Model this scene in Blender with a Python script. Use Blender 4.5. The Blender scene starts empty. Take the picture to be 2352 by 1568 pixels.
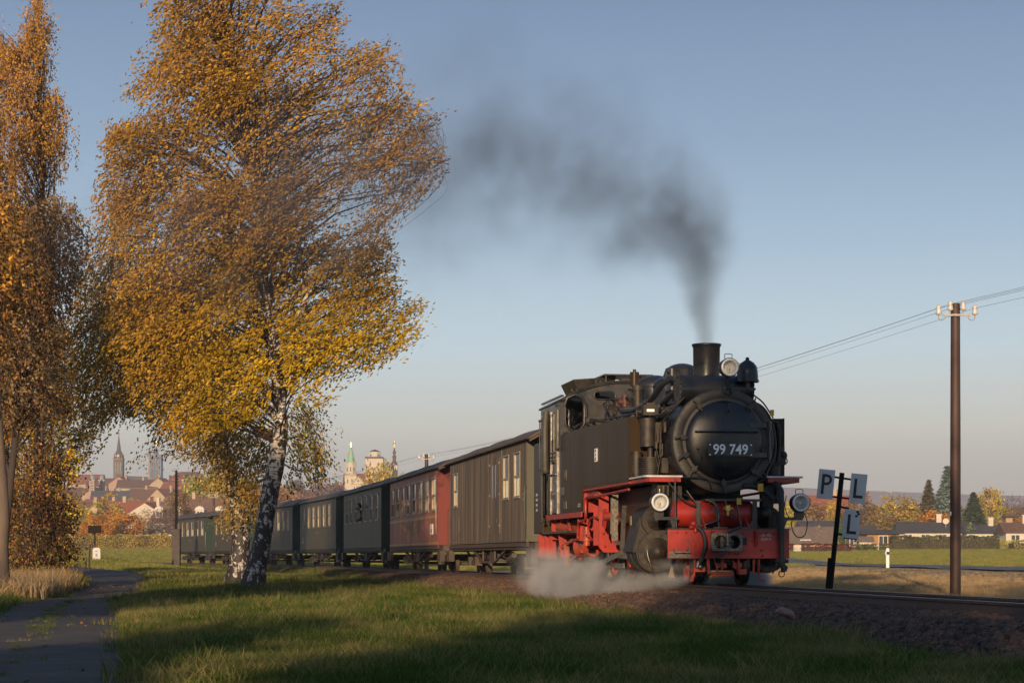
import bpy, math, random
import numpy as np
from mathutils import Vector, Matrix, noise as mnoise
random.seed(7); RNG = np.random.default_rng(7)
R = math.radians
SC = bpy.context.scene
COL = SC.collection

# ------------------------------------------------------------------ camera
F = 4500.0; CXP = 1176.0; HYP = 1277.0; EYE = 0.43      # focal length and horizon measured on a 2352 px wide frame
cd = bpy.data.cameras.new('camera'); cam = bpy.data.objects.new('camera', cd); COL.objects.link(cam)
cam.location = (0, 0, EYE); cam.rotation_euler = (R(90), 0, 0)
cd.sensor_width = 36.0; cd.lens = 36.0 * F / 2352.0
cd.shift_y = (HYP - 783.7) / 2352.0
cd.clip_start = 0.1; cd.clip_end = 20000
SC.camera = cam
# ------------------------------------------------------------------ world
SUN_EL = R(9.0); SUN_AZ = R(189.0)                       # low sun behind the camera, a little to its left
world = bpy.data.worlds.new('World'); SC.world = world; world.use_nodes = True
nt = world.node_tree; nt.nodes.clear()
o_ = nt.nodes.new('ShaderNodeOutputWorld'); bg = nt.nodes.new('ShaderNodeBackground')
sky = nt.nodes.new('ShaderNodeTexSky'); sky.sky_type = 'NISHITA'; sky.sun_disc = False
sky.sun_elevation = SUN_EL; sky.sun_rotation = SUN_AZ
sky.air_density = 1.0; sky.dust_density = 2.0; sky.ozone_density = 1.5
tc = nt.nodes.new('ShaderNodeTexCoord'); sx = nt.nodes.new('ShaderNodeSeparateXYZ')
rp = nt.nodes.new('ShaderNodeValToRGB'); mx = nt.nodes.new('ShaderNodeMix'); mx.data_type = 'RGBA'
SKYG = [(0.0, (198,192,186)), (0.03, (214,209,200)), (0.064, (234,239,227)), (0.105, (211,239,252)), (0.156, (170,205,232)),
        (0.207, (139,173,207)), (0.27, (111,145,184)), (0.5, (92,126,170)), (1.0, (70,104,151))]
def s2l(c): c /= 255.0; return c / 12.92 if c <= 0.04045 else ((c + 0.055) / 1.055) ** 2.4
while len(rp.color_ramp.elements) < len(SKYG): rp.color_ramp.elements.new(0.5)
for e, (p, c) in zip(rp.color_ramp.elements, SKYG):
    e.position = p; e.color = (s2l(c[0]), s2l(c[1]), s2l(c[2]), 1)
gain = nt.nodes.new('ShaderNodeVectorMath'); gain.operation = 'SCALE'; gain.inputs['Scale'].default_value = 9.2
nt.links.new(tc.outputs['Generated'], sx.inputs[0]); nt.links.new(sx.outputs['Z'], rp.inputs[0])
nt.links.new(rp.outputs[0], gain.inputs[0])
mx.inputs['Factor'].default_value = 0.9
nt.links.new(sky.outputs[0], mx.inputs['A']); nt.links.new(gain.outputs[0], mx.inputs['B'])
nt.links.new(mx.outputs['Result'], bg.inputs[0]); bg.inputs[1].default_value = 0.1
nt.links.new(bg.outputs[0], o_.inputs[0])
# ------------------------------------------------------------------ sun
sl = bpy.data.lights.new('sun', 'SUN'); sun = bpy.data.objects.new('sun', sl); COL.objects.link(sun)
sl.energy = 5.0; sl.angle = R(0.5); sl.color = (1.0, 0.73, 0.46)
SV = Vector((math.sin(SUN_AZ) * math.cos(SUN_EL), math.cos(SUN_AZ) * math.cos(SUN_EL), math.sin(SUN_EL)))
sun.rotation_euler = SV.to_track_quat('Z', 'Y').to_euler()
SC.view_settings.view_transform = 'Standard'; SC.view_settings.look = 'None'
SC.view_settings.exposure = 0.12; SC.view_settings.gamma = 1.0
SC.view_settings.use_curve_mapping = False
cy = SC.cycles
cy.use_denoising = True
cy.max_bounces = 6; cy.diffuse_bounces = 2; cy.glossy_bounces = 3; cy.transmission_bounces = 4; cy.transparent_max_bounces = 12
cy.volume_bounces = 0; cy.volume_step_rate = 2.0; cy.volume_max_steps = 128
cy.caustics_reflective = False; cy.caustics_refractive = False
cy.use_adaptive_sampling = True; cy.adaptive_threshold = 0.02

# ------------------------------------------------------------------ helpers
def W(px, py, Y):                                         # a point of the measured frame at a depth Y
    return Vector(((px - CXP) / F * Y, Y, EYE + (HYP - py) / F * Y))
def tag(o, label=None, cat=None, group=None, kind=None):
    if label: o['label'] = label
    if cat: o['category'] = cat
    if group: o['group'] = group
    if kind: o['kind'] = kind
    return o
def empty(name, loc=(0, 0, 0), rz=0.0, label=None, cat=None, group=None, kind=None, scale=None):
    o = bpy.data.objects.new(name, None); COL.objects.link(o)
    o.location = loc; o.rotation_euler = (0, 0, rz); o.empty_display_size = 0.3
    if scale: o.scale = scale
    return tag(o, label, cat, group, kind)
def dup(o, parent=None):
    c = o.copy(); COL.objects.link(c)
    if parent: c.parent = parent
    for ch in list(o.children): dup(ch, c)
    return c
def frame_axes(d):
    d = Vector(d).normalized(); a = Vector((0, 0, 1)) if abs(d.z) < 0.95 else Vector((1, 0, 0))
    u = d.cross(a).normalized(); return d, u, d.cross(u).normalized()
class MB:
    def __init__(s): s.v = []; s.f = []; s.sm = []; s.g = []
    def add(s, vs, fs, smooth=False):
        b = len(s.v); s.g.append((b, len(s.f))); s.v += [tuple(v) for v in vs]; s.f += [tuple(b + i for i in f) for f in fs]; s.sm += [smooth] * len(fs); return s
    def box(s, x0, x1, y0, y1, z0, z1):
        return s.add([(x0,y0,z0),(x1,y0,z0),(x1,y1,z0),(x0,y1,z0),(x0,y0,z1),(x1,y0,z1),(x1,y1,z1),(x0,y1,z1)],
                     [(0,3,2,1),(4,5,6,7),(0,1,5,4),(1,2,6,5),(2,3,7,6),(3,0,4,7)])
    def obox(s, c, size, rot=None):
        hx, hy, hz = size[0]/2, size[1]/2, size[2]/2
        m = rot.to_matrix() if hasattr(rot, 'to_matrix') else (rot or Matrix.Identity(3))
        P = [m @ Vector((a*hx, b*hy, g*hz)) + Vector(c) for a, b, g in
             [(-1,-1,-1),(1,-1,-1),(1,1,-1),(-1,1,-1),(-1,-1,1),(1,-1,1),(1,1,1),(-1,1,1)]]
        return s.add(P, [(0,3,2,1),(4,5,6,7),(0,1,5,4),(1,2,6,5),(2,3,7,6),(3,0,4,7)])
    def bar(s, p0, p1, w, h):                             # rectangular bar between two points
        p0, p1 = Vector(p0), Vector(p1); d, u, n = frame_axes(p1 - p0)
        P = [p + u*(a*w/2) + n*(b*h/2) for p in (p0, p1) for a, b in ((-1,-1),(1,-1),(1,1),(-1,1))]
        return s.add(P, [(0,1,2,3),(7,6,5,4),(0,4,5,1),(1,5,6,2),(2,6,7,3),(3,7,4,0)])
    def cyl(s, p0, p1, r0, r1=None, n=16, caps=True):
        r1 = r0 if r1 is None else r1; p0, p1 = Vector(p0), Vector(p1); d, u, w = frame_axes(p1 - p0)
        c = [(math.cos(2*math.pi*i/n), math.sin(2*math.pi*i/n)) for i in range(n)]
        A = [p0 + u*(a*r0) + w*(b*r0) for a, b in c]; B = [p1 + u*(a*r1) + w*(b*r1) for a, b in c]
        s.add(A + B, [(i, (i+1) % n, n+(i+1) % n, n+i) for i in range(n)], True)
        if caps: s.add(A, [tuple(range(n))[::-1]]); s.add(B, [tuple(range(n))])
        return s
    def tube(s, pts, r, n=8, caps=True):
        pts = [Vector(p) for p in pts]; rs = r if isinstance(r, (list, tuple)) else [r]*len(pts)
        u = None; rings = []
        for i, p in enumerate(pts):
            t = (pts[min(i+1, len(pts)-1)] - pts[max(i-1, 0)])
            t = t.normalized() if t.length > 1e-9 else Vector((0,0,1))
            if u is None: _, u, _ = frame_axes(t)
            u = (u - t*u.dot(t)); u = u.normalized() if u.length > 1e-6 else frame_axes(t)[1]
            w = t.cross(u)
            rings += [p + u*(rs[i]*math.cos(2*math.pi*k/n)) + w*(rs[i]*math.sin(2*math.pi*k/n)) for k in range(n)]
        m = len(pts)
        s.add(rings, [(j*n+i, j*n+(i+1) % n, (j+1)*n+(i+1) % n, (j+1)*n+i) for j in range(m-1) for i in range(n)], True)
        if caps: s.add(rings[:n], [tuple(range(n))[::-1]]); s.add(rings[-n:], [tuple(range(n))])
        return s
    def curve(s, pts, r, n=8, k=6):                       # tube along a smoothed path
        return s.tube(smooth_path(pts, k), r, n)
    def lathe(s, c, d, prof, n=24, smooth=True):          # prof: (radius, distance along d)
        c = Vector(c); d, u, w = frame_axes(d); vs = []
        for r, h in prof:
            vs += [c + d*h + u*(r*math.cos(2*math.pi*i/n)) + w*(r*math.sin(2*math.pi*i/n)) for i in range(n)]
        return s.add(vs, [(j*n+i, j*n+(i+1) % n, (j+1)*n+(i+1) % n, (j+1)*n+i) for j in range(len(prof)-1) for i in range(n)], smooth)
    def ring(s, c, d, ro, ri, h, n=48):                   # flat annulus with thickness
        return s.lathe(c, d, [(ri, 0), (ro, 0)], n, False).lathe(c, d, [(ro, 0), (ro, h)], n, True) \
                .lathe(c, d, [(ro, h), (ri, h)], n, False).lathe(c, d, [(ri, h), (ri, 0)], n, True)
    def torus(s, c, d, Rr, r, n=24, m=8, a0=0, a1=2*math.pi):
        c = Vector(c); d, u, w = frame_axes(d); full = abs(a1-a0-2*math.pi) < 1e-6; k = n if full else n+1
        vs = []
        for i in range(k):
            a = a0 + (a1-a0)*i/n; e = u*math.cos(a) + w*math.sin(a)
            vs += [c + e*(Rr + r*math.cos(2*math.pi*j/m)) + d*(r*math.sin(2*math.pi*j/m)) for j in range(m)]
        return s.add(vs, [(i*m+j, i*m+(j+1) % m, ((i+1) % k)*m+(j+1) % m, ((i+1) % k)*m+j) for i in range(n) for j in range(m)], True)
    def ball(s, c, r, sc=(1,1,1), n=12, m=8):
        c = Vector(c); vs = []
        for j in range(m+1):
            t = math.pi*j/m
            vs += [c + Vector((r*sc[0]*math.sin(t)*math.cos(2*math.pi*i/n), r*sc[1]*math.sin(t)*math.sin(2*math.pi*i/n), r*sc[2]*math.cos(t))) for i in range(n)]
        return s.add(vs, [(j*n+i, (j+1)*n+i, (j+1)*n+(i+1) % n, j*n+(i+1) % n) for j in range(m) for i in range(n)], True)
    def prism(s, poly, ax, a, b, smooth=False):           # poly extruded along an axis from a to b
        n = len(poly)
        def P(p, q):
            return {'x': (q, p[0], p[1]), 'y': (p[0], q, p[1]), 'z': (p[0], p[1], q)}[ax]
        A = [P(p, a) for p in poly]; B = [P(p, b) for p in poly]
        s.add(A + B, [(i, (i+1) % n, n+(i+1) % n, n+i) for i in range(n)], smooth)
        s.add(A, [tuple(range(n))[::-1]]); s.add(B, [tuple(range(n))]); return s
    def pieces(s, name, mat=None, parent=None, bevel=0.0):   # every primitive becomes an object of its own
        ends = s.g[1:] + [(len(s.v), len(s.f))]; out = []
        for (v0, f0), (v1, f1) in zip(s.g, ends):
            q = MB(); q.v = s.v[v0:v1]; q.f = [tuple(i-v0 for i in f) for f in s.f[f0:f1]]; q.sm = s.sm[f0:f1]; out.append(q.build(name, mat, parent, bevel))
        return out
    def build(s, name, mat=None, parent=None, bevel=0.0, loc=None, fix=True):
        me = bpy.data.meshes.new(name); me.from_pydata(s.v, [], s.f); me.update()
        me.polygons.foreach_set('use_smooth', s.sm)
        if fix:
            import bmesh
            b = bmesh.new(); b.from_mesh(me); bmesh.ops.recalc_face_normals(b, faces=b.faces); b.to_mesh(me); b.free()
        o = bpy.data.objects.new(name, me); COL.objects.link(o)
        if mat: me.materials.append(mat)
        if parent: o.parent = parent
        if loc is not None: o.location = loc
        if bevel:
            bm_ = o.modifiers.new('bevel', 'BEVEL'); bm_.width = bevel; bm_.segments = 2; bm_.limit_method = 'ANGLE'; bm_.angle_limit = R(40)
        return o
def smooth_path(pts, k=6):
    pts = [Vector(p) for p in pts]; out = []
    if len(pts) < 3: return pts
    q = [pts[0]*2 - pts[1]] + pts + [pts[-1]*2 - pts[-2]]
    for i in range(1, len(q)-2):
        for j in range(k):
            t = j/k; a, b, c, d = q[i-1], q[i], q[i+1], q[i+2]
            out.append(0.5*((2*b) + (c-a)*t + (2*a-5*b+4*c-d)*t*t + (3*b-a-3*c+d)*t**3))
    out.append(pts[-1]); return out

# ------------------------------------------------------------------ materials
MATS = {}
def mat(name, c1, c2=None, scale=4.0, rough=0.6, metal=0.0, bump=0.0, bscale=None, stretch=(1,1,1), coat=0.0, spec=0.5,
        c3=None, s3=1.0, t3=(0.5, 0.7), detail=6.0, mid=(0.35, 0.65), rough2=None, world=False):
    m = bpy.data.materials.new(name); m.use_nodes = True; t = m.node_tree; N = t.nodes; L = t.links
    b = N['Principled BSDF']; b.inputs['Roughness'].default_value = rough; b.inputs['Metallic'].default_value = metal
    b.inputs['Base Color'].default_value = (*c1, 1); b.inputs['Coat Weight'].default_value = coat
    b.inputs['Coat Roughness'].default_value = 0.08; b.inputs['Specular IOR Level'].default_value = spec
    co = N.new('ShaderNodeTexCoord'); mp = N.new('ShaderNodeMapping'); mp.inputs['Scale'].default_value = stretch
    if world:
        g = N.new('ShaderNodeNewGeometry'); L.new(g.outputs['Position'], mp.inputs[0])
    else: L.new(co.outputs['Object'], mp.inputs[0])
    def noise(sc, det=detail):
        n = N.new('ShaderNodeTexNoise'); n.inputs['Scale'].default_value = sc; n.inputs['Detail'].default_value = det
        n.inputs['Roughness'].default_value = 0.6; L.new(mp.outputs[0], n.inputs['Vector']); return n
    cur = None
    if c2:
        n = noise(scale); r_ = N.new('ShaderNodeValToRGB'); r_.color_ramp.elements[0].position = mid[0]; r_.color_ramp.elements[1].position = mid[1]
        r_.color_ramp.elements[0].color = (*c1, 1); r_.color_ramp.elements[1].color = (*c2, 1)
        L.new(n.outputs['Fac'], r_.inputs[0]); cur = r_.outputs[0]
        if rough2 is not None:
            mr = N.new('ShaderNodeMapRange'); mr.inputs['From Min'].default_value = mid[0]; mr.inputs['From Max'].default_value = mid[1]
            mr.inputs['To Min'].default_value = rough; mr.inputs['To Max'].default_value = rough2
            L.new(n.outputs['Fac'], mr.inputs[0]); L.new(mr.outputs[0], b.inputs['Roughness'])
    if c3:
        n3 = noise(s3); r3 = N.new('ShaderNodeValToRGB'); r3.color_ramp.elements[0].position = t3[0]; r3.color_ramp.elements[1].position = t3[1]
        x = N.new('ShaderNodeMix'); x.data_type = 'RGBA'; L.new(n3.outputs['Fac'], r3.inputs[0]); L.new(r3.outputs[0], x.inputs['Factor'])
        if cur: L.new(cur, x.inputs['A'])
        else: x.inputs['A'].default_value = (*c1, 1)
        x.inputs['B'].default_value = (*c3, 1); cur = x.outputs['Result']
    if cur: L.new(cur, b.inputs['Base Color'])
    if bump:
        n2 = noise(bscale or scale*4, 8); bp = N.new('ShaderNodeBump'); bp.inputs['Strength'].default_value = bump; bp.inputs['Distance'].default_value = 0.02
        L.new(n2.outputs['Fac'], bp.inputs['Height']); L.new(bp.outputs[0], b.inputs['Normal'])
    MATS[name] = m; return m
def leafmat(name, col=None, trans=0.35, var=0.35, tint=None):
    """two-sided leaves: colour from the mesh's own 'Col' attribute or one colour with a spread from leaf to leaf"""
    m = bpy.data.materials.new(name); m.use_nodes = True; t = m.node_tree; N = t.nodes; L = t.links; N.clear()
    out = N.new('ShaderNodeOutputMaterial'); d = N.new('ShaderNodeBsdfDiffuse'); tr = N.new('ShaderNodeBsdfTranslucent'); mxs = N.new('ShaderNodeMixShader')
    mxs.inputs[0].default_value = trans; L.new(d.outputs[0], mxs.inputs[1]); L.new(tr.outputs[0], mxs.inputs[2]); L.new(mxs.outputs[0], out.inputs[0])
    a = N.new('ShaderNodeAttribute'); a.attribute_name = 'Col'; src = a.outputs['Color']
    if col is not None:                                   # 'Col' then holds only a brightness/hue spread about 1
        x = N.new('ShaderNodeMix'); x.data_type = 'RGBA'; x.blend_type = 'MULTIPLY'; x.inputs['Factor'].default_value = 1
        x.inputs['A'].default_value = (*col, 1); L.new(src, x.inputs['B']); src = x.outputs['Result']
    L.new(src, d.inputs[0]); L.new(src, tr.inputs[0])
    MATS[name] = m; return m
def glassmat(name, tint=(0.8,0.85,0.85), k=0.85):
    m = bpy.data.materials.new(name); m.use_nodes = True; t = m.node_tree; N = t.nodes; L = t.links; N.clear()
    out = N.new('ShaderNodeOutputMaterial'); g = N.new('ShaderNodeBsdfGlossy'); g.inputs['Roughness'].default_value = 0.03
    tr = N.new('ShaderNodeBsdfTransparent'); tr.inputs[0].default_value = (*tint, 1); lw_ = N.new('ShaderNodeLayerWeight'); lw_.inputs[0].default_value = .5; f = N.new('ShaderNodeMath'); f.operation = 'POWER'; f.inputs[1].default_value = 5.0; L.new(lw_.outputs['Facing'], f.inputs[0])
    mp = N.new('ShaderNodeMath'); mp.operation = 'MULTIPLY_ADD'; mp.inputs[1].default_value = k; mp.inputs[2].default_value = .04; L.new(f.outputs[0], mp.inputs[0])
    x = N.new('ShaderNodeMixShader'); L.new(mp.outputs[0], x.inputs[0]); L.new(tr.outputs[0], x.inputs[1]); L.new(g.outputs[0], x.inputs[2]); L.new(x.outputs[0], out.inputs[0])
    MATS[name] = m; return m

M = MATS
mat('black_paint', (0.012,0.012,0.013), (0.03,0.024,0.018), 3, rough=0.28, bump=0.04, bscale=18, coat=0.25, rough2=0.5, c3=(0.06,0.045,0.03), s3=7, t3=(0.58,0.75))
mat('tank_reflect_brown', (0.024,0.014,0.006), (0.042,0.025,0.010), 1.2, rough=0.32, stretch=(1,1,0.25), coat=0.0, spec=0.16, bump=0.01, bscale=3, rough2=0.42)  # warm reflections of foliage are mixed into the black base as brown
mat('boiler_black', (0.009,0.010,0.014), (0.018,0.018,0.019), 4, rough=0.24, bump=0.06, bscale=20, rough2=0.46, c3=(0.045,0.035,0.026), s3=6, t3=(0.6,0.78))
mat('grimy_black', (0.012,0.011,0.010), (0.05,0.036,0.024), 9, rough=0.55, bump=0.25, bscale=40, metal=0.2)
mat('smokebox_grey', (0.048,0.042,0.034), (0.062,0.054,0.043), 5, rough=0.55, bump=0.1, bscale=40, c3=(0.03,0.027,0.024), s3=4, t3=(0.55,0.8))
mat('door_black', (0.007,0.008,0.010), (0.014,0.013,0.013), 3, rough=0.25, bump=0.05, bscale=25, rough2=0.42, c3=(0.035,0.026,0.018), s3=3.2, t3=(0.6,0.85))
mat('red_paint', (0.38,0.024,0.013), (0.27,0.018,0.011), 5, rough=0.4, bump=0.08, bscale=30, c3=(0.09,0.036,0.022), s3=7, t3=(0.54,0.72))
mat('red_grimy', (0.44,0.055,0.022), (0.26,0.05,0.025), 8, rough=0.5, bump=0.15, bscale=40, c3=(0.06,0.035,0.022), s3=8, t3=(0.55,0.7))
mat('bare_steel', (0.30,0.28,0.25), (0.14,0.12,0.10), 12, rough=0.35, metal=0.8, bump=0.05)
mat('white_enamel', (0.75,0.75,0.72), (0.62,0.60,0.56), 10, rough=0.35)
mat('white_edge', (0.62,0.61,0.60), (0.45,0.43,0.42), 12, rough=0.5)
mat('plate_white', (0.9,0.9,0.88), rough=0.5)
mat('coupler_grey', (0.22,0.19,0.14), (0.07,0.06,0.05), 26, rough=0.6, bump=0.4, bscale=60)
mat('yellow_tag', (0.62,0.36,0.02), (0.5,0.29,0.02), 20, rough=0.5)
mat('rubber', (0.015,0.015,0.016), (0.03,0.028,0.025), 20, rough=0.6, bump=0.1)
mat('interior_dark', (0.02,0.018,0.015), rough=0.8)
mat('wheel_tread', (0.06,0.05,0.042), (0.035,0.03,0.027), 8, rough=0.4, metal=0.6)
glassmat('pane_glass'); glassmat('lamp_glass', (0.97,0.97,0.97), 0.8)
mat('bulb_glass', (0.6,0.6,0.58), rough=0.1)
mat('brass', (0.5,0.33,0.1), rough=0.35, metal=0.9)
mat('paper', (0.7,0.68,0.62), rough=0.7)

# ------------------------------------------------------------------ the track line
HEAD = [(-40, 9.3), (8, 9.3), (18, 10.2), (31, 10.2), (44, 11.5), (57, 13.6), (70, 16.4), (85, 18.6), (100, 19.6), (150, 18.5), (230, 16)]
def heading(s):
    for (a, ha), (b, hb) in zip(HEAD, HEAD[1:]):
        if s <= b: return R(ha + (hb-ha)*max(0, s-a)/(b-a))
    return R(HEAD[-1][1])
TRK0 = Vector((3.256, 29.4, 0)); DS = 0.25
_pf = [TRK0.copy()]; s_ = 0.0
while s_ < 190:
    h = heading(s_ + DS/2); _pf.append(_pf[-1] + Vector((-math.sin(h), math.cos(h), 0))*DS); s_ += DS
_pb = [TRK0.copy()]; s_ = 0.0
while s_ > -62:
    h = heading(s_ - DS/2); _pb.append(_pb[-1] - Vector((-math.sin(h), math.cos(h), 0))*DS); s_ -= DS
TRK = _pb[::-1][:-1] + _pf; S0 = -(len(_pb)-1)*DS
TA = np.array([[p.x, p.y] for p in TRK])
def tpos(s, d=0.0, z=0.0):                               # point on the track at arc length s, d metres to its right
    i = min(max((s - S0)/DS, 0), len(TRK)-1.001); k = int(i); p = TRK[k].lerp(TRK[k+1], i-k); h = heading(s)
    return Vector((p.x + d*math.cos(h), p.y + d*math.sin(h), z))
def tdist(X, Y):                                          # signed distance from the track, arrays
    P = np.stack([np.ravel(X), np.ravel(Y)], 1); out = np.empty(len(P)); T = TA[::2]
    for a in range(0, len(P), 4000):
        q = P[a:a+4000]; d2 = ((q[:, None, :] - T[None])**2).sum(2); k = d2.argmin(1)
        k0 = np.clip(k, 0, len(T)-2); t = T[k0+1]-T[k0]; t = t/np.linalg.norm(t, axis=1)[:, None]
        r = q - T[k0]; out[a:a+4000] = t[:, 1]*r[:, 0] - t[:, 0]*r[:, 1]
    return out.reshape(np.shape(X))
def sstep(a, b, x):
    t = np.clip((x-a)/(b-a), 0, 1); return t*t*(3-2*t)
def fbm(X, Y, sc, seed=0):
    r = np.random.default_rng(seed); z = np.zeros_like(X, dtype=float)
    for k in range(5):
        a = r.uniform(0, 6.28, 4); f = sc*(1.7**k); th = r.uniform(0, 3.14, 2)
        z += (0.6**k)*(np.sin(f*(X*np.cos(th[0])+Y*np.sin(th[0]))+a[0])*np.sin(f*(X*np.cos(th[1])-Y*np.sin(th[1]))+a[1]))
    return z
def ground_z(X, Y):
    X = np.asarray(X, float); Y = np.asarray(Y, float); d = tdist(X, Y)
    far = np.where(Y < 300, -0.11 + 1.81*np.clip((Y-140)/160, 0, 1), 1.70 + (Y-300)*0.0075)
    far = np.where(Y > 1200, 8.45 + (Y-1200)*0.004, far)
    # the town's hill on the left and the long ridge on the horizon
    far = far + 29*np.exp(-(((X+150)/150)**2))*np.clip((Y-430)/500, 0, 1)**1.6*(1-sstep(1150, 1700, Y))
    ridge = 80 + 9*np.sin(X*0.0021+1.2) + 4*np.sin(X*0.0067) - 0.006*X
    far = far + ridge*sstep(2100, 2900, Y)
    near = -0.40 + 0*X
    right = near + (far + 0.40)*np.maximum(sstep(9, 17.6, X), sstep(105, 140, Y))
    left = np.interp(Y, [0, 45, 60, 75, 90, 103, 118, 300], [-0.46, -0.44, -0.34, -0.22, -0.10, 0.05, 0.10, 1.72])
    left = left + 0.24*sstep(-19.8, -22.5, X)*sstep(88, 102, Y)*(1-sstep(120, 150, Y))
    left = np.where(Y > 300, far, left)
    z = np.where(d > 0, right, left)
    k = sstep(2.6, 9.0, np.abs(d)); z = -0.40*(1-k) + z*k
    z = z + 0.02*fbm(X, Y, 0.5, 3)*sstep(8, 14, Y)*(Y < 120) + 0.02*sstep(-7, -3, -np.abs(d+4.5))*fbm(X, Y, 1.4, 5)
    return z
def gz(x, y): return float(ground_z(np.array([x]), np.array([y]))[0])
def gridmesh(name, X, Y, Z, m, kind='structure', parent=None):
    r, c = X.shape; me = bpy.data.meshes.new(name)
    co = np.stack([X, Y, Z], -1).reshape(-1, 3); idx = np.arange(r*c).reshape(r, c)
    fc = np.stack([idx[:-1, :-1], idx[:-1, 1:], idx[1:, 1:], idx[1:, :-1]], -1).reshape(-1, 4)
    me.vertices.add(len(co)); me.vertices.foreach_set('co', co.ravel().astype(np.float32))
    me.loops.add(fc.size); me.loops.foreach_set('vertex_index', fc.ravel().astype(np.int32))
    me.polygons.add(len(fc)); me.polygons.foreach_set('loop_start', np.arange(0, fc.size, 4, dtype=np.int32))
    me.polygons.foreach_set('use_smooth', np.ones(len(fc), bool)); me.update(calc_edges=True); me.materials.append(m)
    o = bpy.data.objects.new(name, me); COL.objects.link(o)
    if kind: o['kind'] = kind
    if parent: o.parent = parent
    return o

# ground material: short green turf near by, a dry verge beyond the line, a green field beyond the road, brown-mauve ridge far off
def ground_material():
    m = bpy.data.materials.new('turf'); m.use_nodes = True; t = m.node_tree; N = t.nodes; L = t.links; b = N['Principled BSDF']
    b.inputs['Roughness'].default_value = 0.95; b.inputs['Specular IOR Level'].default_value = 0.1
    g = N.new('ShaderNodeNewGeometry')
    def noise(sc, det=6, st=(1,1,1)):
        mp = N.new('ShaderNodeMapping'); mp.inputs['Scale'].default_value = st; L.new(g.outputs['Position'], mp.inputs[0])
        n = N.new('ShaderNodeTexNoise'); n.inputs['Scale'].default_value = sc; n.inputs['Detail'].default_value = det; L.new(mp.outputs[0], n.inputs[0]); return n
    def ramp(src, a, ca, b_, cb):
        r = N.new('ShaderNodeValToRGB'); e = r.color_ramp.elements; e[0].position = a; e[1].position = b_; e[0].color = (*ca, 1); e[1].color = (*cb, 1)
        L.new(src, r.inputs[0]); return r.outputs[0]
    def mix(f, a, c):
        x = N.new('ShaderNodeMix'); x.data_type = 'RGBA'; L.new(f, x.inputs['Factor']); L.new(a, x.inputs['A']); L.new(c, x.inputs['B']); return x.outputs['Result']
    at = N.new('ShaderNodeAttribute'); at.attribute_name = 'zone'; sp = N.new('ShaderNodeSeparateColor'); L.new(at.outputs['Color'], sp.inputs[0])
    turf = ramp(noise(1.3, 8).outputs['Fac'], 0.35, (0.045,0.06,0.014), 0.68, (0.13,0.105,0.045))
    dry = ramp(noise(0.9, 8, (1,3,1)).outputs['Fac'], 0.35, (0.30,0.20,0.09), 0.68, (0.48,0.34,0.17))
    fld = ramp(noise(0.25, 8, (0.25,1.6,1)).outputs['Fac'], 0.38, (0.15,0.18,0.035), 0.66, (0.28,0.24,0.09))
    rdg = ramp(noise(0.006, 6, (1,0.6,3)).outputs['Fac'], 0.4, (0.22,0.16,0.14), 0.6, (0.42,0.32,0.26))
    c = mix(sp.outputs[0], turf, dry); c = mix(sp.outputs[1], c, fld); c = mix(sp.outputs[2], c, rdg)
    L.new(c, b.inputs['Base Color'])
    bp = N.new('ShaderNodeBump'); bp.inputs['Strength'].default_value = 0.7; bp.inputs['Distance'].default_value = 0.05
    L.new(noise(14, 6).outputs['Fac'], bp.inputs['Height']); L.new(bp.outputs[0], b.inputs['Normal'])
    M['turf'] = m; return m
ground_material()
yy = np.concatenate([np.linspace(-70, 4, 20), np.linspace(5, 60, 150), 60*np.exp(np.linspace(0.012, math.log(3300/60), 150))])
uu = np.concatenate([np.linspace(-1.25, -0.42, 26), np.linspace(-0.41, 0.41, 210), np.linspace(0.42, 1.25, 26)])
GX = uu[None, :]*(np.abs(yy)[:, None]+18); GY = np.repeat(yy[:, None], len(uu), 1)
GZ = ground_z(GX, GY)
ground = gridmesh('ground', GX, GY, GZ, M['turf'])
dd = tdist(GX, GY)
zone = np.zeros((GX.size, 4), np.float32); zone[:, 3] = 1
n1 = fbm(GX, GY, 0.35, 9)*4
fieldm = np.maximum(sstep(23.8, 24.4, GX)*(GY > 20), sstep(97, 103, GY)*(dd < -2.5))
fieldm = np.maximum(fieldm, sstep(150, 170, GY))
zone[:, 0] = (sstep(1.5, 2.5, dd)*np.clip(0.75+0.1*n1 + 0.4*sstep(8, 14, GX), 0, 1)).ravel()
zone[:, 1] = fieldm.ravel(); zone[:, 2] = sstep(900, 1500, GY).ravel()
ca = ground.data.color_attributes.new('zone', 'FLOAT_COLOR', 'POINT'); ca.data.foreach_set('color', zone.ravel())

# ------------------------------------------------------------------ ballast, rails, sleepers
mat('ballast_stone', (0.095,0.047,0.027), (0.15,0.085,0.05), 3, rough=0.9, bump=0.3, bscale=30, world=True, c3=(0.045,0.030,0.022), s3=9, t3=(0.45,0.6))
mat('ballast_dirt', (0.06,0.034,0.02), (0.11,0.066,0.038), 20, rough=0.95, bump=1.0, bscale=40, world=True)
mat('rail_rust', (0.11,0.06,0.04), (0.07,0.042,0.032), 14, rough=0.7, bump=0.15, bscale=40)
mat('rail_top', (0.20,0.17,0.15), (0.12,0.095,0.08), 8, rough=0.35, metal=0.7)
mat('sleeper_wood', (0.07,0.05,0.038), (0.045,0.035,0.03), 10, rough=0.85, bump=0.4, stretch=(1,6,1))
ss = np.arange(-34, 186, 0.5)
prof = [(-2.35, -0.44), (-2.0, -0.37), (-1.55, -0.23), (-1.25, -0.165), (-0.6, -0.15), (0.6, -0.15), (1.25, -0.165), (1.55, -0.23), (2.0, -0.37), (2.35, -0.44)]
BX = np.zeros((len(ss), len(prof))); BY = BX.copy(); BZ = BX.copy()
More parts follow.
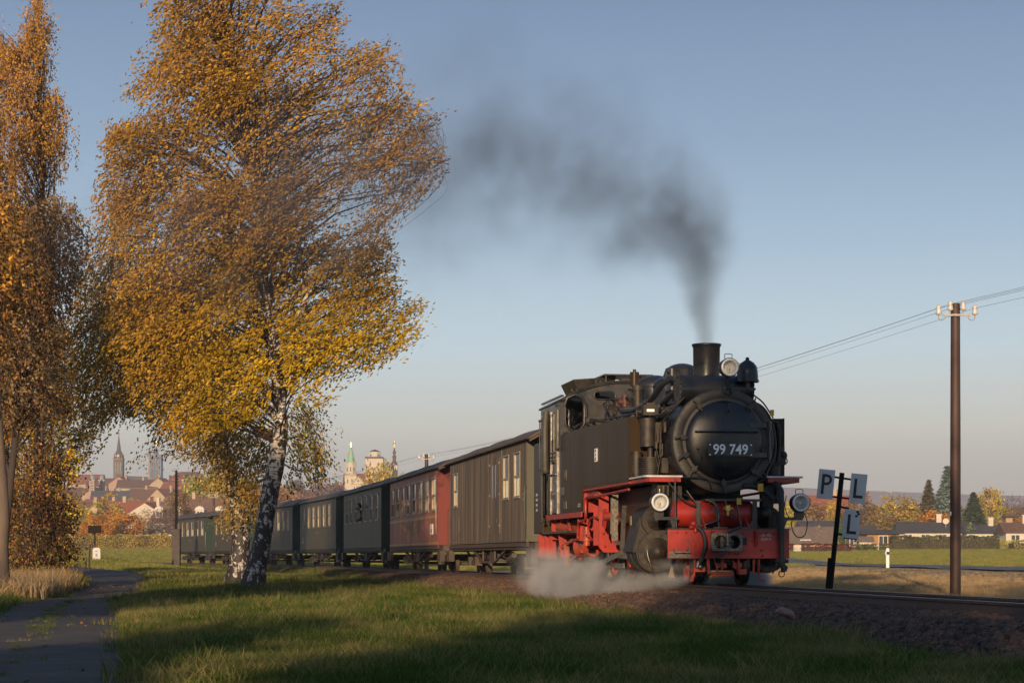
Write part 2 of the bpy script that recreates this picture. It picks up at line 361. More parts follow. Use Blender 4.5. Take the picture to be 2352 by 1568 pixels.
for i, s in enumerate(ss):
    for j, (d, z) in enumerate(prof):
        p = tpos(s, d + random.uniform(-.05, .05)); BX[i, j], BY[i, j], BZ[i, j] = p.x, p.y, z + random.uniform(-.012, .012)*(1 if 0 < j < len(prof)-1 else 0)
ballast = gridmesh('ballast_bed', BX, BY, BZ, M['ballast_dirt'])
track = empty('railway_track', (0,0,0), kind='structure', label='single narrow gauge railway line on brown ballast')
def rail(d):
    sec = [(-0.05,-0.135),(0.05,-0.135),(0.05,-0.125),(0.012,-0.112),(0.009,-0.038),(0.028,-0.028),(0.029,-0.004),(0.024,0.0)]
    sec = sec + [(-a, b) for a, b in sec[::-1] if (-a, b) != (0.05,-0.135)]
    sec = [(-0.05,-0.135),(0.05,-0.135),(0.05,-0.125),(0.012,-0.112),(0.009,-0.038),(0.028,-0.028),(0.029,-0.004),(0.024,0.0),
           (-0.024,0.0),(-0.029,-0.004),(-0.028,-0.028),(-0.009,-0.038),(-0.012,-0.112),(-0.05,-0.125)]
    b = MB(); n = len(sec); vs = []; S = np.arange(-34, 185, 1.0)
    for s in S:
        for a, z in sec: p = tpos(s, d+a, z); vs.append(p)
    fs = [(j*n+i, j*n+(i+1) % n, (j+1)*n+(i+1) % n, (j+1)*n+i) for j in range(len(S)-1) for i in range(n)]
    b.add(vs, fs); o = b.build('rail', M['rail_rust'], track); o.data.materials.append(M['rail_top'])
    for k, pl in enumerate(o.data.polygons):
        if pl.normal.z > 0.7 and pl.center.z > -0.002: pl.material_index = 1
    # running head darker and bright only where the wheels touch
    return o
for d in (-0.40, 0.40): rail(d)
sl_ = MB().box(-0.8, 0.8, -0.11, 0.11, -0.27, -0.138).box(-0.52,-0.28,-0.06,0.06,-0.1379,-0.128).box(0.28,0.52,-0.06,0.06,-0.1379,-0.128)
sl0 = sl_.build('sleeper', M['sleeper_wood'], track); k = 0
for s in np.arange(-18, 140, 0.68):
    o = sl0 if k == 0 else sl0.copy()
    if k: COL.objects.link(o)
    o.location = tpos(s); o.rotation_euler = (0, 0, heading(s)); k += 1

# ------------------------------------------------------------------ footpath and road
mat('path_asphalt', (0.040,0.033,0.029), (0.066,0.052,0.042), 3.5, rough=0.9, bump=0.9, bscale=70, world=True, c3=(0.085,0.066,0.046), s3=1.3, t3=(0.48,0.66))
mat('road_asphalt', (0.10,0.095,0.10), (0.13,0.12,0.12), 3, rough=0.85, bump=0.2, bscale=40, world=True)
mat('road_white', (0.62,0.58,0.52), (0.5,0.46,0.4), 4, rough=0.7)
PC = [(-1.65,4.5), (-2.45,8), (-3.95,15.7), (-6.2,26.6), (-7.7,33.6), (-10.15,50), (-12.1,60), (-15.5,75), (-20.5,90), (-27,101), (-38,112)]
pc = smooth_path([(x, y, 0) for x, y in PC], 14)
def path_strip(name, half, m, lift, cx=0.0, s0=0, s1=None, wob=0.10, cols=9):
    P = pc[s0:s1]; X = np.zeros((len(P), cols)); Y = X.copy()
    for i, p in enumerate(P):
        t = (P[min(i+1, len(P)-1)] - P[max(i-1, 0)]).normalized(); n = Vector((t.y, -t.x, 0)); w = wob*math.sin(i*1.7)*0.5 + random.uniform(-wob, wob)*0.6
        w2 = wob*math.sin(i*1.1+2)*0.5 + random.uniform(-wob, wob)*0.6
        for j in range(cols):
            a = -half + w + (2*half - w + w2)*j/(cols-1); q = p + n*(a+cx); X[i, j], Y[i, j] = q.x, q.y
    Z = ground_z(X, Y) + lift - 0.03*(np.abs(np.linspace(-1, 1, cols))[None, :]**4)
    return gridmesh(name, X, Y, Z, m)
path_strip('footpath', 1.02, M['path_asphalt'], 0.035)
# country road beyond the line, nearly parallel to it
def road_strip(name, a, b, m, lift, y0=15, y1=420):
    Yv = np.arange(y0, y1, 3.0); c = 5; Y = np.repeat(Yv[:, None], c, 1); X = np.repeat((a + (b-a)*np.linspace(0, 1, c))[None, :], len(Yv), 0)
    Z = ground_z(np.full_like(Y, 21.0), Y) + lift
    return gridmesh(name, X, Y, Z, m)
road_strip('road', 18.25, 24.1, M['road_asphalt'], 0.05)
rm = empty('road_markings', kind='structure')
for nm, a, b in (('edge_line', 18.42, 18.56), ('edge_line', 23.8, 23.92)):
    o = road_strip(nm, a, b, M['road_white'], 0.056); o.parent = rm; del o['kind']
mat('rusty_red', (0.10,0.028,0.02), (0.06,0.022,0.016), 9, rough=0.6, bump=0.2)

# ================================================================== the locomotive (local: x to the viewer's right, y rearwards, z up from the rail)
TH0 = R(9.3)
loco = empty('steam_locomotive', TRK0, TH0, 'black steam locomotive with red frame and number plate 99 749 heading the train', 'locomotive')
def P(name, b, m, parent=None, bevel=0.0, **k): return b.build(name, M[m] if isinstance(m, str) else m, parent or loco, bevel, **k)
def text(body, size, loc, rot, m, parent, ext=0.004, name='lettering', align='CENTER', sx=1.0, bold=0.0):
    cu = bpy.data.curves.new(name, 'FONT'); cu.body = body; cu.size = size; cu.extrude = ext; cu.align_x = align; cu.align_y = 'CENTER'
    cu.offset = bold; cu.resolution_u = 4; t = bpy.data.objects.new('tmp', cu); COL.objects.link(t)
    dg = bpy.context.evaluated_depsgraph_get(); dg.update(); me = bpy.data.meshes.new_from_object(t.evaluated_get(dg)); bpy.data.objects.remove(t)
    me.name = name; me.materials.clear(); me.materials.append(M[m] if isinstance(m, str) else m)
    o = bpy.data.objects.new(name, me); COL.objects.link(o); o.location = loc; o.rotation_euler = rot; o.scale = (sx, 1, 1); o.parent = parent; return o
FRONT = (R(90), 0, 0)                                     # text facing -y
SIDE = (R(90), 0, R(-90))                                 # text facing -x
ZB = 2.18                                                 # boiler centre line
# boiler, smokebox
b = MB().cyl((0,1.9,ZB),(0,7.0,ZB),0.70,n=40)
for y in (2.6,3.7,4.8,5.9,6.8): b.ring((0,y,ZB),(0,1,0),0.712,0.69,0.05,40)
P('boiler', b, 'boiler_black')
b = MB().cyl((0,0.42,ZB),(0,1.95,ZB),0.765,n=48); 
for i in range(40):
    a = 2*math.pi*i/40
    for y in (1.85,): b.ball((0.768*math.cos(a), y, ZB+0.768*math.sin(a)), 0.014, n=6, m=4)
P('smokebox', b, 'boiler_black')
b = MB().ring((0,0.30,ZB),(0,1,0),0.79,0.64,0.13,64); b.lathe((0,0.30,ZB),(0,1,0),[(0.79,0),(0.775,-0.012),(0.665,-0.012),(0.655,0)],64)
for i in range(44):
    a = 2*math.pi*(i+.5)/44; b.ball((0.765*math.cos(a), 0.29, ZB+0.765*math.sin(a)), 0.010, n=6, m=4)
P('front_ring', b, 'smokebox_grey')
dr = MB().lathe((0,0.30,ZB),(0,-1,0),[(0.655,0.0),(0.655,0.03),(0.645,0.04),(0.605,0.045)],64)
P('door_rim', dr, 'smokebox_grey')
prof_ = [(0.604,0.046),(0.60,0.05)] + [(0.60*math.cos(t), 0.05+0.125*math.sin(t)) for t in [i*math.pi/2/9 for i in range(1,9)]] + [(0.001,0.175)]
P('smokebox_door', MB().lathe((0,0.30,ZB),(0,-1,0),prof_,64), 'door_black')
for ang, kk in ((128,0),(52,0),(176,0),(200,1),(222,0),(268,0),(314,0)):
    a = R(ang); c = Vector((0.67*math.cos(a), 0.235, ZB+0.67*math.sin(a))); rd = Vector((math.cos(a),0,math.sin(a))); tg = Vector((-math.sin(a),0,math.cos(a)))
    b = MB(); b.bar(c - rd*0.11, c + rd*0.09, 0.035, 0.03); b.obox(c + Vector((0,-.02,0)) - rd*0.02, (0.08,0.05,0.075), Matrix.Rotation(-a, 3, 'Y'))
    b.cyl(c+Vector((0,.02,0)), c+Vector((0,-.065,0)), 0.017, n=8); b.bar(c+Vector((0,-.055,0))-tg*.01, c+Vector((0,-.055,0))+rd*0.13+tg*0.03, 0.022, 0.02)
    P('door_clamp', b, 'smokebox_grey' if kk == 0 else 'boiler_black', bevel=0.004)
for z in (ZB+0.235, ZB-0.215):
    b = MB(); b.bar((0.36,0.17,z),(0.60,0.215,z),0.028,0.085); b.cyl((0.36,0.165,z),(0.36,0.20,z),0.043,n=14); b.bar((0.58,0.215,z),(0.70,0.24,z),0.04,0.075); b.cyl((0.69,0.21,z-.06),(0.69,0.21,z+.06),0.028,n=10)
    P('door_hinge', b, 'door_black', bevel=0.004)
P('hinge_post', MB().cyl((0.69,0.21,ZB-0.33),(0.69,0.21,ZB+0.30),0.018,n=10), 'door_black')
b = MB().curve([(-0.47,0.19,2.31),(-0.47,0.12,2.31),(-0.44,0.10,2.31),(0,0.045,2.31),(0.46,0.10,2.31),(0.49,0.12,2.31),(0.49,0.19,2.31)], 0.013, 8, 4)
P('door_handrail', b, 'boiler_black')
P('door_handle', MB().curve([(0.02,.15,2.72),(0.02,.08,2.70),(0.02,.08,2.62),(0.02,.14,2.60)],0.011,8,4), 'boiler_black')
P('door_handle', MB().curve([(-0.45,.17,2.05),(-0.44,.10,2.03),(-0.39,.09,1.92),(-0.38,.15,1.90)],0.010,8,4), 'boiler_black')
pl = P('number_plate', MB().box(-0.355,0.355,0.105,0.118,-0.10,0.10), 'door_black', loc=(0.055,0,2.035), bevel=0.004)
text('99 749', 0.212, (0,0.103,0.0), FRONT, 'plate_white', pl, 0.003, sx=0.93, bold=0.0035)
for x in (-.32,.32):
    for z in (-.075,.075): P('bolt', MB().cyl((x,.107,z),(x,.099,z),0.012,n=8), 'plate_white', pl)
# top lamp, side lamps
def headlamp(x, y, z, brk='low'):
    rt = P('headlamp', MB().lathe((0,0,0),(0,1,0),[(0.128,-0.06),(0.142,-0.06),(0.146,-0.04),(0.142,0.0),(0.138,0.10),(0.11,0.15),(0.05,0.175),(0.001,0.18)],32), 'black_paint', loc=(x,y,z))
    P('lamp_rim', MB().lathe((0,0,0),(0,1,0),[(0.100,-0.062),(0.104,-0.072),(0.128,-0.072),(0.136,-0.055)],36), 'white_enamel', rt)
    P('lamp_reflector', MB().lathe((0,0,0),(0,1,0),[(0.101,-0.062),(0.099,0.03),(0.08,0.075),(0.001,0.095)],32), 'white_enamel', rt)
    P('lamp_bulb', MB().cyl((0,0.02,-0.07),(0,0.02,-0.035),0.012,n=8).ball((0,0.02,-0.012),0.026,(1,1,1.15),10,8), 'bulb_glass', rt)
    P('lamp_glass', MB().lathe((0,-0.060,0),(0,-1,0),[(0.100,0),(0.05,0.006),(0.001,0.008)],24), 'lamp_glass', rt)
    P('lamp_handle', MB().curve([(-.055,.03,.135),(-.058,.03,.18),(-.045,.03,.205),(.045,.03,.205),(.058,.03,.18),(.055,.03,.135)],0.006,6,4), 'black_paint', rt)
    P('lamp_latch', MB().torus((0.15,0,0.05),(0,1,0),0.02,0.005,10,6).box(.138,.16,-.02,.02,-.03,.03), 'black_paint', rt)
    return rt
h1 = headlamp(0.06, 0.22, 3.285)
P('lamp_bracket', MB().bar((0.06,0.30,3.15),(0.06,0.36,2.96),0.09,0.03).bar((0.0,0.27,3.0),(0.0,0.27,2.90),0.03,0.05).bar((0.13,0.27,3.0),(0.13,0.27,2.90),0.03,0.05).torus((0.06,0.25,2.93),(0,1,0),0.05,0.012,16,6), 'boiler_black')
h2 = headlamp(-1.06, 0.05, 1.24); h3 = headlamp(1.12, 0.05, 1.24)
for sx_ in (-1, 1):
    x0 = 1.06 if sx_ < 0 else 1.12
    b = MB(); b.box(-0.07,0.07,0.02,0.05,-0.23,-0.13); b.bar((-.06,.04,-.23),(-.06,.04,-.12),.03,.03); b.bar((.06,.04,-.23),(.06,.04,-.12),.03,.03); b.obox((-sx_*0.12,0.05,-0.24),(0.36,0.03,0.045))
    b.add([(-sx_*0.16,.06,-.22),(-sx_*0.30,.06,-.22),(-sx_*0.24,.06,-.43),(-sx_*0.16,.09,-.22),(-sx_*0.30,.09,-.22),(-sx_*0.24,.09,-.43)],[(0,1,2),(5,4,3),(0,3,4,1),(1,4,5,2),(2,5,3,0)])
    P('lamp_bracket', b, 'black_paint', loc=(sx_*x0,0.05,1.24))
P('lamp_cable', MB().curve([(1.06,.1,1.05),(1.0,.08,.95),(1.02,.06,.80),(1.10,.05,.72),(1.20,.05,.76),(1.24,.06,.95),(1.19,.08,1.10)],0.008,6,6), 'rubber')
P('lamp_cable', MB().curve([(0.93,.12,1.35),(0.90,.1,1.22),(0.93,.1,1.08),(1.0,.1,.98)],0.007,6,6), 'rubber')
# chimney
b = MB().lathe((0,1.3,2.90),(0,0,1),[(0.33,0),(0.27,0.04),(0.215,0.10),(0.205,0.22),(0.212,0.80),(0.222,0.815),(0.232,0.83),(0.23,0.85),(0.19,0.85),(0.185,0.3)],36)
P('chimney', b, 'boiler_black')
# feed water heater drum lying across the smokebox, in front of the chimney
b = MB().cyl((-0.57,0.86,2.99),(0.57,0.86,2.99),0.235,n=36)
for x in (-0.575,0.535): b.ring((x,0.86,2.99),(1,0,0),0.25,0.05,0.04,36)
for i in range(16):
    a = 2*math.pi*i/16
    for x in (-.58,.58): b.ball((x,0.86+0.215*math.cos(a),2.99+0.215*math.sin(a)),0.016,n=6,m=4)
P('feedwater_heater', b, 'boiler_black')
# bell
b = MB().lathe((0,0,0),(0,0,1),[(0.175,0.0),(0.18,0.02),(0.165,0.05),(0.16,0.16),(0.145,0.24),(0.10,0.30),(0.045,0.335),(0.028,0.345),(0.03,0.37),(0.018,0.385),(0.001,0.39)],32)
P('bell', b, 'boiler_black', loc=(0.465,0.62,3.10))
P('bell_bracket', MB().cyl((0.465,0.62,2.98),(0.465,0.62,3.13),0.04,n=12).obox((0.42,0.62,3.0),(0.34,0.06,0.03)).box(0.30,0.34,0.60,0.64,2.84,3.0), 'boiler_black')
# domes, sand boxes, valves along the top
def dome(y, r, top, name='dome', x=0):
    b = MB().lathe((x,y,2.7),(0,0,1),[(r*1.25,0.08),(r*1.1,0.16),(r,0.24),(r,top-2.7-r*0.62)] + [(r*math.cos(t), top-2.7-r*0.62+r*0.62*math.sin(t)) for t in [i*math.pi/2/7 for i in range(1,7)]] + [(0.001,top-2.7)],36)
    b.torus((x,y,top-r*0.66),(0,0,1),r*1.005,0.012,36,6); P(name, b, 'boiler_black')
dome(2.85, 0.30, 3.60, 'sand_dome'); dome(3.75, 0.27, 3.47, 'feed_dome'); dome(4.75, 0.33, 3.58, 'steam_dome')
P('valve_box', MB().box(-0.42,-0.12,1.95,2.35,3.05,3.47).cyl((-.42,2.1,3.32),(-.45,2.1,3.32),.07,n=14).box(-.28,-.1,2.35,2.6,3.30,3.42), 'boiler_black', bevel=0.04)
P('turbo_generator', MB().cyl((-.24,5.3,3.44),(-.24,5.3,3.68),0.082,n=20).cyl((-.24,5.3,3.68),(-.24,5.3,3.73),0.03,n=12).cyl((-.24,5.3,3.30),(-.24,5.3,3.44),0.035,n=10).cyl((-.24,5.3,3.36),(-.24,5.3,3.39),0.12,n=20), 'tank_reflect_brown')
P('safety_valve', MB().cyl((-.40,4.35,2.95),(-.40,4.35,3.32),0.085,n=16).cyl((-.40,4.35,3.28),(-.40,4.35,3.36),0.10,n=16), 'grimy_black')
P('injector_valve', MB().cyl((-.62,4.9,3.12),(-.35,4.9,3.12),0.055,n=12).cyl((-.5,4.9,3.03),(-.5,4.9,3.24),0.06,n=12), 'rusty_red'); P('injector_valve', MB().cyl((-.52,5.6,3.12),(-.40,5.6,3.12),0.06,n=12), 'rusty_red')
for (x,y,z) in ((-.60,5.9,3.14),(-.42,4.6,3.22),(-.66,5.0,2.98)):
    P('hand_wheel', MB().torus((x,y,z),(1,0.3,0),0.075,0.011,20,6).bar((x,y,z-.07),(x,y,z+.07),.012,.012).bar((x,y-.07,z),(x,y+.07,z),.012,.012).cyl((x,y,z),(x+.18,y+.05,z),.014,n=6), 'grimy_black')
# pipes over the boiler flank (left in the picture) and their fittings
rp_ = random.Random(11)
PIPES = [([(-.35,.9,3.10),(-.50,1.2,3.02),(-.62,1.6,2.86),(-.70,2.3,2.72),(-.74,3.6,2.66),(-.70,5.0,2.72),(-.62,6.9,2.80)],.045),
 ([(-.45,1.7,3.25),(-.58,1.9,3.15),(-.66,2.3,2.95),(-.70,3.2,2.86),(-.66,4.3,2.92),(-.55,5.0,3.02)],.050),
 ([(-.80,2.0,2.62),(-.86,2.8,2.66),(-.90,4.0,2.70),(-.84,5.6,2.84),(-.70,6.9,2.95)],.028),
 ([(-.72,1.2,2.64),(-.80,1.5,2.50),(-.76,1.8,2.62),(-.70,2.2,2.80)],.038),
 ([(-.60,.75,2.78),(-.72,.80,2.62),(-.80,.95,2.45),(-.82,1.0,2.2),(-.80,1.0,1.75)],.024),
 ([(-.55,.55,2.85),(-.75,.62,2.66),(-.90,.9,2.60),(-.98,1.1,2.62)],.012),
 ([(-.45,6.9,3.25),(-.60,6.2,3.16),(-.68,5.6,3.02),(-.80,5.2,2.80)],.022),
 ([(-.30,6.9,3.35),(-.42,6.0,3.25),(-.48,5.3,3.20),(-.50,4.6,3.16),(-.55,4.2,3.0),(-.62,4.1,2.8)],.026),
 ([(-.55,3.3,3.02),(-.62,3.0,2.9),(-.72,2.7,2.78),(-.84,2.5,2.66)],.020),
 ([(.55,.75,2.82),(.70,.62,2.72),(.82,.55,2.50),(.88,.55,2.2),(.86,.55,1.95),(.74,.5,1.72),(.70,.45,1.55)],.026),
 ([(.50,.5,2.92),(.68,.5,2.78),(.84,.5,2.55)],.012), ([(.92,.6,2.5),(.98,.7,2.3),(1.02,.8,2.1),(1.0,.8,1.9)],.03),
 ([(.60,.3,1.75),(.66,.3,1.62),(.52,.3,1.55),(.2,.35,1.42)],.016)]
for pts, r in PIPES: P('pipe', MB().curve(pts, r, 8, 5), 'boiler_black' if r > .03 else 'grimy_black')
for i in range(11):
    y0_ = 1.5 + i*.45; r_ = rp_.uniform(.012, .022); t0 = R(rp_.uniform(105, 128)); t1 = R(rp_.uniform(140, 165)); q0 = Vector((.76*math.cos(t0), y0_, ZB+.76*math.sin(t0))); q1 = Vector((.82*math.cos(t1), y0_+rp_.uniform(-.3,.6), ZB+.82*math.sin(t1)))
    P('pipe', MB().curve([q0+Vector((0,-.25,-.02)), q0, q0.lerp(q1,.5)+Vector((-.09,0,.06)), q1, q1+Vector((-.02,.35,-.05))], r_, 6, 4), 'grimy_black')
P('boiler_handrail', MB().cyl((-.80,1.0,2.72),(-.80,6.9,2.88),.014,n=6), 'boiler_black')
for y in (1.9,3.1,4.3,5.5,6.5): P('handrail_knob', MB().cyl((-.70,y,2.72+.027*(y-1)),(-.80,y,2.72+.027*(y-1)),.012,n=6).ball((-.80,y,2.72+.027*(y-1)),.024,n=8,m=6), 'boiler_black')
b = MB()
for i in range(46):                                       # unions, cocks and brackets on those pipes
    y = rp_.uniform(1.3, 6.6); t = R(rp_.uniform(118, 150)); r = rp_.uniform(.70,.84); c = Vector((r*math.cos(t)*1.02, y, ZB + r*math.sin(t)))
    k = i % 4; h = rp_.uniform(.03,.10)
    if k == 0: b.cyl(c, c + Vector((-.02,.0,h)), rp_.uniform(.02,.04), n=8)
    elif k == 1: b.obox(c, (rp_.uniform(.03,.07), rp_.uniform(.04,.12), rp_.uniform(.03,.09)))
    elif k == 2: b.tube([c, c+Vector((-.03,.06,.06)), c+Vector((-.02,.2,.02)), c+Vector((.0,.34,-.05))], .011, 6)
    else: b.ball(c, rp_.uniform(.025,.045), n=8, m=6)
P('pipe_fitting', b, 'grimy_black')['kind'] = 'stuff'
b = MB()
for i in range(20):
    y = 0.7 + rp_.random()*1.1; x = -rp_.uniform(.74,.98); z = rp_.uniform(1.95,2.7); c = Vector((x,y,z))
    b.cyl(c, c+Vector((0,0,rp_.uniform(.05,.2))), rp_.uniform(.015,.035), n=8); 
    if i % 3 == 0: b.tube([c, c+Vector((.05,0,-.2)), c+Vector((.02,.05,-.45))], .010, 6)
P('pipe_fitting', b, 'grimy_black')['kind'] = 'stuff'
# air pump in front of the left tank
b = MB().cyl((-1.0,1.05,2.16),(-1.0,1.05,2.52),.125,n=20).cyl((-1.0,1.05,2.52),(-1.0,1.05,2.56),.135,n=20).cyl((-1.0,1.05,2.12),(-1.0,1.05,2.16),.135,n=20)
b.cyl((-.96,1.05,1.95),(-.96,1.05,2.13),.05,n=12).box(-.90,-.80,.98,1.1,2.18,2.5)
for i in range(9): b.cyl((-.96,1.05,1.68+i*.032),(-.96,1.05,1.695+i*.032),.19,n=24)
b.cyl((-.96,1.05,1.67),(-.96,1.05,1.96),.155,n=20).box(-.83,-.70,.95,1.15,1.72,1.95)
for i in range(4): b.cyl((-.84+.07*(i%2)+.05,.98,1.98+.1*(i//2)),(-.84+.07*(i%2)+.05,.98,2.07+.1*(i//2)),.02,n=8)
P('air_pump', b, 'grimy_black')
lb = P('lubricator', MB().box(-1.10,-.86,.92,1.12,2.60,2.76).cyl((-1.12,1.0,2.66),(-1.2,1.0,2.66),.05,n=12).box(-1.04,-.9,.95,1.1,2.76,2.80).cyl((-1.05,1.0,2.8),(-1.05,1.0,2.86),.012,n=8).curve([(-1.13,.95,2.7),(-1.2,.93,2.68),(-1.2,.93,2.58)],.012,6,4), 'grimy_black', bevel=.008)
P('sight_glass', MB().box(-1.05,-.93,.908,.916,2.655,2.695), 'plate_white', lb)
P('air_reservoir', MB().cyl((-1.16,1.14,1.67),(-1.16,1.14,2.02),.085,n=18).cyl((-1.16,1.14,2.02),(-1.16,1.14,2.05),.093,n=18), 'grimy_black')
# right-hand clutter: pump and lubricator silhouettes
b = MB().cyl((.98,1.0,1.70),(.98,1.0,2.25),.12,n=18).box(.86,1.06,.8,1.0,1.90,2.12).cyl((1.1,.95,1.95),(1.1,.95,2.15),.06,n=12).ball((1.12,.9,2.0),.07,n=10,m=6).box(.95,1.15,.85,1.1,1.85,1.98)
b.curve([(1.14,.9,2.02),(1.18,.88,1.9),(1.10,.88,1.84)],.010,6,5).curve([(1.0,.9,2.25),(1.08,.9,2.35),(1.05,1.0,2.5),(.9,1.1,2.55)],.02,6,5)
P('lubricator_pump', b, 'grimy_black')
# tanks
def tank(sg):
    xo, xi = sg*1.25, sg*0.80; pr = [(1.28,1.60),(4.98,1.60),(5.0,1.22),(6.98,1.22),(6.98,2.66),(5.2,2.66),(1.28,2.60)]
    b = MB().prism(pr, 'x', xo, xi); o = P('water_tank', b, 'tank_reflect_brown', bevel=0.012)
    e = MB()
    e.box(xo-.014*0-.007, xo+.007, 1.268, 1.30, 1.60, 2.605)
    for i in range(34): e.ball((xo+sg*.004,1.30,1.63+i*.029),.008,n=6,m=4)
    P('corner_angle', e, 'tank_reflect_brown', o)
    for yv in (2.9, 4.98, 6.1): P('plate_seam', MB().box(min(xo,xo+sg*.003),max(xo,xo+sg*.003),yv-.03,yv+.03,1.62 if yv < 4.9 else 1.24,2.58), 'tank_reflect_brown', o)
    # rivet rows
    rv = MB()
    for i in range(60): rv.ball((xo+sg*.001,1.36+i*.094,1.64 if 1.36+i*.094 < 4.95 else 1.26),.007,n=5,m=3)
    P('rivet_row', rv, 'tank_reflect_brown', o)['kind'] = 'stuff'
    return o
tl = tank(-1); tr_ = tank(1)
tgp = P('warning_plate', MB().box(-1.262,-1.254,3.65,3.86,2.02,2.24), 'plate_white', tl)
MB().box(-1.266,-1.262,3.70,3.81,2.19,2.215).box(-1.266,-1.262,3.68,3.83,2.045,2.06).pieces('warning_mark', M['red_paint'], tgp)
P('warning_symbol', MB().add([(-1.266,3.755,2.17),(-1.266,3.72,2.12),(-1.266,3.79,2.12)],[(0,1,2)]).add([(-1.266,3.755,2.10),(-1.266,3.71,2.07),(-1.266,3.80,2.07)],[(0,1,2)]), 'black_paint', tgp, fix=False)
P('step_recess', MB().box(-1.262,-1.24,6.35,6.55,1.80,1.90), 'smokebox_grey', tl); 
P('step_recess', MB().box(-1.262,-1.24,6.62,6.82,1.62-.04,1.68), 'smokebox_grey', tl)
for z in (1.86,1.56,1.30):
    y = 6.35 if z != 1.56 else 6.66
    rc_ = P('foot_hole', MB().box(-1.263,-1.252,y,y+.24,z,z+.11), 'coupler_grey', tl); P('foot_hole_lip', MB().box(-1.268,-1.252,y,y+.24,z+.11,z+.135), 'black_paint', rc_)
for zz, n_ in ((1.335,5),(1.30,6)):
    P('lettering', MB().add([v for i in range(n_) for v in ((-1.257,5.08+i*.045,zz),(-1.257,5.11+i*.045,zz),(-1.257,5.11+i*.045,zz+.024),(-1.257,5.08+i*.045,zz+.024))],[(4*i,4*i+1,4*i+2,4*i+3) for i in range(n_)]), 'white_edge', tl, fix=False)
# footplate in front of the tanks, white edged
for sg in (-1,1):
    pz = [(sg*.66,.22),(sg*1.22,.22),(sg*1.25,.30),(sg*1.25,1.29),(sg*.66,1.29)]
    o = P('footplate', MB().prism([(x,y) for x,y in pz],'z',1.625,1.65), 'white_edge')
    pz2 = [(sg*.68,.24),(sg*1.17,.24),(sg*1.2,.32),(sg*1.22,1.28),(sg*.68,1.28)]
    P('footplate_apron', MB().prism(pz2,'z',1.555,1.624), 'red_paint', o)
P('sill_angle', MB().box(-1.24,-1.0,1.3,4.98,1.56,1.597), 'red_paint'); P('sill_angle', MB().box(1.0,1.24,1.3,4.98,1.56,1.597), 'red_paint')
# ------------------------------------------------------------------ cab
cabm = M['tank_reflect_brown']
def arch(x): return 3.30 + 0.36*(1-(abs(x)/1.25)**2.2)
NA = 24; xs = [-1.25 + 2.5*i/NA for i in range(NA+1)]
# front wall with two upright oval windows and two flat ones, made of strips around the openings
def wall_with_holes(y0, y1, holes, zlow, m, name, N=100, NZ=90):
    b = MB(); dx = 2.5/N; z1 = 3.66; dz = (z1-zlow)/NZ; vs = {}; fs = []; V = []
    def inside(x, z):
        for hx, hz, a, c, r in holes:
            qx = max(abs(x-hx)-(a-r), 0); qz = max(abs(z-hz)-(c-r), 0)
            if qx*qx+qz*qz < r*r and abs(x-hx) < a and abs(z-hz) < c: return True
        return False
    def vid(i, j, y):
        k = (i, j, y)
        if k not in vs: vs[k] = len(V); V.append((-1.25+i*dx, y, min(zlow+j*dz, arch(-1.25+i*dx))))
        return vs[k]
    for i in range(N):
        for j in range(NZ):
            x = -1.25+(i+.5)*dx; z = zlow+(j+.5)*dz
            if z-dz/2 >= max(arch(x-dx/2), arch(x+dx/2)) or inside(x, z): continue
            fs.append((vid(i,j,y0), vid(i+1,j,y0), vid(i+1,j+1,y0), vid(i,j+1,y0)))
            fs.append((vid(i,j,y1), vid(i,j+1,y1), vid(i+1,j+1,y1), vid(i+1,j,y1)))
    b.add(V, fs); return P(name, b, m, fix=False)
H_oval = [(sg*.985, 3.06, .17, .30, .165) for sg in (-1,1)]; H_flat = [(sg*.42, 3.40, .19, .06, .058) for sg in (-1,1)]
cf = wall_with_holes(6.98, 7.0, H_oval + H_flat, 1.3, 'black_paint', 'cab_front_wall')
wall_with_holes(9.02, 9.04, [], 1.3, 'black_paint', 'cab_rear_wall', 50, 30)
def rrect(cx, cz, a, c, r, n=6):
    pts = []
    for q, (sx_, sz_) in enumerate(((1,1),(-1,1),(-1,-1),(1,-1))):
        for i in range(n+1):
            t = math.pi/2*(q + i/n); pts.append((cx + sx_*(a-r) + r*math.cos(t), cz + sz_*(c-r) + r*math.sin(t)))
    return pts
for hs, w_ in ((H_oval, .022), (H_flat, .016)):
    for hx, hz, a, c, r in hs:
        pts = [Vector((x, 6.965, z)) for x, z in rrect(hx, hz, a+.012, c+.012, r+.01)]; pts.append(pts[0])
        fr = P('window_frame', MB().tube(pts, w_, 6, False), 'black_paint')
        ip = rrect(hx, hz, a, c, r); P('window_pane', MB().add([(x,6.99,z) for x,z in ip],[tuple(range(len(ip)))]), 'pane_glass', fr, fix=False)
for i, xx in enumerate([-1.2+.1*k for k in range(25)]):
    pass
rv = MB()
for i in range(34):
    x = -1.2+2.4*i/33; rv.ball((x,6.976,arch(x)-.05),.010,n=6,m=4)
P('rivet_row', rv, 'black_paint')['kind'] = 'stuff'
P('eyebrow', MB().tube([(-1.19,6.90,3.20),(-1.15,6.88,3.34),(-1.0,6.87,3.41),(-.86,6.88,3.35),(-.79,6.90,3.22),(-.78,6.92,3.0)], .028, 6), 'black_paint')
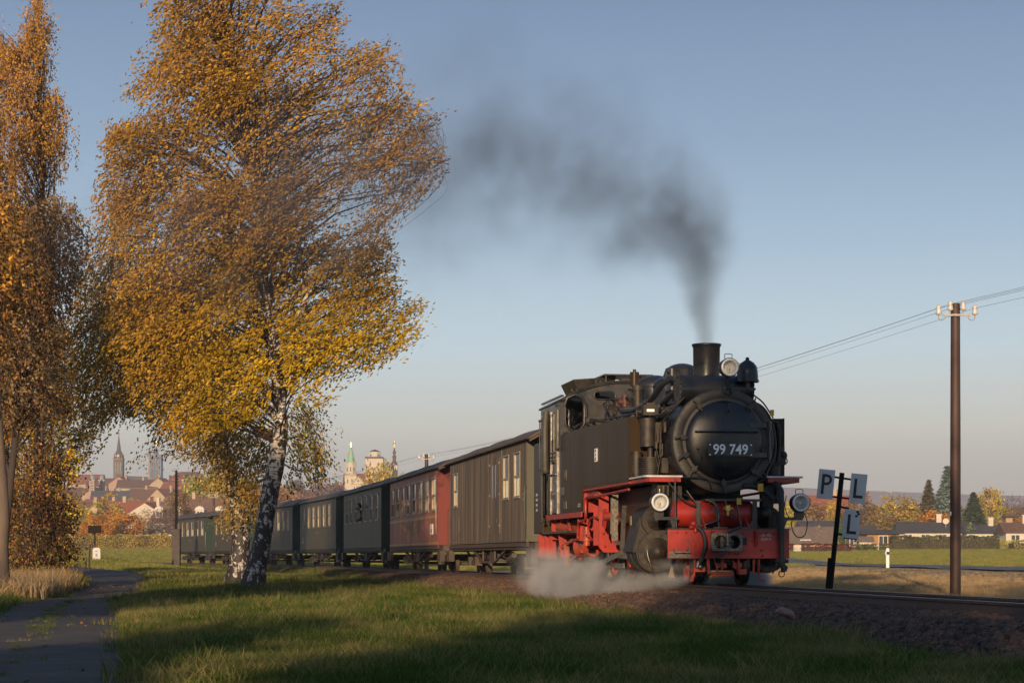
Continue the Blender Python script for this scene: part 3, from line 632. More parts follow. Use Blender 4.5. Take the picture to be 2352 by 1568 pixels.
# roof
b = MB(); V = []; y0r, y1r = 6.93, 9.22
for yv in (y0r, y1r):
    for x in xs: xx = x*1.012; V.append((xx,yv,arch(x)+.0))
    for x in xs: xx = x*1.0; V.append((xx,yv,arch(x)-.03))
n = NA+1
for i in range(NA): b_ = 2*n; 
fs = [(i,i+1,b_+i+1,b_+i) for i in range(NA)] + [(n+i,b_+n+i,b_+n+i+1,n+i+1) for i in range(NA)] + [(i,n+i,n+i+1,i+1) for i in range(NA)] + [(b_+i,b_+i+1,b_+n+i+1,b_+n+i) for i in range(NA)] + [(0,b_,b_+n,n),(NA,n+NA,b_+n+NA,b_+NA)]
b.add(V, fs, True); P('cab_roof', b, 'black_paint')
P('roof_edge', MB().tube([(x*1.01, 6.93, arch(x)+.01) for x in xs], .016, 6), 'black_paint')
for sg in (-1,1): P('rain_gutter', MB().bar((sg*1.20,7.05,3.40),(sg*1.19,9.22,3.40),.05,.03), 'black_paint')
P('roof_ventilator', MB().add([(-.78,7.6,3.45),(-.10,7.6,3.62),(-.10,8.7,3.62),(-.78,8.7,3.45),(-.90,7.5,3.74),(-.10,7.5,3.80),(-.10,8.8,3.80),(-.90,8.8,3.74)],[(0,1,5,4),(1,2,6,5),(2,3,7,6),(3,0,4,7),(4,5,6,7),(3,2,1,0)]), 'black_paint')
b = MB().box(-.38,.55,7.2,8.1,3.80,3.825)
for x in (-.34,.5):
    for y in (7.24,8.06): b.cyl((x,y,3.6),(x,y,3.81),.012,n=6)
P('roof_hatch', b, 'black_paint')
P('roof_duct', MB().box(-.1,.5,6.99,7.2,3.66,3.72), 'black_paint')
for (x,y) in ((-1.0,6.95),(-.55,6.95),(.8,6.95)): P('lifting_hook', MB().torus((x,y,arch(x)+.05),(0,1,0),.045,.014,14,6,-.6,3.6), 'black_paint')
# cab side (left): opening with rolled tarpaulin, low door, handrails, plates
for sg in (-1,1):
    X = sg*1.25; a, b2 = min(X, X-sg*.02), max(X, X-sg*.02)
    w = MB().box(a,b2,7.0,7.28,1.22,3.30); w.box(a,b2,7.28,8.75,3.12,3.30); w.box(a,b2,8.75,9.04,1.22,3.30)
    w.box(a,b2,7.28,7.9,2.05,2.16)
    cs = P('cab_side', w, 'black_paint')
    if sg < 0:
        for y in (7.24,7.92,8.80): P('door_post', MB().box(-1.275,-1.235,y-.02,y+.02,1.22,3.15), 'bare_steel', cs)
        P('sliding_window', MB().box(-1.262,-1.250,7.36,7.54,2.62,3.06).box(-1.262,-1.250,7.66,7.86,2.62,3.06), 'bare_steel', cs)
        P('window_pane', MB().add([(-1.24,7.30,2.2),(-1.24,7.88,2.2),(-1.24,7.88,3.1),(-1.24,7.30,3.1)],[(0,1,2,3)]), 'pane_glass', cs, fix=False)
        for z in (2.28,2.22,2.36): P('window_rail', MB().box(-1.28,-1.25,7.30,7.90,z,z+.025), 'bare_steel', cs)
        P('window_bar', MB().box(-1.272,-1.25,7.58,7.62,2.2,3.1).box(-1.272,-1.25,7.34,7.37,2.2,3.1).box(-1.272,-1.25,7.84,7.87,2.2,3.1), 'bare_steel', cs)
        P('tarpaulin', MB().curve([(-1.27,8.35,3.18),(-1.30,8.30,2.9),(-1.31,8.25,2.5),(-1.30,8.28,2.12),(-1.29,8.30,2.04)],[.07]*24+[.085],10,6), 'smokebox_grey', cs)
        P('cab_door', MB().box(-1.255,-1.235,7.30,7.92,1.24,2.05), 'black_paint', cs)
        P('door_handrail', MB().tube([(-1.26,7.36,1.96),(-1.30,7.36,1.96),(-1.30,7.86,1.96),(-1.26,7.86,1.96)],.013,6), 'bare_steel', cs)
        npl = P('number_plate', MB().box(-1.268,-1.256,7.36,7.86,1.50,1.66), 'black_paint', cs)
        text('99 749', .15, (-1.269,7.61,1.58), SIDE, 'bare_steel', loco, .002, name='number_lettering', sx=.85)
        text('Deutsche Reichsbahn', .075, (-1.258,7.61,1.83), SIDE, 'bare_steel', loco, .003, name='owner_lettering', sx=.62)
        text('Bw Zittau', .05, (-1.258,7.52,1.36), SIDE, 'bare_steel', loco, .003, name='depot_lettering', sx=.6)
        P('panel_strip', MB().box(-1.262,-1.24,7.96,8.22,1.24,2.0), 'smokebox_grey', cs)
    for y, z0, z1 in ((7.12,2.42,3.22),(8.88,2.1,3.05),(8.62,1.10,2.02)):
        hr = MB().cyl((X+sg*.05,y,z0),(X+sg*.05,y,z1),.013,n=8).ball((X+sg*.05,y,z0),.028,n=8,m=6).ball((X+sg*.05,y,z1),.028,n=8,m=6).cyl((X,y,z0),(X+sg*.05,y,z0),.012,n=6).cyl((X,y,z1),(X+sg*.05,y,z1),.012,n=6)
        P('handrail', hr, 'black_paint', cs)
P('handrail', MB().tube([(-1.2,6.94,2.70),(-1.2,6.86,2.70),(-.82,6.86,2.74),(-.82,6.94,2.74)],.014,8).ball((-1.2,6.86,2.70),.026,n=8,m=6).ball((-.82,6.86,2.74),.026,n=8,m=6), 'black_paint')
P('cab_floor', MB().box(-1.2,1.2,7.0,9.0,1.2,1.24), 'interior_dark'); P('firebox_backhead', MB().cyl((0,7.0,2.0),(0,7.5,2.0),.68,n=24), 'interior_dark')
P('cab_gauge_board', MB().box(-.95,-.80,8.98,9.0,2.75,2.95).box(-.95,-.78,8.96,9.0,2.83,2.87), 'paper')
P('cab_rear_window', MB().box(-1.08,-.83,8.995,9.015,2.78,3.0), 'paper')
# bunker
P('coal_bunker', MB().box(-1.22,1.22,9.05,10.0,.88,2.66), 'tank_reflect_brown', bevel=.02)
P('coal_heap', MB().prism([(-1.1,2.6),(-.9,2.78),(-.3,2.9),(.3,2.86),(.9,2.76),(1.1,2.6)],'y',9.1,9.95), 'grimy_black')
b = MB()
for i in range(4): b.add([(-1.223,9.55,1.62-i*.10),(-1.223,9.75,1.62-i*.10),(-1.223,9.75,1.67-i*.10),(-1.223,9.55,1.67-i*.10)],[(0,1,2,3)])
P('lettering', b, 'white_edge', fix=False)
P('rear_beam', MB().box(-1.1,1.1,9.92,10.06,.45,.88), 'red_paint')
# ------------------------------------------------------------------ frame, front beam
fb = P('front_beam', MB().box(-.94,.94,0,.045,.40,.835), 'red_paint', bevel=.004)
rv = []
def bolt(x, z, r=.019, par=fb, m='red_paint', y=-.004): P('rivet', MB().lathe((x,y+.004,z),(0,-1,0),[(r,0),(r*.8,.010),(.001,.014)],10), m, par)
for x in (-.80,-.66,-.52,-.38,.10,.22,.58,.70,.84): bolt(x,.785)
for x,z in ((-.08,.465),(.0,.465),(.09,.465),(.15,.465),(.36,.66),(.50,.77),(.52,.53)): bolt(x,z,.016)
for x,z in ((.50,.52),(.52,.44)): P('bolt_hole', MB().cyl((x,-.006,z),(x,.0,z),.02,n=12), 'grimy_black', fb)
P('beam_top_angle', MB().box(-.95,.95,-.02,.10,.837,.852), 'black_paint', fb)
P('stiffening_plate', MB().box(-.28,.44,-.014,-.001,.50,.835-.27).box(-.28,.44,-.03,-.001,.44+.12,.575), 'red_paint', fb)
P('step_plate', MB().box(-.93,-.60,-.02,-.001,.41,.50), 'coupler_grey', fb); P('tread_step', MB().box(-.85,-.64,-.12,-.02,.485,.505).box(-.86,-.84,-.12,-.0,.48,.54).box(-.65,-.63,-.12,-.0,.48,.54), 'coupler_grey', fb)
P('drain_bracket', MB().bar((-.52,-.01,.72),(-.55,-.01,.42),.018,.015).bar((-.52,-.01,.72),(-.50,-.01,.42),.018,.015).box(-.57,-.48,-.02,-.001,.66,.72), 'red_paint', fb)
for x in (-.26,.41):
    b = MB(); 
    for i in range(9): b.torus((x,-.03,.60+i*.025),(0,0,1),.024,.008,12,5)
    b.cyl((x,-.03,.58),(x,-.03,.83),.012,n=6); P('spring', b, 'red_paint', fb)
P('drawbar_hole', MB().box(.165,.275,-.008,-.001,.60,.71), 'interior_dark', fb)
text('Unt. Mei.', .062, (.575,-.002,.752), FRONT, 'white_edge', fb, .001, sx=.75); text('02.04.14', .062, (.575,-.002,.69), FRONT, 'white_edge', fb, .001, sx=.75)
# coupler
CX = -.115
b = MB(); pts = rrect(CX,.648,.24,.135,.05,4); 
N_ = 72
def ring_face(b, y):
    out = pts; 
# plate with two round mouths: outer loop stitched to two discs through short strips
import bmesh
def plate_with_holes(outer, holes, y0, y1):
    bm = bmesh.new()
    def loop(pp, y): 
        vs = [bm.verts.new((x, y, z)) for x, z in pp]; return vs, [bm.edges.new((vs[i], vs[(i+1) % len(vs)])) for i in range(len(vs))]
    eds = []; vo, e = loop(outer, y0); eds += e
    for h in holes: v_, e = loop(h, y0); eds += e
    bmesh.ops.triangle_fill(bm, use_beauty=True, use_dissolve=False, edges=eds)
    r_ = bmesh.ops.extrude_face_region(bm, geom=list(bm.faces)); 
    for v in [g for g in r_['geom'] if isinstance(g, bmesh.types.BMVert)]: v.co.y = y1
    bmesh.ops.recalc_face_normals(bm, faces=bm.faces); me = bpy.data.meshes.new('coupler_plate'); bm.to_mesh(me); bm.free(); return me
circ = lambda cx, cz, r, n=28: [(cx+r*math.cos(2*math.pi*i/n), cz+r*math.sin(2*math.pi*i/n)) for i in range(n)]
me = plate_with_holes(pts, [circ(CX-.098,.645,.098), circ(CX+.108,.645,.098)], -.30, -.24)
cp = bpy.data.objects.new('coupler', me); COL.objects.link(cp); cp.parent = loco; me.materials.append(M['coupler_grey'])
for x in (CX-.098, CX+.108): P('coupler_mouth', MB().lathe((x,-.30,.645),(0,1,0),[(.099,0.005),(.085,.10),(.07,.22)],24).cyl((x,-.08,.645),(x,-.07,.645),.075,n=16), 'black_paint', cp)
P('coupler_pin', MB().cyl((CX+.005,-.31,.77),(CX+.005,-.31,.56),.016,n=8).cyl((CX-.05,-.285,.64),(CX+.10,-.285,.655),.012,n=8).ball((CX,-.31,.60),.03,n=8,m=6), 'bare_steel', cp)
P('coupler_handle', MB().cyl((CX+.01,-.30,.78),(CX+.22,-.36,.88),.022,n=10), 'rubber', cp); P('coupler_handle', MB().cyl((CX-.02,-.30,.49),(CX-.17,-.34,.41),.022,n=10), 'rubber', cp)
P('draw_gear', MB().box(CX-.08,CX+.08,-.24,0,.56,.73), 'coupler_grey', cp)
# air reservoir behind the beam, its brackets and shelf
b = MB().cyl((-.70,.48,1.08),(.42,.48,1.08),.205,n=32); b.lathe((-.70,.48,1.08),(-1,0,0),[(.205,0),(.18,.05),(.10,.08),(.001,.09)],32).lathe((.42,.48,1.08),(1,0,0),[(.205,0),(.18,.05),(.10,.08),(.001,.09)],32)
for x in (-.25,.0,.36): b.ring((x,.48,1.08),(1,0,0),.212,.20,.03,32)
P('brake_air_reservoir', b, 'red_paint')
b = MB().box(-.30,.58,.22,.50,1.268,1.30)
P('reservoir_shelf', b, 'smokebox_grey')
for x in (-.42,.46): P('shelf_bracket', MB().box(x-.035,x+.035,.20,.22,.855,1.266).add([(x-.035,.2,.855),(x-.12,.2,.855),(x-.035,.2,.97),(x-.035,.22,.855),(x-.12,.22,.855),(x-.035,.22,.97)],[(0,1,2),(5,4,3),(1,4,5,2)]), 'smokebox_grey')
for x, dx in ((-.19,.05),(.16,.05)): P('brace', MB().bar((x,.18,1.26),(x+dx+.03,.16,.86),.045,.02).box(x-.02,x+.2,.1,.25,.853,.875), 'black_paint')
for pts_, r in (([(-.25,.20,1.27),(-.15,.16,1.2),(-.12,.14,1.0),(-.2,.14,.95),(-.3,.14,.92),(-.36,.16,.9)],.022), ([(.0,.2,1.28),(.02,.16,1.1),(.06,.15,1.02),(.12,.16,1.05)],.018), ([(-.9,.15,1.55),(-.78,.14,1.4),(-.62,.14,1.25),(-.46,.16,1.18)],.012),([(-.80,.12,1.60),(-.80,.12,1.2),(-.78,.12,.86)],.014),([(-.66,.2,1.62),(-.3,.2,1.60),(-.2,.25,1.45)],.014)):
    P('pipe', MB().curve(pts_, r, 8, 5), 'black_paint')
P('silver_rod', MB().cyl((-.62,.14,1.42),(-.46,.16,1.22),.012,n=8), 'bare_steel')
P('bell_valve', MB().cyl((.02,.14,1.12),(.02,.14,1.20),.05,n=14).cyl((.02,.14,1.05),(.02,.14,1.12),.02,n=8).cyl((-.05,.14,1.15),(.10,.14,1.15),.025,n=8), 'brass')
for x, z, w in ((.185,1.26,.05),(.52,1.47,.06),(.70,2.60,.045)):
    t_ = P('yellow_tag', MB().box(x-w*.7,x+w*.7,.10,.106,z-w,z+w), 'yellow_tag')
P('brake_valve', MB().cyl((-.62,-.03,.86),(-.50,-.03,.90),.035,n=12).ball((-.56,-.04,.92),.055,n=12,m=8).cyl((-.52,-.02,.80),(-.52,-.02,.90),.03,n=10).cyl((-.50,-.04,.87),(-.43,-.02,.89),.02,n=8), 'red_paint')
P('brake_hose', MB().curve([(-.51,-.05,.87),(-.44,-.10,.80),(-.40,-.12,.66),(-.41,-.12,.52),(-.45,-.09,.40),(-.47,-.06,.34)],.033,10,6), 'rubber')
P('hose_coupling', MB().cyl((-.48,-.06,.36),(-.50,-.05,.27),.03,n=10).ball((-.46,-.05,.28),.035,n=8,m=6), 'bare_steel')
P('heating_pipe', MB().curve([(.80,.30,1.55),(.80,.05,1.45),(.80,-.04,1.35),(.80,-.06,.9),(.80,-.06,.32)],[.05]*12+[.045]*13,12,6), 'rubber')
P('hose_coupling', MB().cyl((.70,-.06,.36),(.90,-.06,.36),.03,n=10).cyl((.80,-.06,.38),(.84,-.06,.20),.045,n=12).torus((.80,-.06,.17),(0,1,0),.045,.008,14,6).ball((.86,-.06,.26),.04,n=8,m=6), 'rubber')
P('steam_pipe', MB().curve([(.30,.3,1.5),(.5,.28,1.48),(.66,.26,1.40),(.78,.2,1.30)],.045,10,6), 'rubber')
P('valve_cluster', MB().box(.62,.76,.3,.5,1.0,1.5).ball((.66,.3,1.08),.09,n=10,m=8).box(.72,.8,.35,.6,.86,1.6).cyl((.6,.3,1.2),(.7,.3,1.2),.04,n=8), 'grimy_black')
P('valve_cluster', MB().box(.86,1.05,.75,1.0,1.25,1.55).cyl((.95,.7,1.3),(.95,.7,1.55),.05,n=10), 'grimy_black')
P('valve_cluster', MB().box(-.98,-.80,.5,.9,1.35,1.55).cyl((-.9,.45,1.35),(-.9,.45,1.5),.045,n=10).box(-.75,-.60,.5,.9,.86,1.5), 'grimy_black')
P('cylinder_cock', MB().cyl((-1.0,.28,1.40),(-1.0,.28,1.46),.014,n=8), 'brass')
# side frames
for x in (-.34,.34):
    P('main_frame', MB().prism([(.05,.42),(.05,.84),(.6,1.25),(9.9,1.25),(9.9,.42),(7.0,.30),(.6,.30)],'x',x-.012,x+.012), 'red_grimy')
# big curved red bracket under the tank plus plates
for sg in (-1,1):
    x = sg*1.16
    b = MB(); pr = [(4.95,1.58),(4.35,1.50),(3.80,1.42),(3.80,.62),(3.70,.50),(3.40,.48),(3.40,.62),(3.62,.66),(3.64,1.30),(3.30,1.56),(4.9,1.60)]
    mirror = lambda pl: [(x_*-sg, z_) for x_, z_ in pl]
    P('motion_bracket', MB().prism(mirror([(-1.16,1.50),(-1.16,.60),(-1.08,.50),(-.74,.50),(-.74,.62),(-.95,.65),(-.99,.74),(-.99,1.45),(-.99,1.56),(-1.16,1.56)]),'y',3.97,4.0), 'red_paint', bevel=.004)
    P('guard_plate', MB().prism(mirror([(-1.23,1.20),(-.86,1.20),(-.86,1.56),(-1.18,1.575),(-1.22,1.50)]),'y',4.93,4.955), 'red_paint')
    P('motion_side_plate', MB().prism([(4.0,1.40),(4.0,1.56),(4.9,1.57),(4.9,1.45)],'x',x-.012,x+.012), 'red_paint')
    P('cross_plate', MB().prism(mirror([(-1.20,.72),(-.92,.66),(-.88,1.16),(-1.20,1.16)]),'y',5.62,5.64), 'red_paint')
    P('footplate_girder', MB().box(sg*1.24-.012,sg*1.24+.012,5.05,8.5,1.12,1.215).box(min(sg*1.24,sg*.8),max(sg*1.24,sg*.8),5.05,8.4,1.20,1.216), 'red_paint')
    P('cross_plate', MB().box(min(x,x-sg*.55),max(x,x-sg*.55),4.42,4.44,.62,1.2), 'red_paint')
    P('cross_plate', MB().box(min(x,x-sg*.5),max(x,x-sg*.5),8.38,8.40,.75,1.2), 'red_paint')
    P('rear_step', MB().box(min(sg*1.2,sg*.9),max(sg*1.2,sg*.9),9.58,9.61,.42,.88), 'red_paint')
    for yq_, xa_, xb_ in ((8.95,1.20,1.07),(8.55,1.18,1.05),(7.7,1.16,1.0)): P('step_hanger', MB().prism([(sg*xa_,.86),(sg*xb_,.86),(sg*(xb_-.02),.40),(sg*(xa_-.05),.40)],'y',yq_,yq_+.03), 'red_paint')
    P('step_board', MB().box(min(sg*1.24,sg*1.0),max(sg*1.24,sg*1.0),6.4,9.0,.86,.90), 'black_paint')
    P('step_board', MB().box(min(sg*1.24,sg*1.0),max(sg*1.24,sg*1.0),8.6,9.6,.38,.41), 'coupler_grey')
    P('crosshead_guide', MB().bar((sg*.97,2.0,.62),(sg*.97,3.5,.66),.07,.06).bar((sg*.97,2.0,.40),(sg*.97,3.5,.44),.07,.05), 'bare_steel')
    P('piston_rod', MB().cyl((sg*.93,1.7,.50),(sg*.93,2.6,.51),.03,n=10), 'bare_steel')
    P('crosshead', MB().box(sg*.97-.05,sg*.97+.05,2.5,2.72,.42,.64), 'bare_steel')
    P('connecting_rod', MB().bar((sg*1.0,2.6,.52),(sg*1.0,4.7,.30),.03,.09), 'bare_steel')
    P('coupling_rod', MB().bar((sg*.92,3.1,.28),(sg*.92,7.3,.28),.03,.08), 'bare_steel')
    P('combination_lever', MB().bar((sg*1.08,2.35,1.25),(sg*1.08,2.55,.45),.025,.07).bar((sg*1.08,2.42,1.0),(sg*1.08,2.9,1.08),.025,.05), 'bare_steel')
    P('expansion_link', MB().bar((sg*1.06,3.15,1.45),(sg*1.06,3.20,.70),.05,.10).bar((sg*1.10,3.18,1.40),(sg*1.10,3.22,.80),.03,.05), 'coupler_grey')
    P('link_bearing', MB().cyl((sg*1.02,3.32,1.10),(sg*1.22,3.32,1.10),.07,n=14).prism([(3.28,1.22),(3.42,1.22),(3.55,.95),(3.40,.90)],'x',sg*1.18-.02,sg*1.18+.02), 'red_paint')
    for (y, z) in ((1.08,1.20),(1.08,1.0),(1.08,.82),(1.06,.60),(1.08,1.45)): P('bolt_head', MB().lathe((sg*y,3.97,z),(0,-1,0),[(.03,0),(.026,.012),(.001,.02)],10), 'red_paint')
    P('reversing_rod', MB().cyl((sg*1.2,1.5,1.48),(sg*1.2,5.0,1.43),.022,n=8), 'red_paint')
    P('drain_pipe', MB().curve([(sg*1.2,4.0,1.47),(sg*1.22,4.65,1.45),(sg*1.22,4.78,1.38),(sg*1.22,4.80,1.12),(sg*1.2,5.0,1.06),(sg*1.2,5.4,1.04),(sg*1.2,5.55,.98),(sg*1.2,5.6,.80),(sg*1.18,5.7,.74),(sg*1.1,6.6,.72)],.026,8,5), 'red_paint')
    P('drain_pipe', MB().curve([(sg*1.15,4.0,1.08),(sg*1.15,4.6,1.10),(sg*1.15,4.9,1.0),(sg*1.12,4.95,.8),(sg*1.1,4.8,.72)],.02,8,5), 'red_paint')
    P('injector', MB().cyl((sg*1.12,5.2,.62),(sg*1.12,5.2,.95),.06,n=14).cyl((sg*1.12,5.2,.70),(sg*1.12,5.2,.74),.085,n=14).cyl((sg*1.12,5.2,.86),(sg*1.12,5.2,.90),.08,n=14).cyl((sg*1.12,5.0,.8),(sg*1.12,5.4,.8),.035,n=8), 'red_grimy')
    P('brake_cylinder', MB().cyl((sg*.85,6.7,.95),(sg*1.05,7.9,.97),.13,n=20).cyl((sg*.85,6.0,.62),(sg*1.0,6.3,.60),.19,n=24), 'red_grimy')
    P('ash_pan_arm', MB().bar((sg*1.1,6.6,.72),(sg*1.1,7.9,.58),.04,.06).bar((sg*1.1,7.2,.66),(sg*1.08,7.25,.25),.06,.10).bar((sg*1.05,6.0,.52),(sg*1.05,7.4,.30),.04,.05), 'red_grimy')
    for y in (6.9,7.6,8.2): P('frame_bracket', MB().bar((sg*1.12,y,1.15),(sg*1.05,y+.1,.88),.05,.05), 'red_grimy')
    # cylinder block
    b = MB().cyl((sg*.88,.95,.50),(sg*.88,1.75,.50),.31,n=40).cyl((sg*.88,1.0,.98),(sg*.88,1.75,.98),.235,n=36)
    b.prism([(.60*sg,.40),(1.245*sg,.50),(1.10*sg,1.05),(.60*sg,1.2)],'y',1.03,1.72)
    cb = P('cylinder_block', b, 'grimy_black')
    b = MB().ring((sg*.88,.905,.50),(0,1,0),.305,.10,.045,40).lathe((sg*.88,.905,.50),(0,-1,0),[(.22,0),(.20,.02),(.12,.03),(.11,.10),(.001,.12)],32)
    for i in range(14): a = 2*math.pi*i/14; b.cyl((sg*.88+.270*math.cos(a),.905,.50+.270*math.sin(a)),(sg*.88+.270*math.cos(a),.875,.50+.270*math.sin(a)),.02,n=8)
    P('cylinder_cover', b, 'grimy_black', cb)
    b = MB().ring((sg*.88,.955,.98),(0,1,0),.235,.08,.045,36).lathe((sg*.88,.955,.98),(0,-1,0),[(.15,0),(.14,.02),(.09,.03),(.08,.10),(.001,.13)],28)
    for i in range(12): a = 2*math.pi*i/12; b.cyl((sg*.88+.205*math.cos(a),.955,.98+.205*math.sin(a)),(sg*.88+.205*math.cos(a),.93,.98+.205*math.sin(a)),.017,n=8)
    P('valve_cover', b, 'grimy_black', cb)
    P('cylinder_band', MB().torus((sg*.88,.97,.50),(0,1,0),.315,.012,40,6).torus((sg*.88,1.4,.50),(0,1,0),.315,.010,40,6), 'grimy_black', cb)
    P('indicator_plate', MB().box(min(sg*1.19,sg*1.20),max(sg*1.19,sg*1.20),1.35,1.45,.92,1.06), 'brass', cb)
    P('drain_pipe', MB().curve([(sg*1.0,.95,.75),(sg*1.05,.88,.5),(sg*1.0,.86,.3),(sg*.95,.9,.16)],.010,6,5), 'bare_steel')
    P('guard_iron', MB().bar((sg*.50,.12,.42),(sg*.50,.16,.16),.05,.02).bar((sg*.50,.16,.16),(sg*.56,.08,.06),.05,.02), 'red_grimy')
# wheels
def wheel(x, y, r, nsp=9, rimw=.05):
    sg = 1 if x > 0 else -1
    rt = P('wheel', MB().lathe((x,y,r),(sg,0,0),[(r-.055,-.055),(r+.025,-.055),(r+.025,-.032),(r+.002,-.02),(r,.055),(r-.055,.055)],40), 'wheel_tread')
    b = MB().ring((x+sg*.02-.0,y,r),(sg,0,0),r-.05,r-.05-rimw,.03,36).cyl((x-sg*.02,y,r),(x+sg*.07,y,r),.07,n=16)
    for i in range(nsp):
        a = 2*math.pi*i/nsp; b.bar((x+sg*.02,y+.05*math.cos(a),r+.05*math.sin(a)),(x+sg*.02,y+(r-.08)*math.cos(a),r+(r-.08)*math.sin(a)),.03,.035)
    P('wheel_spokes', b, 'red_paint', rt); return rt
AX = [(.75,.275),(3.1,.40),(4.5,.40),(5.9,.40),(7.3,.40),(9.1,.275)]
for y, r in AX:
    for x in (-.41,.41): wheel(x, y, r, 8 if r < .3 else 11)
    P('axle', MB().cyl((-.40,y,r),(.40,y,r),.06,n=12), 'grimy_black')
for y in (3.1,4.5,5.9,7.3):
    for sg in (-1,1): P('counterweight', MB().prism([(y+.18,.15),(y+.33,.28),(y+.33,.52),(y+.18,.65)],'x',sg*.44,sg*.475), 'red_paint')
# clutter between the wheels below the beam
b = MB().box(-.22,.16,.30,.42,.14,.20).bar((-.30,.1,.42),(-.28,.12,.18),.04,.04).bar((-.18,.2,.42),(-.12,.2,.2),.02,.02).bar((-.02,.2,.42),(-.06,.2,.24),.02,.02).box(-.14,.02,.2,.3,.26,.33).box(.12,.26,.2,.3,.26,.33).bar((.10,.2,.42),(.16,.2,.24),.02,.02).bar((.42,.12,.42),(.42,.14,.18),.03,.03)
b.cyl((-.06,.18,.40),(-.06,.18,.22),.02,n=8).cyl((.2,.18,.40),(.2,.18,.22),.02,n=8).box(-.50,-.34,.1,.3,.20,.26).box(.2,.32,.15,.3,.16,.24)
P('truck_frame', b, 'red_grimy')
b = MB().cyl((-.3,.4,.33),(.3,.4,.33),.05,n=10).box(-.3,.3,.5,.9,.36,.62).box(-.10,.10,.22,.5,.35,.42)
for i in range(12): b.cyl((-.30+i*.055,.3,.24+.05*(i%3)),(-.30+i*.055,.3,.29+.05*(i%3)),.014,n=6)
P('truck_springs', b, 'grimy_black')
b = MB().box(-.95,.95,.10,.12,.30,.32)
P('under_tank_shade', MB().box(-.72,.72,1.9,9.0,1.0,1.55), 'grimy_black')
P('ash_pan', MB().box(-.30,.30,5.0,7.2,.45,1.2), 'grimy_black')

# ================================================================== coaches
mat('van_green', (0.060,0.044,0.032), (0.25,0.18,0.12), 2.6, rough=0.5, stretch=(1,2.4,0.10), coat=0.0, spec=0.3, rough2=0.6, c3=(0.035,0.033,0.03), s3=3, t3=(0.5,0.65), bump=0.02)
mat('coach_green', (0.045,0.045,0.030), (0.090,0.068,0.046), 1.5, rough=0.5, stretch=(1,1.6,0.25), coat=0.0, spec=0.3, rough2=0.6)
mat('coach_green_pale', (0.065,0.054,0.036), (0.125,0.092,0.062), 1.5, rough=0.5, stretch=(1,1.6,0.2), coat=0.0, spec=0.3, rough2=0.6, c3=(0.05,0.045,0.035), s3=5, t3=(0.5,0.65))
mat('end_green', (0.070,0.070,0.047), (0.088,0.082,0.056), 2, rough=0.5)
mat('end_dark_green', (0.018,0.045,0.034), (0.014,0.03,0.024), 2, rough=0.5)
mat('coach_red', (0.42,0.060,0.034), (0.36,0.125,0.08), 1.6, rough=0.48, stretch=(1,2.2,0.15), coat=0.0, spec=0.3, rough2=0.58, c3=(0.17,0.075,0.05), s3=2.4, t3=(0.48,0.6))
mat('end_red', (0.16,0.013,0.009), (0.13,0.011,0.008), 3, rough=0.5)
mat('roof_tar', (0.070,0.052,0.040), (0.11,0.080,0.058), 3, rough=0.6, spec=0.3, stretch=(1,0.5,1), bump=0.08, bscale=8, c3=(0.11,0.075,0.055), s3=1.0, t3=(0.5,0.7))
mat('underframe_brown', (0.09,0.06,0.042), (0.055,0.038,0.03), 6, rough=0.75, bump=0.2, bscale=30)
mat('underframe_dark', (0.022,0.018,0.016), (0.03,0.024,0.02), 6, rough=0.7)
mat('window_trim', (0.30,0.25,0.19), (0.2,0.165,0.13), 8, rough=0.35, metal=0.2)
mat('sunlit_reveal', (0.62,0.50,0.32), (0.5,0.40,0.26), 8, rough=0.5); mat('curtain_cream', (0.86,0.80,0.60), (0.80,0.72,0.52), 6, rough=0.7, stretch=(6,6,0.4))  # reveal: sun on the far window jamb, put in as pale gold colour
mat('yellow_stripe', (0.42,0.27,0.05), (0.30,0.19,0.06), 3, rough=0.5)
mat('coach_inside', (0.09,0.06,0.035), rough=0.7)
mat('glass_dark', (0.02,0.02,0.022), rough=0.06, spec=0.8)

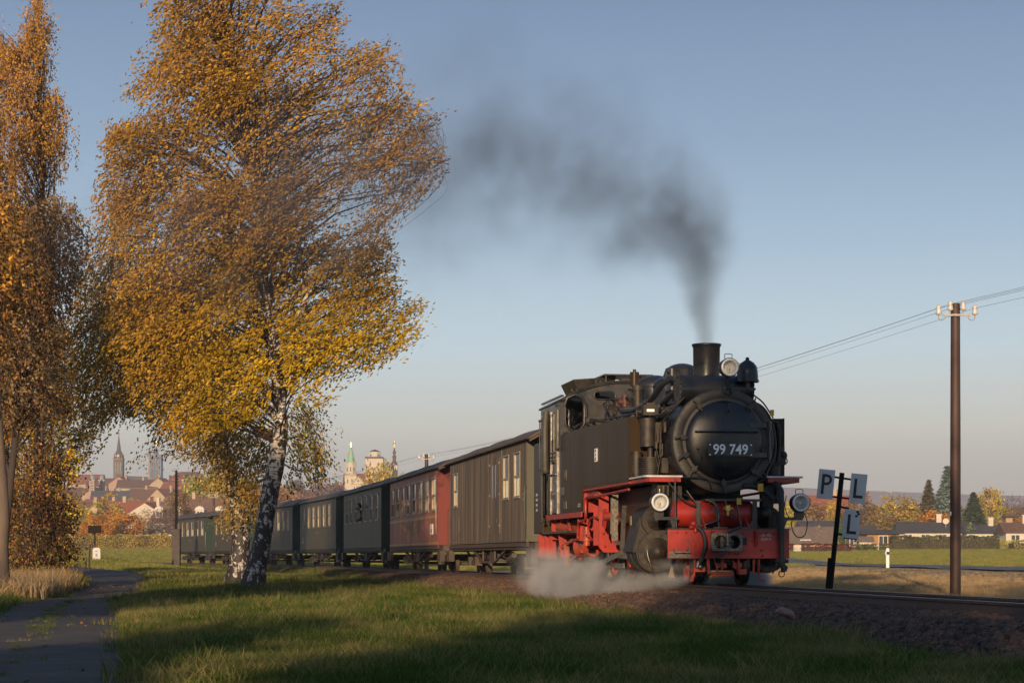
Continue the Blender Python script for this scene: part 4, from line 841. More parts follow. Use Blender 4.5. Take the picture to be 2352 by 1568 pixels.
PITCH = 13.45; S_VAN = 11.5; BL = 11.05; HWD = 1.10; ZF, ZE, ZR = 0.74, 2.90, 3.22
def coach(idx, label, body, end, wins, under, group, zones=(), curt=None, extra=None, length=BL, cat='railway coach', name='railway_coach'):
    s0 = S_VAN + idx*PITCH; a = tpos(s0); b2 = tpos(s0 + length); d = (b2-a).normalized(); rz = math.atan2(-d.x, d.y)
    rt = empty(name, a, rz, label, cat, group)
    def Q(nm, b, m, parent=None, bevel=0.0, **k): return b.build(nm, M[m], parent or rt, bevel, **k)
    WT = .04
    for sg in (-1, 1):
        xo = sg*HWD; xi = sg*(HWD-WT); x0, x1 = min(xo, xi), max(xo, xi); b = MB()
        ops = sorted(wins); y = 0.0
        for (ya, yb, za, zb) in ops:
            if ya > y: b.box(x0,x1,y,ya,ZF,ZE)
            b.box(x0,x1,ya,yb,ZF,za); b.box(x0,x1,ya,yb,zb,ZE); y = yb
        b.box(x0,x1,y,length,ZF,ZE); side = Q('side_wall', b, body)
        if sg < 0:                                       # sheet joints and base angle
            st = MB(); st.box(xo-.012,xo,0,length,ZF,ZF+.05)
            for yv in zones: st.box(xo-.008,xo,yv-.02,yv+.02,ZF+.05,ZE)
            Q('panel_strip', st, body, side)
        for k, (ya, yb, za, zb) in enumerate(ops):
            zm = za + (zb-za)*0.47; wf = MB()
            wf.box(xo-.012 if sg<0 else xi, xo if sg<0 else xo+.012, ya-.03,ya,za-.03,zb+.03).box(xo-.012 if sg<0 else xi, xo if sg<0 else xo+.012, yb,yb+.03,za-.03,zb+.03)
            wf.box(xo-.03 if sg<0 else xi, xo if sg<0 else xo+.03, ya-.03,yb+.03,za-.055,za-.02).box(xo-.022 if sg<0 else xi, xo if sg<0 else xo+.022, ya-.03,yb+.03,zb+.02,zb+.045)
            wf.box(x0-.008,x1,ya,yb,zm-.02,zm+.02)
            wn = Q('window', wf, 'window_trim')
            if sg < 0: Q('sunlit_reveal', MB().box(x0+.004,x1-.002,yb-.014,yb-.001,za,zm-.021).box(x0+.004,x1-.002,yb-.014,yb-.001,zm+.021,zb), 'sunlit_reveal', wn)
            xp = sg*(HWD-.010); xq = sg*(HWD-.020)
            Q('pane', MB().add([(xp,ya,zm),(xp,yb,zm),(xp,yb,zb),(xp,ya,zb)],[(0,1,2,3)]), 'pane_glass', wn, fix=False)
            Q('pane', MB().add([(xq,ya,za),(xq,yb,za),(xq,yb,zm),(xq,ya,zm)],[(0,1,2,3)]), 'pane_glass', wn, fix=False)
            if sg < 0 and curt and k in curt:
                w = yb-ya; f = .78; n = 26; V = []
                for i in range(n+1):
                    yv = ya + w*f*i/n; xv = -(HWD-.030) + .022*(i % 2); V += [(xv,yv,za),(xv,yv,zm if curt[k] < 2 else zb)]
                Q('curtain', MB().add(V, [(2*i,2*i+2,2*i+3,2*i+1) for i in range(n)]), 'curtain_cream', wn, fix=False)
    for y0, y1 in ((0.0,.04),(length-.04,length)):
        pr = [(-HWD+.041,ZF),(HWD-.041,ZF)] + [(x, ZE-.02 + (ZR-ZE-.02)*(1-(abs(x)/HWD)**2)) for x in [HWD-.041-(2*HWD-.082)*i/12 for i in range(13)]]
        Q('end_wall', MB().prism(pr,'y',y0,y1), end)
        for o_ in MB().box(-HWD-.004,-HWD+.040,y0-.003,y1+.003,ZF-.01,ZE-.001).box(HWD-.040,HWD+.004,y0-.003,y1+.003,ZF-.01,ZE-.001).pieces('corner_post', M[end], rt): pass
    dr = Q('end_door', MB().box(-.38,.38,-.03,-.002,ZF+.05,2.72), end)
    Q('handle', MB().box(-.34,-.30,-.07,-.03,1.7,1.82), 'window_trim', dr)
    Q('handrail', MB().curve([(-HWD-.02,-.02,1.85),(-HWD-.05,-.06,1.85),(-HWD-.05,-.06,1.15),(-HWD-.02,-.02,1.05)],.014,6,4).curve([(.5,-.01,1.9),(.5,-.06,1.88),(.5,-.06,1.2),(.5,-.01,1.18)],.014,6,4), 'window_trim' if idx else 'end_green')
    Q('lamp_box', MB().box(.62,.78,-.06,-.001,1.55,1.78), end)
    Q('floor', MB().box(-HWD+.045,HWD-.045,.05,length-.05,ZF,ZF+.05), 'interior_dark')
    # roof: shallow arch with the ends carried over the platforms, dropped at the corners
    ov = .72; n = 16; ys = [-ov,-ov+.05,-.3,0,1.0,length*.3,length*.6,length-1,length,length+.3,length+ov-.05,length+ov]
    V = []
    for y in ys:
        for i in range(n+1):
            x = (HWD+.09)*(-1+2*i/n); f = 1-(abs(x)/(HWD+.09))**2.3
            V.append((x, y, ZE-.03 + (ZR-ZE+.03)*f - (.0 if -.31 < y < length+.31 else .02)))
    k = len(V); V += [(v[0]*.985, v[1], v[2]-.045) for v in V]; m_ = n+1; L_ = len(ys); fs = []
    for j in range(L_-1):
        for i in range(n):
            fs.append((j*m_+i, j*m_+i+1, (j+1)*m_+i+1, (j+1)*m_+i)); fs.append((k+j*m_+i, k+(j+1)*m_+i, k+(j+1)*m_+i+1, k+j*m_+i+1))
        fs.append((j*m_, (j+1)*m_, k+(j+1)*m_, k+j*m_)); fs.append((j*m_+n, k+j*m_+n, k+(j+1)*m_+n, (j+1)*m_+n))
    for j in (0, L_-1):
        for i in range(n): fs.append((j*m_+i, k+j*m_+i, k+j*m_+i+1, j*m_+i+1))
    rf = Q('roof', MB().add(V, fs, True), 'roof_tar')
    for yv in (2.2, 5.5, 8.8): Q('roof_seam', MB().tube([((HWD+.088)*(-1+2*i/n), yv, ZE-.02+(ZR-ZE+.03)*(1-abs(-1+2*i/n)**2.3)) for i in range(n+1)], .012, 4), 'roof_tar', rf)
    for y in (-ov+.03, length+ov-.03):                     # valance hanging at the overhang's end
        Q('roof_valance', MB().add([(v0, yy_, z0) for yy_ in (y-.01, y+.01) for v0, z0 in [((HWD+.07)*(-1+2*i/10), ZE-.05+(ZR-ZE)*(1-abs(-1+2*i/10)**2.3)) for i in range(11)] + [((HWD+.07)*(1-2*i/10), ZE-.13+(ZR-ZE)*(1-abs(1-2*i/10)**2.3)) for i in range(11)]],
           [tuple(range(22)), tuple(range(43,21,-1))] + [(i,(i+1)%22,22+(i+1)%22,22+i) for i in range(22)]), 'roof_tar', rf)
    # platforms, frame, trusses
    uf = MB().box(-HWD+.06,HWD-.06,-.62,length+.62,ZF-.16,ZF-.02).box(-HWD,-HWD+.05,-.0,length,ZF-.10,ZF-.015).box(HWD-.05,HWD,0,length,ZF-.10,ZF-.015)
    U = Q('underframe', uf, under)
    Q('platform_floor', MB().box(-.95,.95,-.66,0,ZF-.02,ZF).box(-.95,.95,length,length+.66,ZF-.02,ZF), under)
    for y in (-.60, length+.60):
        Q('platform_rail', MB().tube([(-.9,y,ZF),(-.9,y,1.7),(-.35,y,1.7),(-.35,y,ZF)],.018,6).tube([(.9,y,ZF),(.9,y,1.7),(.35,y,1.7),(.35,y,ZF)],.018,6), under)
        Q('buffer_coupling', MB().box(-.12,.12,y-.32 if y < 0 else y, y if y < 0 else y+.32,.52,.70), under)
    MB().box(-HWD-.02,-HWD+.12,-.62,-.05,.30,ZF-.16).box(-HWD-.02,-HWD+.12,length+.05,length+.62,.30,ZF-.16).pieces('step_frame', M[under], rt)
    for sg in (-1, 1):
        x = sg*(HWD-.12)
        Q('truss', MB().bar((x,3.2,ZF-.16),(x,4.7,.30),.04,.05).bar((x,4.7,.30),(x,6.4,.30),.04,.05).bar((x,6.4,.30),(x,7.9,ZF-.16),.04,.05).bar((x,4.7,.3),(x,4.7,ZF-.1),.04,.04).bar((x,6.4,.3),(x,6.4,ZF-.1),.04,.04), under)
    Q('brake_gear', MB().cyl((-.85,3.0,.52),(-.85,5.4,.40),.025,n=8).cyl((-.9,2.6,.46),(-.9,3.4,.34),.06,n=10).box(-.95,-.55,4.9,5.6,.32,.56).cyl((-.7,6.2,.42),(-.7,7.2,.42),.12,n=16), under)
    for yb_ in (1.55, length-1.55):
        bg = Q('bogie', MB().box(-.68,-.62,yb_-.85,yb_+.85,.28,.46).box(.62,.68,yb_-.85,yb_+.85,.28,.46).box(-.62,.62,yb_-.12,yb_+.12,.30,.50).box(-.78,-.60,yb_-.62,yb_-.40,.20,.42).box(-.78,-.60,yb_+.40,yb_+.62,.20,.42).box(-.74,-.60,yb_-.25,yb_+.25,.22,.34), under)
        for yw in (yb_-.5, yb_+.5):
            wh = MB()
            for x in (-.41,.41):
                sg = 1 if x > 0 else -1
                wh.lathe((x,yw,.23),(sg,0,0),[(.02,-.03),(.20,-.03),(.25,-.05),(.25,-.03),(.23,-.02),(.23,.055),(.19,.055),(.18,.02),(.02,.03)],24)
            wh.cyl((-.45,yw,.23),(.45,yw,.23),.04,n=8); Q('wheelset', wh, 'underframe_dark' if under != 'underframe_brown' else 'underframe_brown', bg)
    if extra: extra(rt, Q)
    return rt
def row(n, y0, y1, w, za=1.74, zb=2.58): return [(y0+(y1-y0)*i/(n-1), y0+(y1-y0)*i/(n-1)+w, za, zb) for i in range(n)]
GT = 'coaches of the steam train'
def van_extra(rt, Q):
    x = -HWD-.002
    d = Q('luggage_door', MB().box(x-.014,x,3.25,4.70,.95,2.66), 'van_green')
    Q('door_gap', MB().box(x-.018,x-.002,3.955,3.975,.95,2.66), 'interior_dark', d)
    for y in (3.70,4.10): Q('door_pane', MB().box(x-.020,x-.004,y,y+.14,1.75,2.50), 'glass_dark', d)
    for y in (3.30,4.62):
        for z in (1.1,1.8,2.5): Q('door_hinge', MB().box(x-.024,x-.01,y-.03,y+.05,z,z+.05), 'window_trim', d)
    for y in (3.6,4.3): Q('door_latch', MB().box(x-.028,x-.01,y,y+.07,1.16,1.27), 'black_paint', d)
    h = Q('hatch', MB().box(x-.012,x,9.45,10.95,.86,1.46), 'van_green')
    Q('handle', MB().box(x-.03,x-.01,9.3,9.36,.92,1.05), 'black_paint', h)
    Q('door_number', MB().box(x-.003,x,.25,.45,1.60,1.66).box(x-.003,x,.25,.45,1.70,1.76), 'window_trim')
    for k in range(6): Q('sheet_joint', MB().box(x-.0015,x+.001,4.95+k*.8,4.965+k*.8,.80,2.88), 'van_green')
def windows_cut(ws, keep): return ws
van = coach(0, 'grey green luggage van with wide double door right behind the locomotive', 'van_green', 'end_green', [(.80,1.46,1.72,2.60),(2.15,2.85,1.72,2.60),(9.75,10.35,1.74,2.52)], 'underframe_brown', GT, zones=(3.1,4.85), curt={0:1,1:1,2:1}, extra=van_extra, cat='luggage van', name='luggage_van')
def red_extra(rt, Q):
    x = -HWD-.002
    Q('yellow_stripe', MB().box(x-.004,x,0,11.05,1.50,1.575), 'yellow_stripe'); Q('yellow_line', MB().box(x-.016,x-.0,0,11.05,.775,.82), 'yellow_stripe')
    cu = text('SPEISEWAGEN', .50, (x-.004,5.6,1.20), SIDE, 'yellow_stripe', rt, .001, sx=1.2)
    text('2', .20, (x-.004,4.55,.92), SIDE, 'yellow_stripe', rt, .001)
    Q('notice_board', MB().box(x-.02,x,.85,1.35,1.05,1.34), 'paper')
    Q('notice_picture', MB().box(x-.024,x-.018,.95,1.22,1.10,1.20), 'window_trim')
red = coach(1, 'weathered red dining coach with yellow stripe and faded yellow lettering', 'coach_red', 'end_red', row(8, .35, 9.9, .72), 'underframe_brown', GT, zones=(), curt={0:2,1:2,2:2,3:2,4:2,5:1}, extra=red_extra)
def num_extra(rt, Q):
    x = -HWD-.002
    Q('number_panel', MB().box(x-.003,x,9.9,10.3,1.02,1.09).box(x-.003,x,9.9,10.3,1.13,1.2).box(x-.003,x,9.9,10.3,1.24,1.3), 'window_trim')
    Q('mark', MB().box(x-.003,x,5.2,6.0,1.45,1.47), 'yellow_stripe')
coA = coach(2, 'green coach behind the red one with a passenger leaning out', 'coach_green_pale', 'end_dark_green', row(7, .75, 9.7, .62), 'underframe_dark', GT, curt={0:2,3:2,5:2}, extra=None)
coB = coach(3, 'fourth carriage of the train, green with six sharply spaced windows', 'coach_green', 'end_dark_green', row(6, 1.4, 9.3, .66), 'underframe_dark', GT, extra=num_extra)
def c_extra(rt, Q):
    x = -HWD-.002
    d = Q('side_door', MB().box(x-.014,x,6.3,7.5,.85,2.68), 'coach_green_pale'); Q('door_gap', MB().box(x-.018,x-.002,6.89,6.91,.85,2.68), 'interior_dark', d)
    for y in (6.5,7.05): Q('door_pane', MB().box(x-.018,x-.004,y,y+.16,1.5,2.5), 'glass_dark', d)
    num_extra(rt, Q)
coC = coach(4, 'pale green coach with a double side door just right of the black birch trunk', 'coach_green_pale', 'end_dark_green', [(.9,1.5,1.74,2.58),(2.2,2.8,1.74,2.58),(3.6,4.2,1.74,2.58),(8.2,8.8,1.74,2.58),(9.4,10.0,1.74,2.58)], 'underframe_brown', GT, curt={1:1,2:1}, extra=c_extra)
coD = coach(5, 'green coach mostly hidden behind the two birch trunks', 'coach_green', 'end_dark_green', row(6, 1.0, 9.4, .66), 'underframe_dark', GT, curt={1:1}, extra=num_extra)
coE = coach(6, 'dark green coach at the tail of the train', 'coach_green', 'end_dark_green', row(6, .9, 9.3, .70), 'underframe_dark', GT, curt={0:1,1:1,2:1,3:1}, extra=num_extra)

# ------------------------------------------------------------------ passenger leaning out of a window of the green coach
mat('skin', (0.45,0.26,0.18), rough=0.6); mat('dark_coat', (0.02,0.018,0.02), (0.03,0.026,0.026), 20, rough=0.85); mat('hair_brown', (0.04,0.022,0.012), rough=0.7)
def skin_body(name, pts, edges, m, parent, root=0):
    me = bpy.data.meshes.new(name); me.from_pydata([p[:3] for p in pts], edges, []); o = bpy.data.objects.new(name, me); COL.objects.link(o)
    if parent: o.parent = parent
    sk = o.modifiers.new('skin', 'SKIN'); 
    for i, p in enumerate(pts): me.skin_vertices[0].data[i].radius = (p[3], p[4] if len(p) > 4 else p[3])
    me.skin_vertices[0].data[root].use_root = True; ss_ = o.modifiers.new('sub', 'SUBSURF'); ss_.levels = 1; ss_.render_levels = 1; me.materials.append(m); return o
wy = .75 + (9.7-.75)*3/6 + .31
pw = coA.matrix_basis @ Vector((0, 0, 0)); person = empty('person', coA.location, coA.rotation_euler.z, 'person in a dark coat leaning from the green coach window, forearm on the sill', 'person')
X0 = -HWD
skin_body('body', [(X0+.30,wy,1.15,.14),(X0+.26,wy,1.55,.17,.13),(X0+.12,wy,1.93,.19,.12),(X0+.02,wy,2.06,.06),(X0-.06,wy-.02,2.14,.055),
  (X0+.12,wy-.17,1.95,.07),(X0-.06,wy-.24,1.80,.05),(X0-.14,wy+.05,1.77,.042),(X0-.12,wy+.26,1.76,.035),
  (X0+.12,wy+.17,1.95,.07),(X0+.0,wy+.22,1.80,.05),(X0-.1,wy+.10,1.78,.04)], [(0,1),(1,2),(2,3),(3,4),(2,5),(5,6),(6,7),(7,8),(2,9),(9,10),(10,11)], M['dark_coat'], person)
pb = lambda nm, b, m: b.build(nm, M[m], person)
hd = MB().ball((X0-.11,wy-.03,2.25),.105,(.92,.98,1.18),16,12).ball((X0-.20,wy-.12,2.24),.02,(1,1.2,1.1),8,6).ball((X0-.08,wy-.135,2.25),.022,(.6,1,1.4),8,6).ball((X0-.14,wy+.075,2.25),.022,(.6,.5,1.4),8,6).ball((X0-.17,wy-.10,2.19),.018,(1.2,1.2,.5),8,6)
pb('head', hd, 'skin'); pb('hair', MB().ball((X0-.09,wy-.01,2.285),.112,(.95,1.02,1.08),16,12), 'hair_brown')
hn = MB().ball((X0-.12,wy+.30,1.76),.04,(.55,1.1,.7),10,8)
for i in range(4): hn.tube([(X0-.14+.018*i,wy+.33,1.765),(X0-.145+.018*i,wy+.375,1.762),(X0-.145+.018*i,wy+.40+.006*(i%3),1.745)],[.009,.008,.006],6)
hn.tube([(X0-.15,wy+.29,1.77),(X0-.17,wy+.32,1.775),(X0-.165,wy+.345,1.77)],[.010,.009,.007],6); pb('hand', hn, 'skin')

# ================================================================== line-side signs, poles, wires
mat('pole_wood', (0.075,0.035,0.025), (0.045,0.024,0.018), 5, rough=0.6, stretch=(8,8,0.5), bump=0.15)
mat('sign_black', (0.01,0.01,0.011), rough=0.45); mat('sign_white', (0.66,0.68,0.70), (0.58,0.60,0.62), 5, rough=0.3, coat=0.4)
mat('sign_rusty', (0.66,0.68,0.70), (0.60,0.61,0.62), 5, rough=0.4, c3=(0.18,0.08,0.03), s3=7, t3=(0.62,0.72))
mat('sign_post', (0.012,0.010,0.010), (0.022,0.017,0.014), 8, rough=0.9, spec=0.15, bump=0.1)
SY = 35.0; base = W(1904, 1380, SY); base.z = gz(base.x, SY)
sroot = empty('whistle_sign', base, 0, 'leaning black post with three white boards lettered P, L and L', 'railway sign')
def SP(px, py, dy=0): v = W(px, py, SY+dy); return v - base
tdir = (SP(1933,1085) - SP(1904,1380)).normalized()
p0 = SP(1904,1380) - tdir*0.3; p1 = SP(1934,1085)
MB().tube([p0,p1],.045,10).build('post', M['sign_post'], sroot); MB().tube([SP(1899,1368),SP(1906,1280)],.035,8).build('post_stump', M['sign_post'], sroot)
ang = math.atan2(tdir.x, tdir.z)
def board(px, py, w, h, letter, m, rust=False):
    c = SP(px, py, -.09); rt = MB().box(-w/2,w/2,0,.014,-h/2,h/2).build('sign_board', M[m], sroot, .004, loc=c)
    rt.rotation_euler = (0, ang, R(-8)); rt['label'] = 'white board lettered ' + letter
    b = MB()
    if letter == 'L': b.box(-w*.27,-w*.27+w*.17,-.004,-.0005,-h*.33,h*.33).box(-w*.27+w*.17,w*.32,-.004,-.0005,-h*.33,-h*.33+h*.10)
    else:
        b.box(-w*.27,-w*.27+w*.17,-.004,-.0005,-h*.34,h*.34); n = 14; cz = h*.155; ro, ri = h*.185, h*.095; xc = w*.03
        V = []; 
        outer = [(xc, cz+ro)] + [(xc+ro*.95*math.sin(math.pi*i/n), cz+ro*math.cos(math.pi*i/n)) for i in range(1, n)] + [(xc, cz-ro)]
        inner = [(xc, cz+ri)] + [(xc+ri*.95*math.sin(math.pi*i/n), cz+ri*math.cos(math.pi*i/n)) for i in range(1, n)] + [(xc, cz-ri)]
        for (a, c_), (d, e) in zip(outer, inner): V += [(a,-.004,c_),(d,-.004,e),(a,-.0005,c_),(d,-.0005,e)]
        b.add(V, [(4*i,4*i+4,4*i+5,4*i+1) for i in range(n)] + [(4*i,4*i+2,4*i+6,4*i+4) for i in range(n)] + [(4*i+1,4*i+5,4*i+7,4*i+3) for i in range(n)])
        b.box(-w*.10,xc,-.004,-.0005,cz+ri,cz+ro).box(-w*.10,xc,-.004,-.0005,cz-ro,cz-ri)
    b.build('letter', M['sign_black'], rt)
    if rust:
        for q in range(3): MB().ball((w*.30+.02*math.sin(q*2),-.002,h*.44-.04*q),.022,(1.2,.1,1),8,6).build('rust_hole', M['grimy_black'], rt)
        for q in range(6): MB().ball((-w*.35+w*.14*q,.004,-h*.5+.004),.018,(1.2,.7,.8),8,6).build('rust_edge', M['grimy_black'], rt)
    return rt
board(1897, 1111, .285, .525, 'P', 'sign_white'); board(1971, 1121, .285, .525, 'L', 'sign_white'); board(1956, 1203, .285, .525, 'L', 'sign_rusty', True)
for a, c in (((1905,1093),(1960,1101)),((1900,1138),(1958,1145)),((1926,1162),(1950,1167)),((1915,1223),(1945,1229))):
    MB().bar(SP(*a,-.05),SP(*c,-.05),.03,.035).build('bracket_arm', M['sign_post'], sroot)

mat('insulator', (0.62,0.58,0.54), (0.5,0.47,0.44), 9, rough=0.25, coat=0.5); mat('crossarm_grey', (0.42,0.40,0.38), (0.3,0.28,0.26), 10, rough=0.6); mat('wire_grey', (0.05,0.055,0.06), rough=0.5)
POLES = [(21.3,-18.0),(8.6,38.0),(-4.1,94.0),(-23.6,155.0)]
INS = []
def tpole(x, y, label, top=5.33, lean=0.0):
    zb = gz(x, y); rt = empty('telegraph_pole', (x, y, zb), 0, label, 'telegraph pole', 'telegraph poles along the line'); H = top - zb
    MB().tube([(-lean*H,0,-.3),(0,0,H*.5),(0,0,H)],[.105,.10,.088],14).build('pole', M['pole_wood'], rt)
    zc = H-.235
    MB().box(-.27,.27,-.13,-.10,zc-.02,zc+.02).build('crossarm', M['crossarm_grey'], rt); tips = []
    for xx in (-.35,-.10,.10,.35):
        b = MB()
        if abs(xx) > .2:
            sg = 1 if xx > 0 else -1
            b.curve([(sg*.22,-.115,zc),(sg*.235,-.115,zc-.07),(sg*.29,-.115,zc-.10),(sg*.345,-.115,zc-.07),(sg*.35,-.115,zc+.02)],.012,6,4); z0 = zc+.02
        else: b.cyl((xx*1.25,-.115,zc),(xx*1.25,-.115,zc+.09),.012,n=6); z0 = zc+.10; xx *= 1.25
        h = b.build('hook', M['crossarm_grey'], rt)
        MB().lathe((xx,-.115,z0),(0,0,1),[(.03,-.02),(.062,0),(.05,.05),(.045,.09),(.052,.11),(.045,.15),(.02,.175),(.001,.18)],14).build('insulator', M['insulator'], rt)
        tips.append(Vector((x+xx, y-.115, zb+z0+.11)))
    INS.append(tips); return rt
tpole(*POLES[0], 'telegraph pole standing out of view beyond the right frame edge')
tpole(*POLES[1], 'tall dark red-brown telegraph pole right of the locomotive with four white insulators')
tpole(*POLES[2], 'telegraph pole top showing above the red and grey coach roofs')
tpole(*POLES[3], 'distant telegraph pole rising behind the tail coach left of the birches', lean=.04)
MB().box(-.125,-.09,-.06,.0,1.62,1.70).build('small_tag', M['paper'], bpy.data.objects['telegraph_pole.001'])
for k in range(3):
    for i in range(4):
        a, b_ = INS[k][i], INS[k+1][i]; pts = [a.lerp(b_, t/24) - Vector((0,0,.35*4*(t/24)*(1-t/24))) for t in range(25)]
        o = MB().tube(pts, .0032, 5).build('telegraph_wire', M['wire_grey']); tag(o, ['outer left','inner left','inner right','outer right'][i] + ' ' + ['telegraph wire from the near pole rising out at the right', 'telegraph wire running down from the near pole towards the coach roofs', 'telegraph wire hanging between the two far poles'][k], 'wire', 'telegraph wires')
# lamp mast on the left with a concrete foot
b0 = W(405,1262,118); b0.z = gz(b0.x, 118); lm = empty('lamp_mast', b0, 0, 'thin dark lamp mast on a square concrete foot left of the last coach', 'lamp post')
hs = 118/F
MB().tube([(0,0,0),(0,0,(1277-1080)*hs+.43-b0.z)],[.10,.075],10).build('mast', M['sign_post'], lm)
mat('old_concrete', (0.06,0.048,0.042), (0.10,0.08,0.07), 4, rough=0.9, bump=0.2)
MB().box(-.24,.24,-.22,.22,-.3,(1277-1214)*hs+.43-b0.z).build('concrete_foot', M['old_concrete'], lm, .02)
zt = (1277-1080)*hs+.43-b0.z
MB().ball((-.12,0,zt+.03),.14,(1.3,1,.5),10,6).build('lamp_head', M['crossarm_grey'], lm)
for q in range(4): MB().box(-.03,.16,-.02,.02,zt-.35-.18*q,zt-.32-.18*q).build('climbing_iron', M['sign_post'], lm)
# white kilometre stone with a black sign behind
k0 = W(221.5,1283,102); k0.z = gz(k0.x,102); ks = empty('kilometre_stone', k0, R(14), 'white kilometre stone with a black number on the bank at left', 'milestone')
mat('stone_white', (0.66,0.62,0.60), (0.56,0.52,0.50), 5, rough=0.7)
MB().prism([(-.20,-.1),(.20,-.1),(.19,.58),(.12,.66),(-.12,.66),(-.19,.58)],'y',-.10,.10).build('stone', M['stone_white'], ks, .015)
text('8', .24, (0,-.105,.26), FRONT, 'sign_black', ks, .001, name='number'); MB().box(-.05,.05,-.106,-.101,.46,.49).build('number_dash', M['sign_black'], ks)
k1 = W(218,1284,106); k1.z = gz(k1.x,106); bs = empty('board_sign', k1, 0, 'square black board on a thin post behind the white kilometre stone', 'sign'); h_ = 106/F
MB().box(-.03,.03,-.03,.03,-.2,(1277-1207)*h_+.43-k1.z).build('post', M['sign_post'], bs)
MB().box(-.36,.36,-.06,-.03,(1277-1223)*h_+.43-k1.z,(1277-1207)*h_+.43-k1.z+.02).build('board', M['sign_post'], bs)
# guide post by the road
g0 = Vector((18.12,94.5,gz(18.12,94.5))); gp = empty('guide_post', g0, R(-12), 'white roadside guide post with black band and blue reflector', 'marker post')
mat('plastic_white', (0.78,0.76,0.72), rough=0.5); mat('blue_reflector', (0.01,0.22,0.62), rough=0.3)
MB().prism([(-.075,-.06),(.0,-.085),(.075,-.06),(.05,.05),(-.05,.05)],'z',-.1,.90).add([(-.075,-.06,.90),(0,-.085,.90),(.075,-.06,.90),(.05,.05,.97),(-.05,.05,.97)],[(0,1,2,3,4)]).build('post', M['plastic_white'], gp)
MB().prism([(-.077,-.063),(.0,-.088),(.077,-.063),(.052,.052),(-.052,.052)],'z',.64,.78).build('black_band', M['sign_black'], gp)
MB().box(-.12,-.04,-.10,-.07,.62,.80).build('blue_reflector', M['blue_reflector'], gp)
for z in (.60,.80): MB().ball((.02,-.085,z),.028,(1.3,.5,.8),8,6).build('clip', M['plastic_white'], gp)
# big loose stone on the ballast
rk = bpy.data.meshes.new('rock'); 
def rock_mesh(name, r, seed, m, flat=.7):
    import bmesh
    bm = bmesh.new(); bmesh.ops.create_icosphere(bm, subdivisions=2 if r > .06 else 1, radius=r)
    q = random.Random(seed); off = Vector((q.random()*9,q.random()*9,q.random()*9))
    for v in bm.verts:
        n = mnoise.noise(v.co/r*1.1 + off); v.co *= 1 + .45*n; v.co.z *= flat
        for ax in range(3): v.co[ax] = round(v.co[ax]/(r*.30))*(r*.30)*.35 + v.co[ax]*.65
    me = bpy.data.meshes.new(name); bm.to_mesh(me); bm.free(); me.materials.append(m); return me
mat('stone_pink', (0.30,0.16,0.12), (0.22,0.13,0.10), 6, rough=0.8, bump=0.3)
ro = bpy.data.objects.new('stone_block', rock_mesh('stone_block', .095, 5, M['stone_pink'])); COL.objects.link(ro)
c = W(1803,1405,19.5); ro.location = (c.x, 19.5, c.z); ro.scale = (1.15,.8,.75); ro.rotation_euler = (.2,.3,.4); tag(ro, 'large pinkish angular stone lying on the dark ballast below the rail', 'stone')

# ================================================================== trees
def hexl(r, g, b): return (s2l(r)*.84, min(.8, s2l(g)*1.12), s2l(b)*1.5+.006)   # leaf colours as they are under neutral light
def leafmesh(name, C, A, B, col, m, parent=None, kind=None):
    n = len(C); V = np.stack([C-A, C+B, C+A, C-B], 1).reshape(-1, 3).astype(np.float32)
    me = bpy.data.meshes.new(name); me.vertices.add(4*n); me.vertices.foreach_set('co', V.ravel())
    me.loops.add(4*n); me.loops.foreach_set('vertex_index', np.arange(4*n, dtype=np.int32))
    me.polygons.add(n); me.polygons.foreach_set('loop_start', np.arange(0, 4*n, 4, dtype=np.int32)); me.update(calc_edges=True)
    ca = me.color_attributes.new('Col', 'FLOAT_COLOR', 'POINT'); cc = np.ones((n, 4), np.float32); cc[:, :3] = col
    ca.data.foreach_set('color', np.repeat(cc, 4, 0).ravel()); me.materials.append(m)
    o = bpy.data.objects.new(name, me); COL.objects.link(o)
    if parent: o.parent = parent
    if kind: o['kind'] = kind
    return o
def unit(v): return v/np.maximum(np.linalg.norm(v, axis=-1, keepdims=True), 1e-9)
def inpoly(px, py, poly):
    ins = np.zeros(len(px), bool); n = len(poly)
    for i in range(n):
        x0, y0 = poly[i]; x1, y1 = poly[(i+1) % n]
        c = ((y0 > py) != (y1 > py)) & (px < (x1-x0)*(py-y0)/((y1-y0) or 1e-9)+x0); ins ^= c
    return ins
def samp(poly, n, rng):
    P = np.array(poly); lo, hi = P.min(0), P.max(0); out = np.zeros((0, 2))
    while len(out) < n:
        q = rng.uniform(lo, hi, (n*3, 2)); out = np.concatenate([out, q[inpoly(q[:, 0], q[:, 1], poly)]])
    return out[:n]
leaf_any = leafmat('autumn_leaves', None, 0.3); needles = leafmat('needles', None, 0.12)
mat('twig_bark', (0.07,0.04,0.028), (0.045,0.03,0.022), 8, rough=0.85)
mat('dark_bark', (0.035,0.026,0.022), (0.06,0.045,0.036), 4, rough=0.9, stretch=(1,1,.25), bump=0.6, bscale=10)
mat('pale_bark', (0.17,0.12,0.085), (0.09,0.065,0.05), 3, rough=0.85, stretch=(1,1,.3), bump=0.5, bscale=12)
